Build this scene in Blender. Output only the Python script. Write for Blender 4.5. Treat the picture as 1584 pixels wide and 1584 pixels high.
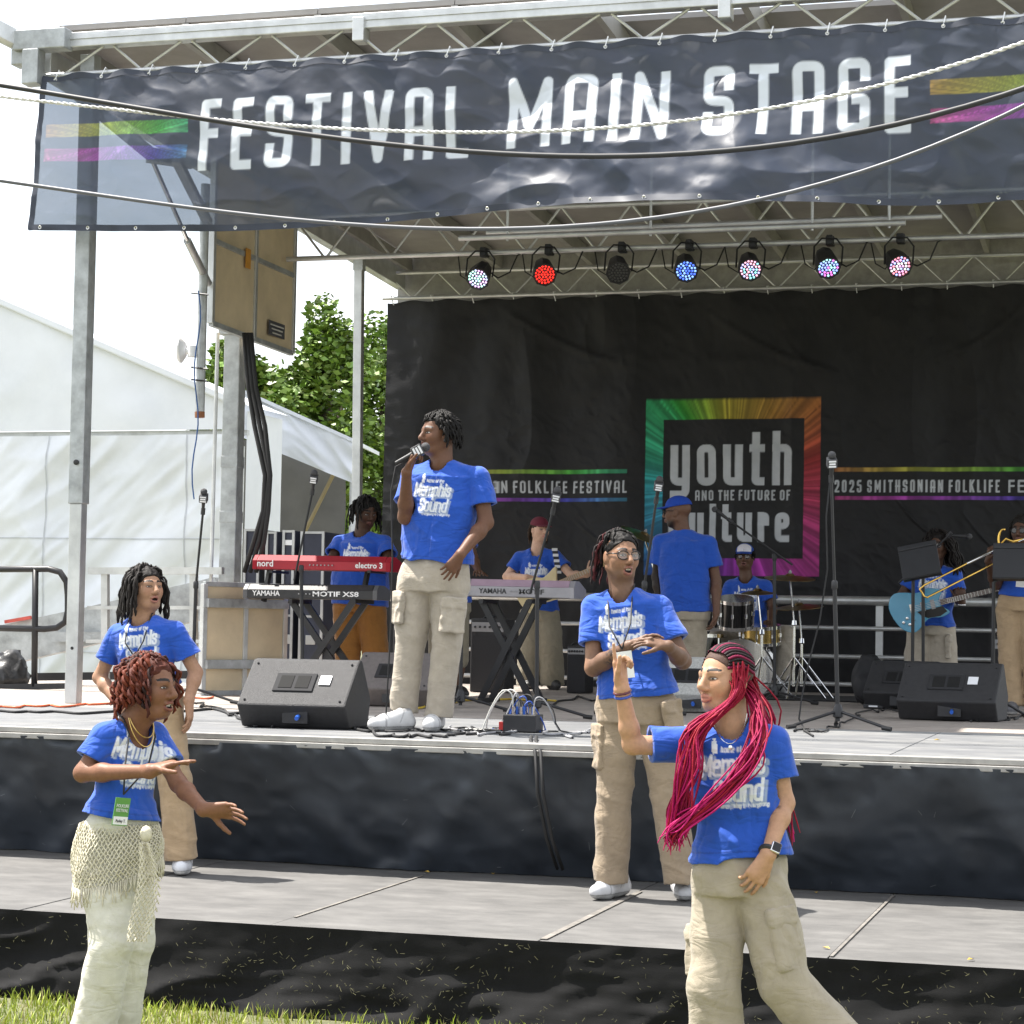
import bpy, math, random
import numpy as np
from mathutils import Vector, Matrix
random.seed(7); np.random.seed(7)
SC = bpy.context.scene
for o in list(bpy.data.objects): bpy.data.objects.remove(o)
COL = SC.collection
R_ = math.radians
# ------------------------------------------------------------------ camera
F = 3380.0; TH = R_(16.45); PITCH = R_(2.97); ROLL = R_(.99); EYE = 1.72
_f0 = np.array([-math.sin(TH), math.cos(TH), 0]); _r0 = np.array([math.cos(TH), math.sin(TH), 0]); _u0 = np.array([0, 0, 1.])
FWD = _f0*math.cos(PITCH)+_u0*math.sin(PITCH); _up = _u0*math.cos(PITCH)-_f0*math.sin(PITCH)
RGT = _r0*math.cos(ROLL)+_up*math.sin(ROLL); UPV = _up*math.cos(ROLL)-_r0*math.sin(ROLL)
CAMP = np.array([0, 0, EYE])
cam = bpy.data.cameras.new('camera'); camo = bpy.data.objects.new('camera', cam); COL.objects.link(camo)
cam.sensor_width = 36; cam.lens = 36*F/1584; cam.clip_start = .1; cam.clip_end = 3000
m = Matrix.Identity(4)
for i in range(3): m[i][0] = RGT[i]; m[i][1] = UPV[i]; m[i][2] = -FWD[i]; m[i][3] = CAMP[i]
camo.matrix_world = m; SC.camera = camo
SC.render.resolution_x = SC.render.resolution_y = 1024
# ------------------------------------------------------------------ light
SUNV = np.array([-.50, .05, 1.0]); SUNV /= np.linalg.norm(SUNV)      # towards the sun
w = bpy.data.worlds.new('World'); SC.world = w; w.use_nodes = True
nt = w.node_tree; nt.nodes.clear()
out = nt.nodes.new('ShaderNodeOutputWorld'); bg = nt.nodes.new('ShaderNodeBackground'); sky = nt.nodes.new('ShaderNodeTexSky')
sky.sky_type = 'NISHITA'; sky.sun_disc = False; sky.sun_elevation = math.asin(SUNV[2]); sky.sun_rotation = math.atan2(SUNV[0], SUNV[1])
sky.air_density = 1.2; sky.dust_density = 3.0; sky.ozone_density = 1.0
tc = nt.nodes.new('ShaderNodeTexCoord'); mp = nt.nodes.new('ShaderNodeMapping'); mp.inputs['Scale'].default_value = (1, 1, 2.6)
nz = nt.nodes.new('ShaderNodeTexNoise'); nz.inputs['Scale'].default_value = 5.5; nz.inputs['Detail'].default_value = 7; nz.inputs['Roughness'].default_value = .55
rp = nt.nodes.new('ShaderNodeValToRGB'); rp.color_ramp.elements[0].position = .36; rp.color_ramp.elements[0].color = (.45,.45,.45,1); rp.color_ramp.elements[1].position = .62; rp.color_ramp.elements[1].color = (.95,.95,.95,1)
mx = nt.nodes.new('ShaderNodeMix'); mx.data_type = 'RGBA'; mx.inputs['B'].default_value = (7.6, 7.8, 8.1, 1)
L = nt.links.new
L(tc.outputs['Generated'], mp.inputs['Vector']); L(mp.outputs[0], nz.inputs['Vector']); L(nz.outputs['Fac'], rp.inputs[0]); L(rp.outputs[0], mx.inputs['Factor'])
L(sky.outputs[0], mx.inputs['A']); L(mx.outputs['Result'], bg.inputs[0]); L(bg.outputs[0], out.inputs[0]); bg.inputs[1].default_value = .098
sl = bpy.data.lights.new('sun', 'SUN'); sl.energy = 5.0; sl.angle = R_(.6); sl.color = (1, .95, .88)
so = bpy.data.objects.new('sun', sl); COL.objects.link(so); so.rotation_euler = Vector(SUNV).to_track_quat('Z', 'Y').to_euler(); so.location = (0, 0, 30)
SC.view_settings.view_transform = 'Standard'; SC.view_settings.look = 'None'; SC.view_settings.exposure = 1.32; SC.view_settings.gamma = 1
SC.view_settings.use_curve_mapping = False
SC.render.engine = 'CYCLES'
# ------------------------------------------------------------------ helpers
def at(px, py, X=None, Y=None, Z=None):
    """point of the place seen at a pixel of the photograph, on a given vertical or level plane"""
    d = FWD+RGT*(px-792)/F+UPV*(792-py)/F
    t = Y/d[1] if Y is not None else ((Z-EYE)/d[2] if Z is not None else X/d[0])
    return Vector(CAMP+d*t)
ZL, ZU = .38, 1.10
def V(*a): return Vector(a)
def n3(v): v = np.array(v, float); return v/np.linalg.norm(v)
class MB:
    def __init__(s): s.v = []; s.f = []; s.m = []
    def add(s, vs, fs, mi=0):
        b = len(s.v); s.v += [tuple(p) for p in vs]; s.f += [tuple(i+b for i in f) for f in fs]; s.m += [mi]*len(fs); return s
    def box(s, c, size, rot=None, mi=0):
        h = [x/2 for x in size]; M = rot if rot is not None else Matrix.Identity(3); c = Vector(c)
        vs = [c+M@Vector((sx*h[0], sy*h[1], sz*h[2])) for sz in (-1, 1) for sy in (-1, 1) for sx in (-1, 1)]
        return s.add(vs, [(0,2,3,1),(4,5,7,6),(0,1,5,4),(2,6,7,3),(0,4,6,2),(1,3,7,5)], mi)
    def beam(s, a, b, wx, wz, mi=0, upv=(0,0,1)):
        a = Vector(a); b = Vector(b); d = (b-a); L_ = d.length; d.normalize(); u = Vector(upv)
        if abs(d.dot(u)) > .98: u = Vector((0, 1, 0))
        x = d.cross(u).normalized(); z = x.cross(d)
        M = Matrix((x, d, z)).transposed()
        return s.box((a+b)/2, (wx, L_, wz), M, mi)
    def tube(s, pts, r, n=8, caps=True, mi=0):
        P = [Vector(p) for p in pts]; k = len(P); rr = r if hasattr(r, '__len__') else [r]*k
        T = [(P[min(i+1, k-1)]-P[max(i-1, 0)]).normalized() for i in range(k)]
        u = T[0].orthogonal().normalized(); vs = []
        for i in range(k):
            u = (u-T[i]*u.dot(T[i])); u = u.normalized() if u.length > 1e-6 else T[i].orthogonal().normalized()
            w_ = T[i].cross(u)
            for j in range(n):
                a = 2*math.pi*j/n; vs.append(P[i]+(u*math.cos(a)+w_*math.sin(a))*rr[i])
        fs = [(i*n+j, i*n+(j+1)%n, (i+1)*n+(j+1)%n, (i+1)*n+j) for i in range(k-1) for j in range(n)]
        if caps: fs += [tuple(range(n-1, -1, -1)), tuple((k-1)*n+j for j in range(n))]
        return s.add(vs, fs, mi)
    def lathe(s, c, prof, n=20, axis=(0,0,1), mi=0):
        """prof: list of (radius, height) along axis"""
        ax = Vector(axis).normalized(); u = ax.orthogonal().normalized(); w_ = ax.cross(u); c = Vector(c); vs = []
        for r, h in prof:
            for j in range(n):
                a = 2*math.pi*j/n; vs.append(c+ax*h+(u*math.cos(a)+w_*math.sin(a))*max(r, 1e-4))
        k = len(prof)
        fs = [(i*n+j, i*n+(j+1)%n, (i+1)*n+(j+1)%n, (i+1)*n+j) for i in range(k-1) for j in range(n)]
        fs += [tuple(range(n-1, -1, -1)), tuple((k-1)*n+j for j in range(n))]
        return s.add(vs, fs, mi)
    def ball(s, c, r, n=12, rot=None, mi=0):
        r = r if hasattr(r, '__len__') else (r,)*3; M = rot if rot is not None else Matrix.Identity(3); c = Vector(c); vs = []; k = n//2+1
        for i in range(k):
            t = math.pi*(i+.02)/(k-1+.04)
            for j in range(n):
                a = 2*math.pi*j/n; vs.append(c+M@Vector((r[0]*math.sin(t)*math.cos(a), r[1]*math.sin(t)*math.sin(a), r[2]*math.cos(t))))
        fs = [(i*n+j, (i+1)*n+j, (i+1)*n+(j+1)%n, i*n+(j+1)%n) for i in range(k-1) for j in range(n)]
        fs += [tuple(range(n)), tuple((k-1)*n+j for j in range(n-1, -1, -1))]
        return s.add(vs, fs, mi)
    def prism(s, poly, a, b, mi=0):
        """poly: 3D outline at one end; a,b: offsets of the two ends"""
        n = len(poly); a = Vector(a); b = Vector(b)
        vs = [Vector(p)+a for p in poly]+[Vector(p)+b for p in poly]
        return s.add(vs, [tuple(range(n-1, -1, -1)), tuple(range(n, 2*n))]+[(i, (i+1)%n, n+(i+1)%n, n+i) for i in range(n)], mi)
    def build(s, name, mat, parent=None, smooth=False, bevel=0):
        me = bpy.data.meshes.new(name); me.from_pydata(s.v, [], s.f)
        mats = mat if isinstance(mat, (list, tuple)) else [mat]
        for q in mats: me.materials.append(q)
        if len(mats) > 1: me.polygons.foreach_set('material_index', s.m)
        me.update()
        import bmesh
        if len(s.f) < 20000:
            b = bmesh.new(); b.from_mesh(me); bmesh.ops.recalc_face_normals(b, faces=b.faces); b.to_mesh(me); b.free()
        if smooth: me.polygons.foreach_set('use_smooth', [True]*len(me.polygons))
        o = bpy.data.objects.new(name, me); COL.objects.link(o)
        if smooth == 'auto':
            me.set_sharp_from_angle(angle=R_(40))
        if bevel:
            b = o.modifiers.new('bevel', 'BEVEL'); b.width = bevel; b.segments = 2; b.limit_method = 'ANGLE'
        if parent is not None: adopt(o, parent)
        return o
def adopt(o, parent):
    o.parent = parent
    o.matrix_parent_inverse = Matrix.Translation(parent.location).inverted() if parent.type == 'EMPTY' else Matrix.Identity(4)
def tag(o, label, cat, group=None, kind=None):
    o['label'] = label; o['category'] = cat
    if group: o['group'] = group
    if kind: o['kind'] = kind
    return o
def struct(o, label=None):
    o['kind'] = 'structure'
    if label: o['label'] = label
    return o
def thing(name, label, cat, loc, group=None):
    o = bpy.data.objects.new(name, None); COL.objects.link(o); o.location = Vector(loc); o.empty_display_size = .1
    return tag(o, label, cat, group)
# ------------------------------------------------------------------ materials
MATS = {}
def M(name, col=(.5,.5,.5), rough=.6, metal=0, var=.12, vs=6, bump=0, bs=60, col2=None, spec=.5, attr=False, streak=None, emit=0, alpha=None, sheen=0, c2lo=.45, c2hi=.7, coat=0, wr=0, wrs=9):
    if name in MATS: return MATS[name]
    mt = bpy.data.materials.new(name); mt.use_nodes = True; t = mt.node_tree; N = t.nodes; p = N['Principled BSDF']; l = t.links.new
    tc = N.new('ShaderNodeTexCoord'); mp = N.new('ShaderNodeMapping'); l(tc.outputs['Object'], mp.inputs[0])
    if streak: mp.inputs['Scale'].default_value = streak
    nz = N.new('ShaderNodeTexNoise'); nz.inputs['Scale'].default_value = vs; nz.inputs['Detail'].default_value = 6; nz.inputs['Roughness'].default_value = .6
    l(mp.outputs[0], nz.inputs['Vector'])
    rp = N.new('ShaderNodeMapRange'); rp.inputs['From Min'].default_value = .3; rp.inputs['From Max'].default_value = .7
    rp.inputs['To Min'].default_value = 1-var; rp.inputs['To Max'].default_value = 1+var; l(nz.outputs['Fac'], rp.inputs['Value'])
    mul = N.new('ShaderNodeMix'); mul.data_type = 'RGBA'; mul.blend_type = 'MULTIPLY'; mul.inputs['Factor'].default_value = 1
    if attr:
        at_ = N.new('ShaderNodeAttribute'); at_.attribute_name = 'Col'; l(at_.outputs['Color'], mul.inputs['A'])
    elif col2:
        n2 = N.new('ShaderNodeTexNoise'); n2.inputs['Scale'].default_value = vs*.45; n2.inputs['Detail'].default_value = 8; n2.inputs['Roughness'].default_value = .7; l(mp.outputs[0], n2.inputs['Vector'])
        r2 = N.new('ShaderNodeMapRange'); r2.inputs['From Min'].default_value = c2lo; r2.inputs['From Max'].default_value = c2hi; l(n2.outputs['Fac'], r2.inputs['Value'])
        m2 = N.new('ShaderNodeMix'); m2.data_type = 'RGBA'; m2.inputs['A'].default_value = (*col, 1); m2.inputs['B'].default_value = (*col2, 1); l(r2.outputs[0], m2.inputs['Factor']); l(m2.outputs['Result'], mul.inputs['A'])
    else: mul.inputs['A'].default_value = (*col, 1)
    cb = N.new('ShaderNodeCombineColor')
    for i in range(3): l(rp.outputs[0], cb.inputs[i])
    l(cb.outputs[0], mul.inputs['B']); l(mul.outputs['Result'], p.inputs['Base Color'])
    p.inputs['Roughness'].default_value = rough; p.inputs['Metallic'].default_value = metal; p.inputs['Specular IOR Level'].default_value = spec
    if sheen: p.inputs['Sheen Weight'].default_value = sheen
    if coat: p.inputs['Coat Weight'].default_value = coat
    if bump:
        nb = N.new('ShaderNodeTexNoise'); nb.inputs['Scale'].default_value = bs; nb.inputs['Detail'].default_value = 4; l(mp.outputs[0], nb.inputs['Vector'])
        b = N.new('ShaderNodeBump'); b.inputs['Strength'].default_value = bump; b.inputs['Distance'].default_value = .01; l(nb.outputs['Fac'], b.inputs['Height']); l(b.outputs[0], p.inputs['Normal'])
        if wr:   # soft creases in cloth
            prev = None
            for sc_, st_, wt in ((wrs, (1,1,.45), 1.), (wrs*1.9, (.6,.6,1.3), .6)):
                m3 = N.new('ShaderNodeMapping'); m3.inputs['Scale'].default_value = st_; m3.inputs['Rotation'].default_value = (.3,.5,.2*sc_); l(tc.outputs['Object'], m3.inputs[0])
                n3_ = N.new('ShaderNodeTexNoise'); n3_.inputs['Scale'].default_value = sc_; n3_.inputs['Detail'].default_value = 2.5; n3_.inputs['Distortion'].default_value = .9; l(m3.outputs[0], n3_.inputs['Vector'])
                s1 = N.new('ShaderNodeMath'); s1.operation = 'SUBTRACT'; s1.inputs[1].default_value = .5; l(n3_.outputs['Fac'], s1.inputs[0]); s2 = N.new('ShaderNodeMath'); s2.operation = 'ABSOLUTE'; l(s1.outputs[0], s2.inputs[0])
                b2 = N.new('ShaderNodeBump'); b2.inputs['Strength'].default_value = wr*wt; b2.inputs['Distance'].default_value = .05; l(s2.outputs[0], b2.inputs['Height'])
                if prev: l(prev.outputs[0], b2.inputs['Normal'])
                prev = b2
            l(prev.outputs[0], b.inputs['Normal'])
    if emit:
        l(mul.outputs['Result'], p.inputs['Emission Color']); p.inputs['Emission Strength'].default_value = emit
    if alpha is not None: p.inputs['Alpha'].default_value = alpha
    MATS[name] = mt; return mt
ALU = M('aluminium', (.55,.56,.56), .42, .75, .18, 5, .15, 90)
GALV = M('galvanised steel', (.42,.44,.45), .5, .6, .22, 9, .1, 60, col2=(.30,.31,.31))
DKMET = M('black metal', (.018,.018,.02), .42, .2, .15, 10)
CHROME = M('chrome', (.75,.75,.75), .15, 1, .05)
BLKPL = M('black plastic', (.02,.02,.022), .5, 0, .2, 20, .2, 200)
RUB = M('black rubber', (.015,.015,.016), .7, 0, .2)
WHT = M('white plastic', (.75,.76,.78), .4, 0, .04)
# ------------------------------------------------------------------ noise, sdf meshing
def _h(ix, iy, iz, seed):
    n = (ix*73856093) ^ (iy*19349663) ^ (iz*83492791) ^ (seed*2654435761 & 0x7fffffff)
    n = (n ^ (n >> 13))*1274126177 & 0x7fffffff
    return ((n ^ (n >> 16)) & 0xffff)/65535.
def vnoise(P, seed=0):
    P = np.asarray(P, float); i = np.floor(P).astype(np.int64); f = P-i; f = f*f*(3-2*f); r = 0
    for dx in (0, 1):
        wx = f[..., 0] if dx else 1-f[..., 0]
        for dy in (0, 1):
            wy = f[..., 1] if dy else 1-f[..., 1]
            for dz in (0, 1):
                wz = f[..., 2] if dz else 1-f[..., 2]
                r = r+wx*wy*wz*_h(i[..., 0]+dx, i[..., 1]+dy, i[..., 2]+dz, seed)
    return r
def fbm(P, seed=0, oct=3):
    r = 0; a = .5
    for k in range(oct): r = r+a*vnoise(np.asarray(P)*2**k, seed+k); a *= .5
    return r/(1-.5**oct)
def ridge(P, seed=0): return 1-np.abs(2*fbm(P, seed, 2)-1)*2
def crease(P, seed=0, p=3.): return (1-np.abs(2*vnoise(np.asarray(P), seed)-1))**p
class SDF:
    def __init__(s, lo, hi, h):
        s.h = h; s.lo = np.array(lo, float)-4*h; s.n = np.ceil((np.array(hi)-s.lo)/h).astype(int)+5; s.a = np.full(s.n, .5, np.float32)
    def sub(s, lo, hi):
        i0 = np.clip(np.floor((np.array(lo)-s.lo)/s.h).astype(int), 0, s.n); i1 = np.clip(np.ceil((np.array(hi)-s.lo)/s.h).astype(int)+1, 0, s.n)
        g = np.stack(np.meshgrid(*[s.lo[k]+s.h*np.arange(i0[k], i1[k]) for k in range(3)], indexing='ij'), -1)
        return tuple(slice(i0[k], i1[k]) for k in range(3)), g
    def put(s, fn, lo, hi, k=.01, op='u'):
        m_ = max(.03, 2.5*k); sl_, g = s.sub(np.array(lo)-m_, np.array(hi)+m_)
        if g.size == 0: return
        d = fn(g); a = s.a[sl_]
        if op == 'u':
            if k > 0: h_ = np.maximum(k-np.abs(a-d), 0)/k; r = np.minimum(a, d)-h_*h_*k*.25
            else: r = np.minimum(a, d)
        else:
            r = np.maximum(a, -d) if op == 's' else np.maximum(a, d)
        s.a[sl_] = r
    def cone(s, a, b, ra, rb, k=.01, op='u', clip=None):
        a = np.array(a, float); b = np.array(b, float); ba = b-a; L2 = ba@ba+1e-12
        def fn(g):
            t = np.clip(((g-a)@ba)/L2, 0, 1); d = np.linalg.norm(g-a-t[..., None]*ba, axis=-1)-(ra+(rb-ra)*t); return d if clip is None else np.maximum(d, (g-np.array(clip[0]))@n3(clip[1]))
        r = max(ra, rb); s.put(fn, np.minimum(a, b)-r, np.maximum(a, b)+r, k, op)
    def ell(s, c, rad, Rm=None, k=.01, op='u'):
        c = np.array(c, float); rad = np.array(rad, float); Rm = np.eye(3) if Rm is None else np.array(Rm)
        def fn(g):
            q = (g-c)@Rm; k0 = np.linalg.norm(q/rad, axis=-1); k1 = np.linalg.norm(q/rad**2, axis=-1)+1e-9
            return np.where(k0 < .15, -min(rad)*.85, k0*(k0-1)/k1)
        r = max(rad); s.put(fn, c-r, c+r, k, op)
    def loft(s, ctr, wd, lat, fw, k=.01, op='u'):
        """ctr: spine points; wd: (half width, half depth) at each; lat, fw: axes across"""
        ctr = np.array(ctr, float); wd = np.array(wd, float); lat = n3(lat); fw = n3(fw); ax = n3(np.cross(lat, fw)); ax = ax if ax@(ctr[-1]-ctr[0]) > 0 else -ax
        ts = (ctr-ctr[0])@ax
        def fn(g):
            t = (g-ctr[0])@ax; tc_ = np.clip(t, ts[0], ts[-1]); dt = t-tc_
            c = np.stack([np.interp(tc_, ts, ctr[:, i]) for i in range(3)], -1); q = g-c
            wx = np.interp(tc_, ts, wd[:, 0]); wy = np.interp(tc_, ts, wd[:, 1])
            x = q@lat; y = q@fw; e = np.sqrt((np.abs(x)/wx)**2.3+(np.abs(y)/wy)**2.3+1e-9); rr = np.sqrt(x*x+y*y)+1e-6
            d2 = (e**(2/2.3)-1)*np.minimum(rr/(e**(2/2.3)+1e-6), np.maximum(wx, wy))
            return np.where(np.abs(dt) > 1e-6, np.sqrt(np.maximum(d2, 0)**2+dt*dt)+np.minimum(d2, 0)*0, d2)
        r = wd.max(); s.put(fn, ctr.min(0)-r, ctr.max(0)+r, k, op)
    def plane(s, p, n, lo, hi):
        """cut away everything on the side n points to, within a box"""
        p = np.array(p, float); n = n3(n); s.put(lambda g: (g-p)@n, lo, hi, 0, 'i')
    def noise(s, fn):
        """fn(points)->offset, only near the surface"""
        idx = np.argwhere(np.abs(s.a) < max(3.5*s.h, .03))
        P = s.lo+idx*s.h; s.a[idx[:, 0], idx[:, 1], idx[:, 2]] += fn(P).astype(np.float32)
    def mesh(s):
        a = s.a; sg = a < 0; n = np.array(a.shape)
        cnt = np.zeros(n-1, np.int8)
        for dx in (0, 1):
            for dy in (0, 1):
                for dz in (0, 1): cnt += sg[dx:n[0]-1+dx, dy:n[1]-1+dy, dz:n[2]-1+dz]
        act = (cnt > 0) & (cnt < 8); idx = np.argwhere(act); ids = np.full(n-1, -1, np.int64); ids[act] = np.arange(len(idx))
        cs = np.array([(i >> 2 & 1, i >> 1 & 1, i & 1) for i in range(8)]); val = np.stack([a[idx[:, 0]+c[0], idx[:, 1]+c[1], idx[:, 2]+c[2]] for c in cs], 1)
        acc = np.zeros((len(idx), 3)); num = np.zeros(len(idx))
        for i in range(8):
            for j in range(i+1, 8):
                if np.abs(cs[i]-cs[j]).sum() != 1: continue
                x = (val[:, i] < 0) != (val[:, j] < 0); t = val[:, i]/(val[:, i]-val[:, j]+1e-12); p = cs[i]+(cs[j]-cs[i])*t[:, None]
                acc += np.where(x[:, None], p, 0); num += x
        vs = s.lo+(idx+acc/num[:, None])*s.h; qs = []
        for ax in range(3):
            b, c = (ax+1) % 3, (ax+2) % 3
            sl0 = [slice(1, -1)]*3; sl0[ax] = slice(0, -1); sl1 = list(sl0); sl1[ax] = slice(1, None)
            A = sg[tuple(sl0)]; B = sg[tuple(sl1)]; e = np.argwhere(A != B)
            if not len(e): continue
            o = e.copy(); o[:, b] += 1; o[:, c] += 1; fl = A[e[:, 0], e[:, 1], e[:, 2]]
            def cell(db, dc):
                q = o.copy(); q[:, b] -= db; q[:, c] -= dc; return ids[np.minimum(q[:, 0], n[0]-2), np.minimum(q[:, 1], n[1]-2), np.minimum(q[:, 2], n[2]-2)]
            q = np.stack([cell(1, 1), cell(0, 1), cell(0, 0), cell(1, 0)], 1); q[~fl] = q[~fl][:, ::-1]; q = q[(q >= 0).all(1)]; qs.append(q)
        return vs, np.concatenate(qs)
def npmesh(name, vs, qs, mat, parent=None, col=None, smooth=True):
    me = bpy.data.meshes.new(name); nv = len(vs); nq = len(qs); k = qs.shape[1]
    me.vertices.add(nv); me.vertices.foreach_set('co', np.asarray(vs, np.float32).ravel())
    me.loops.add(nq*k); me.loops.foreach_set('vertex_index', qs.astype(np.int32).ravel())
    me.polygons.add(nq); me.polygons.foreach_set('loop_start', np.arange(0, nq*k, k, dtype=np.int32))
    me.polygons.foreach_set('use_smooth', np.full(nq, bool(smooth)))
    me.update(calc_edges=True)
    if col is not None:
        ca = me.color_attributes.new('Col', 'FLOAT_COLOR', 'POINT'); c4 = np.ones((nv, 4), np.float32); c4[:, :3] = col; ca.data.foreach_set('color', c4.ravel())
    me.materials.append(mat); o = bpy.data.objects.new(name, me); COL.objects.link(o)
    if parent is not None: adopt(o, parent)
    return o
def vnormals(o):
    n = np.zeros(len(o.data.vertices)*3, np.float32); o.data.vertex_normals.foreach_get('vector', n); return n.reshape(-1, 3)
# ------------------------------------------------------------------ stroke lettering (distance fields)
def rnd(pts, r, closed=False):
    P = [np.array(p, float) for p in pts]; n = len(P); o = []
    for i in range(n):
        if not closed and i in (0, n-1): o.append(P[i]); continue
        a, b, c = P[i-1], P[i], P[(i+1) % n]; la = np.linalg.norm(a-b); lc = np.linalg.norm(c-b); q = min(r, la*.5, lc*.5)
        p0 = b+(a-b)/la*q; p1 = b+(c-b)/lc*q
        for t in np.linspace(0, 1, 7): o.append((1-t)**2*p0+2*t*(1-t)*b+t*t*p1)
    if closed: o.append(o[0])
    return o
G = {  # centre lines in a unit box: (width, [(points, closed)])
 'A': (1, [([(0,0),(0,1),(1,1),(1,0)],0), ([(0,.38),(1,.38)],2)]), 'D': (1, [([(0,0),(0,1),(1,1),(1,0)],1)]),
 'E': (.8, [([(1,1),(0,1),(0,0),(1,0)],2), ([(0,.52),(.85,.52)],2)]), 'F': (.8, [([(1,1),(0,1),(0,0)],2), ([(0,.52),(.85,.52)],2)]),
 'G': (1, [([(1,.80),(1,1),(0,1),(0,0),(1,0),(1,.44),(.62,.44)],0)]), 'H': (1, [([(0,0),(0,1)],2), ([(1,0),(1,1)],2), ([(0,.5),(1,.5)],2)]),
 'I': (.02, [([(0,0),(0,1)],2)]), 'K': (1, [([(0,0),(0,1)],2), ([(1,1),(.05,.45)],2), ([(.35,.62),(1,0)],2)]), 'L': (.8, [([(0,1),(0,0),(1,0)],2)]),
 'M': (1.35, [([(0,0),(0,1),(.5,.25),(1,1),(1,0)],2)]), 'N': (1.05, [([(0,0),(0,1),(1,0),(1,1)],2)]), 'O': (1, [([(0,0),(0,1),(1,1),(1,0)],1)]),
 'R': (1, [([(0,0),(0,1),(1,1),(1,.48),(0,.48)],0), ([(.5,.48),(1,0)],2)]), 'S': (1, [([(1,.74),(1,1),(0,1),(0,.52),(1,.48),(1,0),(0,0),(0,.26)],0)]),
 'T': (.95, [([(0,1),(1,1)],2), ([(.5,1),(.5,0)],2)]), 'U': (1, [([(0,1),(0,0),(1,0),(1,1)],0)]), 'V': (1.05, [([(0,1),(.5,0),(1,1)],2)]),
 '2': (1, [([(0,.75),(0,1),(1,1),(1,.55),(0,.05),(0,0),(1,0)],0)]), '0': (1, [([(0,0),(0,1),(1,1),(1,0)],1)]), '5': (1, [([(.95,1),(.05,1),(0,.58),(1,.62),(1,0),(0,0),(0,.25)],0)]),
 'y': (1, [([(0,.72),(0,0),(.99,0)],0), ([(1,.72),(1,-.28),(0,-.28)],0)]), 'o': (1, [([(0,0),(0,.72),(1,.72),(1,0)],1)]), 'u': (1, [([(0,.72),(0,0),(.99,0)],0), ([(1,.72),(1,0)],2)]),
 't': (.75, [([(.25,.98),(.25,0),(1,0)],0), ([(-.1,.72),(.95,.72)],2)]), 'h': (1, [([(0,1),(0,0)],2), ([(0,.72),(1,.72),(1,0)],0)]), 'c': (1, [([(1,.5),(1,.72),(0,.72),(0,0),(1,0),(1,.22)],0)]),
 'l': (.02, [([(0,1),(0,0)],2)]), 'r': (.75, [([(0,.74),(0,0)],2), ([(0,.72),(1,.72),(1,.5)],0)]), 'e': (1, [([(0,.40),(1,.40),(1,.72),(0,.72),(0,0),(1,0)],0)]),
 'm': (1.6, [([(0,.72),(0,0)],2), ([(0,.68),(.5,.72),(.5,0)],0), ([(.5,.68),(1,.72),(1,0)],0)]), 'p': (1, [([(0,.72),(0,-.32)],2), ([(0,0),(0,.7),(1,.7),(1,0)],1)]),
 'i': (.02, [([(0,.72),(0,0)],2), ([(0,.95),(0,1.0)],2)]), 's': (.9, [([(1,.55),(1,.72),(0,.72),(0,.38),(1,.34),(1,0),(0,0),(0,.17)],0)]), 'n': (1, [([(0,.72),(0,0)],2), ([(0,.68),(1,.72),(1,0)],0)]),
 'd': (1, [([(1,1),(1,0)],2), ([(0,0),(0,.7),(1,.7),(1,0)],1)]), "'": (.02, [([(0,.9),(0,1.05)],2)]), 'f': (.6, [([(1,1),(.4,1),(.4,0)],0), ([(0,.68),(1,.68)],2)]),
 'v': (1, [([(0,.72),(.5,0),(1,.72)],2)]), 'g': (1, [([(0,0),(0,.7),(1,.7),(1,0)],1), ([(1,.7),(1,-.3),(0,-.3)],0)]),
}
def text_segs(txt, x0, y0, h, cw, sw, gap, rad=.3, slant=0):
    """returns list of polylines (np arrays) with stroke centre lines and the end x; cw letter width, sw stroke width"""
    out_ = []; x = x0
    for ch in txt:
        if ch == ' ': x += cw*.62; continue
        wd, strokes = G[ch]; W = max(cw*wd-sw, 0) if wd > .05 else 0
        for pts, cl in strokes:
            P = [(p[0]*W, p[1]*(h-sw)) for p in pts]
            if cl != 2: P = rnd(P, rad*cw, cl == 1)
            P = np.array(P); out_.append((np.stack([x+sw/2+P[:, 0]+slant*P[:, 1], y0+sw/2+P[:, 1]], 1), cl == 1))
        x += W+sw+gap
    return out_, x-gap
def text_dist(segs, U, Vv, cap=.5, sw=0):
    """distance of points to the centre lines, square ends"""
    d = np.full(U.shape, 9., np.float32); P = np.stack([U, Vv], -1)
    for pl, closed in segs:
        lo = pl.min(0)-.1; hi = pl.max(0)+.1; mk = (U > lo[0]) & (U < hi[0]) & (Vv > lo[1]) & (Vv < hi[1])
        if not mk.any(): continue
        q = P[mk]; dd = d[mk]; n = len(pl)
        for i in range(n-1):
            a, b = pl[i], pl[i+1]; ba = b-a; l2 = ba@ba+1e-12; t = (q-a)@ba/l2; L_ = math.sqrt(l2); ex = sw*cap/L_
            t0 = -ex if (i == 0 and not closed) else 0; t1 = 1+ex if (i == n-2 and not closed) else 1
            tc_ = np.clip(t, 0, 1); ds = np.linalg.norm(q-a-tc_[:, None]*ba, axis=1)
            if i == 0 and not closed:      # square start
                pr = np.abs((q-a)@np.array([-ba[1], ba[0]])/L_); ds = np.where((t < 0), np.where(t > t0, np.maximum(pr, 0), 9), ds)
            if i == n-2 and not closed:
                pr = np.abs((q-a)@np.array([-ba[1], ba[0]])/L_); ds = np.where((t > 1), np.where(t < t1, np.maximum(pr, 0), 9), ds)
            dd = np.minimum(dd, ds)
        d[mk] = dd
    return d
def hsv(h, s, v):
    h = np.asarray(h)*6; k = lambda n: np.mod(n+h, 6); f = lambda n: v-v*s*np.clip(np.minimum(k(n), 4-k(n)), 0, 1); return np.stack([f(5), f(3), f(1)], -1)
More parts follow.
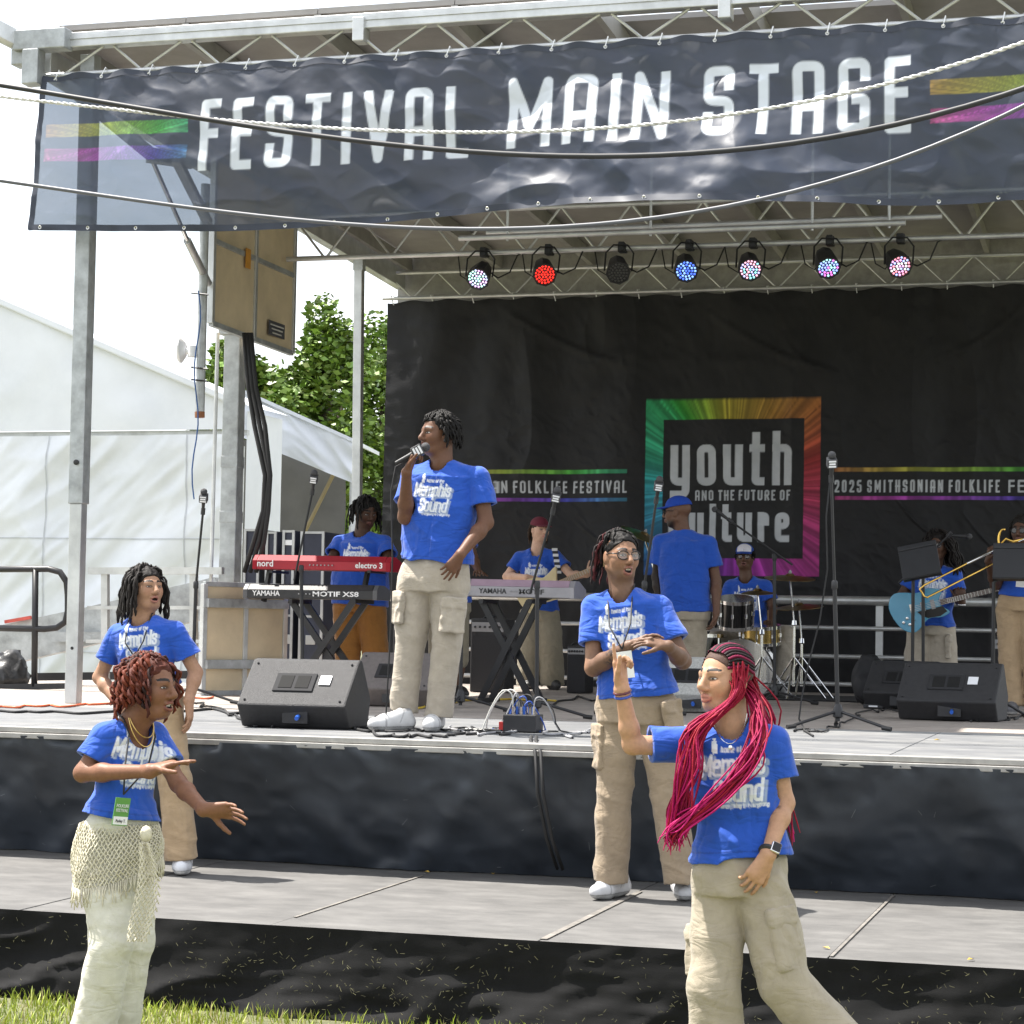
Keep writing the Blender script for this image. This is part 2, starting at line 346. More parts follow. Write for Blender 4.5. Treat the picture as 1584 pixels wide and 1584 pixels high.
def bfont(name, txt, size, loc, xdir, updir, mat, parent, sx=1., bold=0):
    """small printed or moulded lettering as a thin mesh"""
    cu = bpy.data.curves.new(name, 'FONT'); cu.body = txt; cu.size = size; cu.extrude = .0006; cu.offset = bold; cu.resolution_u = 2; cu.align_x = 'CENTER'
    o = bpy.data.objects.new(name, cu); COL.objects.link(o); bpy.context.view_layer.update()
    me = bpy.data.meshes.new_from_object(o.evaluated_get(bpy.context.evaluated_depsgraph_get())); bpy.data.objects.remove(o); bpy.data.curves.remove(cu)
    x = Vector(xdir).normalized(); u = Vector(updir).normalized(); z = x.cross(u)
    Mx = Matrix((x*sx, u, z)).transposed().to_4x4(); Mx.translation = Vector(loc); me.transform(Mx); me.materials.clear(); me.materials.append(mat); me.name = name
    q = bpy.data.objects.new(name, me); COL.objects.link(q)
    if parent is not None: adopt(q, parent)
    return q
# ================================================================== ground
GRASSM = M('lawn', (.10,.11,.05), .9, 0, .35, 3, .6, 90, col2=(.19,.165,.085))
struct(MB().add([(-900,-200,0),(900,-200,0),(900,1500,0),(-900,1500,0)], [(0,1,2,3)]).build('ground', GRASSM), 'wide green lawn under and around the stage')
def blades(n, x0, x1, y0, y1, hmin, hmax, seed):
    rg = np.random.RandomState(seed); P = np.stack([rg.uniform(x0, x1, n), rg.uniform(y0, y1, n), np.zeros(n)], 1)
    keep = fbm(P*2.2, 3) > rg.uniform(.15, .5, n); P = P[keep]; n = len(P)
    a = rg.uniform(0, 6.28, n); h = rg.uniform(hmin, hmax, n); ln = rg.uniform(.1, .75, n)*h; w_ = rg.uniform(.0018, .0038, n); b = rg.uniform(0, 6.28, n)
    s = np.stack([np.cos(a)*w_, np.sin(a)*w_, 0*a], 1); d = np.stack([np.cos(b)*ln, np.sin(b)*ln, h], 1)
    vs = np.stack([P-s, P+s, P+d*np.array([.45, .45, .62])+s*.8, P+d*np.array([.45, .45, .62])-s*.8, P+d+s*.12, P+d-s*.12], 1).reshape(-1, 3)
    i = np.arange(n)[:, None]*6; qs = np.concatenate([i+np.array([[0,1,2,3]]), i+np.array([[3,2,4,5]])])
    c = np.array([.20,.27,.03])*rg.uniform(.6, 1.5, (n, 1))+rg.rand(n, 1)*np.array([.10,.07,.0]); dry = rg.rand(n) < .1; c[dry] = (.42,.36,.16)
    return vs, qs, np.repeat(c, 6, 0)
vs, qs, c = blades(46000, -7.2, 1.6, 6.6, 9.0, .015, .068, 1)
GBL = M('grass blades', attr=True, rough=.55, var=.1)
g = npmesh('grass', vs, qs, GBL, None, c, False); tag(g, 'bright green sunlit grass growing along the black cloth of the low platform', 'grass', kind='stuff')
# ================================================================== the two platforms
DECKL = M('worn grey deck', (.085,.083,.080), .75, 0, .16, 5, .2, 150, col2=(.15,.146,.139), streak=(1,1.8,1), c2lo=.40, c2hi=.8)
DECKF = M('grey front deck', (.12,.124,.13), .7, 0, .16, 5, .2, 150, col2=(.20,.20,.195), streak=(1,2,1))
DECKT = M('tan deck', (.30,.265,.235), .72, 0, .2, 4, .2, 150, col2=(.23,.21,.19), streak=(1,2,1))
TAPE = M('brown tape residue', (.15,.14,.125), .8, 0, .35, 14, .1, 90, col2=(.19,.17,.15))
low = thing('low_platform', 'low grey platform of worn panels with black cloth front standing on the lawn', 'platform', (-3,9.05,0))
SX = [-1.29+1.2325*k for k in range(-6, 4)]
for i in range(len(SX)-1):
    q = random.uniform(-.002, .002)
    MB().box(((SX[i]+SX[i+1])/2, 10.255, ZL-.03+q), (1.2275, 2.41, .06)).build('deck_panel', DECKL, low, bevel=.003)
for x, a, b in ((-2.52, 9.08, 10.9), (-1.29, 9.08, 11.3), (-3.75, 9.3, 11.1)):
    MB().box((x+.012, (a+b)/2, ZL+.004), (.030 if x < -2 and x > -3 else .014, b-a, .003)).build('tape_strip', TAPE, low)
def sheet(name, fn, us, vv, mat, parent=None, colfn=None, off=0):
    U, Vv = np.meshgrid(us, vv, indexing='ij'); P = fn(U, Vv); nu, nv = U.shape
    i = (np.arange(nu-1)[:, None]*nv+np.arange(nv-1)[None]).ravel(); qs = np.stack([i, i+nv, i+nv+1, i+1], 1)
    c = colfn(U, Vv).reshape(-1, 3) if colfn else None
    return npmesh(name, P.reshape(-1, 3), qs, mat, parent, c)
def lowskirt(U, t):
    P2 = np.stack([U*1.1, t*1.3+U*.35, 0*U], -1); left = np.clip((-3.6-U)/1.5, 0, 1)
    y = 9.035-.07*t**2-(.012+.09*left)*t*crease(P2*np.array([1.6,2.6,1]), 5)-.03*t*np.sin(U*5.3+2.2*fbm(P2*2, 2)*4+t*3)-.004*ridge(P2*4, 9)
    z = (ZL-.002)*(1-t)+.004+.02*t*left*np.sin(U*4)
    return np.stack([U, y, np.maximum(z, .004)], -1)
BCL = M('black cloth', (.0075,.0075,.008), .9, 0, .3, 8, .12, 300, sheen=.05, spec=.2)
sheet('skirt', lowskirt, np.arange(-8.6, 2.4, .02), np.linspace(0, 1, 26), BCL, low)
# dry clippings stuck to the cloth
rg = np.random.RandomState(4); n = 2100; U = rg.uniform(-7.0, .9, n); t = np.clip(rg.beta(1.6, 1.3, n), .04, .98); P = lowskirt(U, t); P[:, 1] -= .006
a = rg.uniform(-1.2, 1.2, n)+(rg.rand(n) < .3)*1.5; l = rg.uniform(.005, .024, n); w_ = rg.uniform(.0005, .0010, n)
d = np.stack([np.cos(a)*l, -.2*l*rg.rand(n), np.sin(a)*l], 1); s = np.stack([-np.sin(a)*w_, 0*a, np.cos(a)*w_], 1)
vs = np.stack([P-d/2-s, P-d/2+s, P+d/2+s, P+d/2-s], 1).reshape(-1, 3); qs = np.arange(n*4).reshape(-1, 4)
kp = fbm(np.stack([U*1.3, t*2, 0*U], -1), 12) > rg.uniform(.25, .62, n); kp4 = np.repeat(kp, 4); vs = vs[kp4]; n = int(kp.sum()); qs = np.arange(n*4).reshape(-1, 4); c = np.array([.34,.31,.18])*rg.uniform(.2, 1.1, (n, 1)); g = npmesh('grass_clippings', vs, qs, GBL, low, np.repeat(c, 4, 0), False); g['kind'] = 'stuff'
up = thing('main_stage', 'raised main stage deck with pale aluminium lip above a navy vinyl skirt', 'stage', (-3,11.05,ZL))
for i in range(len(SX)-1):
    for y0, y1, mt in ((11.13, 13.90, DECKF),):
        MB().box(((SX[i]+SX[i+1])/2, (y0+y1)/2, ZU-.03), (1.2265, y1-y0-.006, .06)).build('deck_panel', mt, up, bevel=.003)
    for k in range(3):
        y0 = 13.9+k*2.85
        MB().box(((SX[i]+SX[i+1])/2, y0+1.425, ZU-.03+random.uniform(-.0015,.0015)), (1.2275, 2.842, .06)).build('deck_panel', DECKT, up, bevel=.003)
MB().box((-9.74, 17, ZU-.03), (2.1, 5.6, .06)).build('deck_panel', DECKT, up)
LIPM = M('pale deck edge', (.36,.35,.33), .5, .25, .15, 9, .15, 80, col2=(.27,.26,.25))
MB().box((-3.14, 11.09, ZU-.012), (11.1, .075, .03)).build('deck_edge', LIPM, up, bevel=.004)
MB().box((-3.14, 11.06, ZU-.045), (11.1, .05, .03)).build('edge_rail', LIPM, up, bevel=.004)
def upskirt(U, t):
    z = (ZU-.045)*(1-t)+(ZL+.005)*t; y = 11.06+.30*t**1.2
    k = np.mod(U+6.0+.25*np.sin(U*1.7), 1.9)/1.9-.5     # drapes hung from points along the rail
    y = y-.09*np.exp(-((np.abs(k)*2.0-t*.8)/.16)**2)*(.35+.65*t)*(1-.5*t)-.02*np.cos(U*3.3)*t
    P2 = np.stack([U, t*.9, 0*U], -1); y = y-.07*(fbm(P2*2.5, 11)-.5)-.022*ridge(P2*5, 3)*(1-.4*t)
    y = y-.010*np.sin(U*46+3*fbm(P2*6, 1)*6)*np.exp(-t*14)
    return np.stack([U, y, z], -1)
VINY = M('navy vinyl skirt', (.025,.031,.041), .50, 0, .3, 3, .12, 220, col2=(.035,.042,.053), c2lo=.5, c2hi=.8)
sheet('skirt', upskirt, np.arange(-8.6, 2.4, .02), np.linspace(0, 1, 36), VINY, up)
# scuffs of chalky dirt on the vinyl
rg = np.random.RandomState(8); mb = MB()
for k in range(36):
    u = rg.uniform(-6.5, -.3); t = rg.uniform(.2, .95); a = rg.uniform(0, 3.14); l = rg.uniform(.006, .025); w_ = rg.uniform(.0006, .0015)
    e = [(u+math.cos(a)*l*s1-math.sin(a)*w_*s2, t+(math.sin(a)*l*s1+math.cos(a)*w_*s2)/.65) for s1, s2 in ((-1,-1),(1,-1),(1,1),(-1,1))]
    P = upskirt(np.array([q[0] for q in e]), np.clip(np.array([q[1] for q in e]), 0, 1)); P[:, 1] -= .004
    mb.add(P, [(0,1,2,3)])
g = mb.build('scuff_marks', M('chalk dirt', (.16,.17,.18), .9, var=.4), up); g['kind'] = 'stuff'
LEAF = M('dead leaf', (.45,.30,.05), .7, var=.3)
for px, py, Z, lab in ((1502,1486,ZL,'bright yellow leaf lying at the front edge of the low platform'),(1278,1468,ZL,'small dry leaf beside a deck seam behind the braided woman'),(1262,1382,ZL,'small dry leaf by the navy skirt near the braided woman'),(1450,1146,ZU,'small dry leaf on the raised deck near the lone tripod stand'),(660,1350,ZL,'small dry leaf against the navy skirt below the singer'),(763,1353,ZL,'small dry leaf against the navy skirt below the stage box')):
    p = at(px, py, Z=Z); a = random.uniform(0, 6); mb = MB(); e = V(math.cos(a), math.sin(a), 0); f = V(-e.y, e.x, 0)
    mb.add([p-e*.022+V(0,0,.004), p+f*.011+V(0,0,.010), p+e*.024+V(0,0,.005), p-f*.011+V(0,0,.012), p+V(0,0,.005)], [(0,4,1),(1,4,2),(2,4,3),(3,4,0)])
    tag(mb.build('fallen_leaf', LEAF), lab, 'leaf', 'fallen leaves')
# ================================================================== roof
roof = thing('stage_roof', 'aluminium framed stage roof with trusses, posts and grey panels', 'stage roof', (-3.5,14.2,ZU))
YF = 14.2; XL = -7.75; XR = 1.4
rz = lambda y: 6.02-(y-YF)*.045     # underside of the roof
ROOFM = M('grey roof panel', (.30,.285,.275), .7, .1, .15, 2, .1, 40, col2=(.25,.24,.235))
RIB = M('roof rib', (.34,.33,.32), .55, .3, .15, 5)
MB().box(((XL+XR)/2+.1, YF, 5.925), (XR-XL+.2, .10, .11)).build('front_beam', ALU, roof, bevel=.006)
MB().box(((XL+XR)/2+.1, YF-.055, 5.94), (XR-XL+.1, .012, .028)).build('beam_flange', ALU, roof)
MB().tube([(XL-.05, YF, 5.68), (XR, YF, 5.68)], .022, 10).build('front_pipe', ALU, roof, smooth='auto')
x = XL+.1; k = 0
while x < XR-.3:
    MB().tube([(x, YF, 5.69), (x+.30, YF, 5.875)], .011, 6).build('truss_brace', ALU, roof); MB().tube([(x+.38, YF, 5.875), (x+.60, YF, 5.69)], .011, 6).build('truss_brace', ALU, roof); x += .62
for x in (-5.35, -2.76, -.2):
    MB().box((x, YF-.02, 5.86), (.085, .13, .17)).build('beam_bracket', ALU, roof, bevel=.006)
for c_, s_ in (((-7.80,14.12,5.92),(.42,.14,.15)), ((-7.98,14.16,5.82),(.13,.13,.14)), ((-7.86,14.1,5.72),(.13,.12,.26))):
    MB().box(c_, s_).build('corner_block', GALV, roof, bevel=.008)
MB().beam(at(-60,18,Y=13.7), V(-8.0,14.15,5.93), .10, .12).build('corner_beam', ALU, roof, bevel=.005)
# roof panels and ribs
xs = np.arange(XL, XR, 1.02)
for i, x in enumerate(xs):
    y0 = 14.85 if -4.5 < x < -1.9 else YF+.06
    a = V(x+.51, y0, rz(y0)+.03); b = V(x+.51, 22.3, rz(22.3)+.03)
    MB().beam(a, b, 1.014, .04).build('roof_panel', ROOFM, roof)
    MB().beam(V(x, YF+.05, rz(YF)-.07), V(x, 22.2, rz(22.2)-.07), .05, .14).build('roof_rib', RIB, roof)
for X_ in (XL-.1,):
    MB().beam(V(X_, YF+.05, 5.84), V(X_, 22.2, 5.48), .10, .30).build('side_beam', ALU, roof, bevel=.006)
MB().beam(V(XL-.15, 22.28, 5.42), V(XR, 22.28, 5.42), .10, .62).build('rear_beam', LIPM, roof)
def truss(Y, zb, zt, x0, x1, step, r=.024, rb=.012):
    MB().tube([(x0, Y, zb), (x1, Y, zb)], r, 10).build('truss_pipe', ALU, roof, smooth='auto'); MB().tube([(x0+.1, Y, zt), (x1, Y, zt)], r, 10).build('truss_pipe', ALU, roof, smooth='auto')
    x = x0+.05
    while x < x1-step:
        MB().tube([(x, Y, zt), (x+step*.5, Y, zb)], rb, 6).build('truss_brace', ALU, roof); MB().tube([(x+step*.52, Y, zb), (x+step, Y, zt)], rb, 6).build('truss_brace', ALU, roof); x += step
truss(18.0, 4.95, 5.33, -7.45, XR, .62)
truss(21.9, 5.19, 5.46, -7.95, XR, .56, .02, .009)
for z, x0, x1 in ((4.86, -5.45, -1.85), (4.95, -5.3, -1.6)):
    MB().tube([(x0, 16.8+(z-4.86)*3, z), (x1, 16.8+(z-4.86)*3, z)], .024, 10).build('lighting_pipe', ALU, roof, smooth='auto')
for x in (-5.1, -3.9, -2.6, -2.0):
    MB().tube([(x, 17.0, 4.86), (x, 17.0, 5.8)], .012, 6).build('pipe_hanger', ALU, roof)
for x in (-7.9, ):
    MB().beam(at(556,415,Y=20.3), at(551,905,Y=20.3), .085, .085).build('rear_post', ALU, roof, bevel=.005)
    MB().box(at(556,408,Y=20.3), (.10,.09,.14)).build('post_bracket', GALV, roof)
# front left telescopic pole
p0 = V(-7.54, 14.37, ZU)
MB().box((p0.x, p0.y, (5.86+2.55)/2), (.115,.115,5.86-2.55)).build('outer_leg', GALV, roof, bevel=.006)
MB().box((p0.x, p0.y, (2.55+ZU)/2), (.095,.095,2.55-ZU)).build('inner_leg', ALU, roof, bevel=.005)
MB().lathe((p0.x+.005, p0.y-.058, 2.85), [(.02,0),(.02,.012),(.008,.014)], 12, (0,-1,0)).build('leg_bolt', DKMET, roof)
MB().lathe((p0.x+.005, p0.y-.048, 1.5), [(.012,0),(.012,.003)], 10, (0,-1,0)).build('leg_bolt', DKMET, roof)
# lifting tower, folded beige wall panels and struts
tw = V(at(360,700,Y=17.55).x, 17.55, 0)
MB().box((tw.x, tw.y, (4.75+ZU)/2), (.15,.15,4.75-ZU)).build('tower_post', GALV, roof, bevel=.008)
MB().box((tw.x, tw.y, 4.25), (.24,.2,.08)).build('tower_plate', GALV, roof, bevel=.006)
for dz in (2.62, 3.1): MB().box((tw.x, tw.y, dz), (.157,.157,.10)).build('tower_band', GALV, roof, bevel=.004)
BEIGE = M('beige panel', (.56,.46,.31), .55, 0, .12, 3, .1, 60, col2=(.44,.36,.25), c2lo=.5, c2hi=.85)
def framed_panel(A, B, z0a, z1, z0b, nx, nz, par, th=.05):
    """panel standing between plan points A and B; bottom may slope"""
    A = Vector(A); B = Vector(B); d = B-A; nrm = V(d.y, -d.x, 0).normalized()
    pt = lambda s, t: A+d*s+V(0,0,(z0a+(z0b-z0a)*s)*(1-t)+z1*t)
    for i in range(nx):
        for j in range(nz):
            q = [pt((i+e)/nx, (j+f)/nz) for e, f in ((.02,.02),(.98,.02),(.98,.98),(.02,.98))]
            MB().prism(q, nrm*.006, -nrm*.010).build('panel_infill', BEIGE, par)
    for i in range(nx+1): MB().beam(pt(i/nx, 0), pt(i/nx, 1), th, th, upv=nrm).build('panel_frame', ALU, par, bevel=.003)
    for j in range(nz+1): MB().beam(pt(0, j/nz), pt(1, j/nz), th*.9, th*.9, upv=nrm).build('panel_frame', GALV, par, bevel=.003)
A = at(326,500,X=-7.5); B = at(451,536,X=-7.5)
framed_panel((A.x,A.y,0), (B.x,B.y,0), A.z, 5.55, A.z-.03, 2, 2, roof)
q = at(428,510,X=-7.47); MB().box(q, (.006,.36,.13)).build('warning_plate', [M('dark plate', (.06,.06,.07), .5)], roof)
for k in range(3): MB().box(q+V(.005,0,.03-.035*k), (.004,.30-.05*k,.012)).build('plate_line', M('plate print', (.45,.45,.42), .5), roof)
q = at(384,400,X=-7.47); MB().box(q, (.006,.10,.17)).build('orange_sticker', M('orange sticker', (.55,.25,.03), .5, var=.2), roof)
A = at(312,1076,Z=ZU); B = at(437,1074,Z=ZU); zt = at(312,903,Y=A.y).z
pan = thing('side_wall_panel', 'scratched beige panel with galvanised rails standing on deck below the lifting tower', 'wall panel', A)
framed_panel((A.x,A.y,0), (B.x,B.y,0), ZU+.02, zt, ZU+.02, 2, 1, pan, .045)
dn = V(B.y-A.y, -(B.x-A.x), 0).normalized()
for f in (.28, .83):
    MB().beam(A+V(0,0,(zt-ZU)*f)+dn*.035, B+V(0,0,(zt-ZU)*f)+dn*.035, .05, .075).build('panel_rail', GALV, pan, bevel=.004)
MB().tube([at(232,240,Y=14.6), at(290,372,Y=15.8)], .018, 10).build('lift_ram_rod', CHROME, roof, smooth='auto')
MB().tube([at(290,372,Y=15.8), at(322,438,Y=16.45)], .032, 12).build('lift_ram', ALU, roof, smooth='auto')
MB().beam(at(272,245,Y=14.6), at(322,345,Y=16.2), .07, .06).build('lift_arm', GALV, roof, bevel=.004)
MB().beam(at(95,125,Y=14.5), at(235,240,Y=14.6), .09, .10).build('lift_arm', ALU, roof, bevel=.004)
MB().beam(at(230,240,Y=14.6), at(300,250,Y=14.9), .10, .10).build('lift_joint', GALV, roof, bevel=.004)
MB().tube([at(337,515,Y=17.2), at(326,905,Y=17.2)], .018, 8).build('conduit', ALU, roof, smooth='auto')
# mast with dish
mast = thing('antenna_mast', 'weathered steel mast hanging beside the lifting tower with blue wire taped on', 'mast', at(309,645,Y=16.3))
MB().tube([at(318,285,Y=16.3), at(309,645,Y=16.3)], .038, 12).build('tube', GALV, mast, smooth='auto')
MB().tube([at(309,637,Y=16.3), at(309,646,Y=16.3)], .041, 12).build('rusty_end', M('rust', (.22,.09,.04), .8, var=.4), mast)
MB().tube([at(300+4*math.sin(k*.9)+ (14-k)*.5, 450+k*23, Y=16.22) for k in range(15)], .006, 6).build('blue_wire', M('blue wire', (.02,.08,.25), .5), mast)
for y in (456, 571, 590): MB().tube([at(296,y-3,Y=16.25), at(322,y,Y=16.25)], .007, 6).build('cable_tie', DKMET, mast)
dish = thing('dish_antenna', 'white round dish antenna bracketed to the hanging steel mast', 'antenna', at(290,543,Y=16.3))
MB().lathe(at(276,541,Y=16.3), [(.02,-.012),(.085,-.008),(.108,.006),(.110,.02),(.098,.032),(.06,.06),(.035,.07)], 24, (1,.25,.05)).build('radome', WHT, dish, smooth='auto')
MB().tube([at(286,543,Y=16.3), at(306,543,Y=16.3)], .028, 12).build('bracket', WHT, dish, smooth='auto')
MB().tube([at(300,536,Y=16.3), at(300,552,Y=16.3)], .05, 12).build('clamp', WHT, dish, smooth='auto')
bund = thing('cable_bundle', 'thick black power cables drooping from the folded panel down the tower', 'cable', at(395,850,Y=17))
for k in range(3):
    MB().tube([at(378+k*5,515,Y=16.9), at(384+k*6,600,Y=16.9), at(394+k*8,660,Y=16.85), at(413+k*4-abs(k-1)*3,735,Y=16.8), at(407+k*4,790,Y=16.8), at(392+k*8,840,Y=16.8), at(378+k*9,885,Y=16.85)], .021, 8).build('cable', RUB, bund, smooth=True)
# ================================================================== overhead lines
CABM = M('black cable', (.02,.021,.024), .5, var=.2); ROPE = M('white rope', (.62,.62,.60), .7, var=.2)
def line3(pts, Y, n=40):
    P = [at(x, y, Y=Yk) for (x, y), Yk in zip(pts, Y)]; X = [p.x for p in P]; o = []
    for x in np.linspace(X[0], X[-1], n):
        c = np.polyfit(X, [p.z for p in P], 2 if len(P) == 3 else 3); d = np.polyfit(X, [p.y for p in P], 1); o.append(V(x, np.polyval(d, x), np.polyval(c, x)))
    return o
L1 = line3([(-160,108),(420,200),(860,241),(1720,85)], (12.6,)*4); L2 = line3([(-160,132),(420,192),(900,200),(1720,12)], (12.7,)*4); L3 = line3([(-160,258),(420,336),(880,350),(1720,90)], (12.5,)*4)
tag(MB().tube(L1, .017, 8).build('overhead_cable', CABM, smooth=True), 'thick black cable sagging in front of the banner lettering', 'cable')
def twist(P, r, ph, rr):
    return [p+V(0, math.cos(i*1.05+ph)*rr, math.sin(i*1.05+ph)*rr) for i, p in enumerate(P)]
L2d = line3([(-160,132),(420,192),(900,200),(1720,12)], (12.7,)*4, 460)
rp_ = thing('white_rope', 'twisted white rope strung across the banner above the black cable', 'rope', L2[0])
for ph in (0, 3.14): MB().tube(twist(L2d, 0, ph, .0055), .0075, 6).build('strand', ROPE, rp_, smooth=True)
tag(MB().tube(L3, .013, 8).build('overhead_cable', M('grey cable', (.10,.105,.12), .45), smooth=True), 'thin grey cable hanging below the bottom hem of the banner', 'cable')
# ================================================================== banner
def fit(txt, x0, x1, y0, h, sw, gap, rad=.3, slant=0):
    lo, hi = sw*1.05, h*2
    for _ in range(30):
        c_ = (lo+hi)/2; s_, e = text_segs(txt, x0, y0, h, c_, sw, gap, rad, slant)
        if e > x1: hi = c_
        else: lo = c_
    return s_
def ink(col, colr, d, sw, h):
    a = np.clip((sw/2-d)/h+.5, 0, 1)[..., None]; return col*(1-a)+np.array(colr)*a
def bannerP(U, Vv):
    t = (5.66-Vv)/1.17; P2 = np.stack([U*.8, Vv*1.1, 0*U], -1)
    y = 14.13-.10*np.sin(np.clip(t, 0, 1)*2.6)*(.5+.5*np.sin(U*.9+1.2))-.10*t*(fbm(P2*1.1, 21)-.45)-.040*ridge(P2*np.array([2.2,3.2,1]), 6)*t-.013*ridge(np.stack([U*3+Vv*4, Vv*3-U*1.5, 0*U], -1), 8)
    y = y-.014*(fbm(P2*6, 3)-.5)-.018*np.cos(U*2*math.pi/.375)*np.exp(-t*7)
    bl = np.exp(-((U+3.0)/1.25)**4); y = y-.34*bl*np.clip(t-.22-.25*(fbm(P2*1.7, 41)-.5)*2, 0, 1)**.9*(.75+.5*fbm(P2*2.3, 44))
    z = Vv-.012*(1-np.cos(U*2*math.pi/.375))*np.exp(-t*9)*.6+.03*np.sin(U*1.35+.4)*t
    return np.stack([U+.02*t*np.sin(Vv*4), y, z], -1)
SEGB = fit('FESTIVAL', -6.50, -4.53, 4.90, .51, .064, .092, .2)+fit('MAIN', -4.24, -3.12, 4.93, .51, .065, .092, .2)+fit('STAGE', -2.89, -1.53, 4.95, .50, .065, .092, .2)
def streaks(ang, s=140): return .55+.9*vnoise(np.stack([ang*s, 0*ang, 0*ang], -1), 3)*vnoise(np.stack([ang*s*.31+9, 0*ang, 0*ang], -1), 5)*1.6
def bannerC(U, Vv):
    c = np.zeros(U.shape+(3,)); c[:] = (.014,.028,.064)
    for x0, x1, h0, h1 in ((-7.72,-6.60,.0,.55), (-1.41,-.2,.10,.6)):
        t = np.clip((U-x0)/(x1-x0), 0, 1); cx = x0+.55*(x1-x0); ang = np.arctan2(Vv-5.14, U-cx)
        for z0, z1, hue, b in ((5.18,5.275,lambda t: .07+.33*t if x0 < -3 else .09+.25*t, 1), (5.0,5.09,lambda t: .93-.33*t, -1)):
            mk = (U > x0) & (U < x1) & (Vv > z0+.012*(t-.5)*0) & (Vv < z1)
            cc = hsv(np.mod(hue(t), 1), .88, .42)*streaks(ang)[..., None]*.8; c[mk] = cc[mk]
    return ink(c, (.82,.88,.96), text_dist(SEGB, U, Vv, .5, .065), .065, .009)
def banner_mat(name, trans):
    mt = M(name, attr=True, rough=.48, var=.12, vs=2, bump=.08, bs=25); t = mt.node_tree; p = t.nodes['Principled BSDF']; o = t.nodes['Material Output']
    tr = t.nodes.new('ShaderNodeBsdfTransparent'); tl = t.nodes.new('ShaderNodeBsdfTranslucent'); m1 = t.nodes.new('ShaderNodeMixShader'); m2 = t.nodes.new('ShaderNodeMixShader')
    bc = p.inputs['Base Color'].links[0].from_socket
    tr.inputs[0].default_value = (.86,.93,1,1); m1.inputs[0].default_value = .13; m2.inputs[0].default_value = trans
    tl.inputs[0].default_value = (.55,.57,.62,1); t.links.new(p.outputs[0], m1.inputs[1]); t.links.new(tl.outputs[0], m1.inputs[2]); t.links.new(m1.outputs[0], m2.inputs[1]); t.links.new(tr.outputs[0], m2.inputs[2]); t.links.new(m2.outputs[0], o.inputs[0])
    return mt
ban = thing('banner', 'long navy mesh banner lettered FESTIVAL MAIN STAGE laced to the roof front', 'banner', (-4,14.1,4.5))
sheet('mesh_sheet', bannerP, np.arange(-7.79, .6, .0088), np.arange(4.50, 5.665, .0088), banner_mat('banner mesh', .26), ban, bannerC)
HEM = M('navy hem webbing', (.028,.035,.055), .6, var=.15)
for z0, z1 in ((4.485, 4.53), (5.625, 5.67)):
    sheet('hem', lambda U, Vv: bannerP(U, Vv)-np.array([0,.004,0]), np.arange(-7.79, .6, .02), np.array([z0, (z0+z1)/2, z1]), HEM, ban)
sheet('hem', lambda U, Vv: bannerP(U, Vv)-np.array([0,.004,0]), np.array([-7.80,-7.775,-7.755]), np.arange(4.49, 5.67, .03), HEM, ban)
gm = None; EYEL = M('eyelet brass', (.6,.6,.58), .3, .9)
for k in range(23):
    x = -7.7+.375*k
    for z in (4.507, 5.645):
        q = Vector(bannerP(np.array([x]), np.array([z]))[0])-V(0,.006,0)
        if gm is None:
            gm = MB().lathe((0,0,0), [(.006,0),(.012,.002),(.014,0)], 10, (0,-1,0)).build('eyelet', EYEL, ban); gm.location = q
        else:
            o = gm.copy(); COL.objects.link(o); o.location = q
    MB().tube([Vector(bannerP(np.array([x]), np.array([5.645]))[0])-V(0,.01,0), V(x+.01,14.17,5.71), V(x+.012,14.23,5.69), Vector(bannerP(np.array([x]), np.array([5.64]))[0])+V(0,.015,0)], .0045, 5).build('tie', WHT, ban)
# ================================================================== backdrop
YB = 22.0
X_ = lambda px, py: at(px, py, Y=YB).x
Z_ = lambda px, py: at(px, py, Y=YB).z
lx0, lx1 = X_(999,750), X_(1270,750); lz1, lz0 = (Z_(1002,621)+Z_(1274,618))/2, (Z_(1265,893)+Z_(1000,890))/2
fr = .27*(lx1-lx0)/1.82
ix0, ix1, iz0, iz1 = X_(1026,750), X_(1244,750), Z_(1240,865), Z_(1130,648)
lg = .155
segs1 = fit('youth', X_(1037,700), X_(1226,700), Z_(1130,751), Z_(1200,667)-Z_(1200,751), .080, .075, .28)
segs2 = fit('culture', X_(1034,810), X_(1222,810), Z_(1130,838), Z_(1130,779)-Z_(1130,838), .066, .058, .28)
segs3 = fit('AND THE FUTURE OF', X_(1075,765), X_(1223,765), Z_(1150,774), .105, .016, .022, .3)
segs4 = fit('2025 SMITHSONIAN FOLKLIFE', X_(1292,753), X_(1546,753), Z_(1400,762), .125, .018, .028, .3)
s4b, _ = text_segs('FESTIVAL', X_(1560,753), Z_(1400,762), .125, .078, .018, .028)
segs5 = fit('SONIAN FOLKLIFE FESTIVAL', X_(722,753), X_(972,753), Z_(900,763), .125, .018, .028, .3)
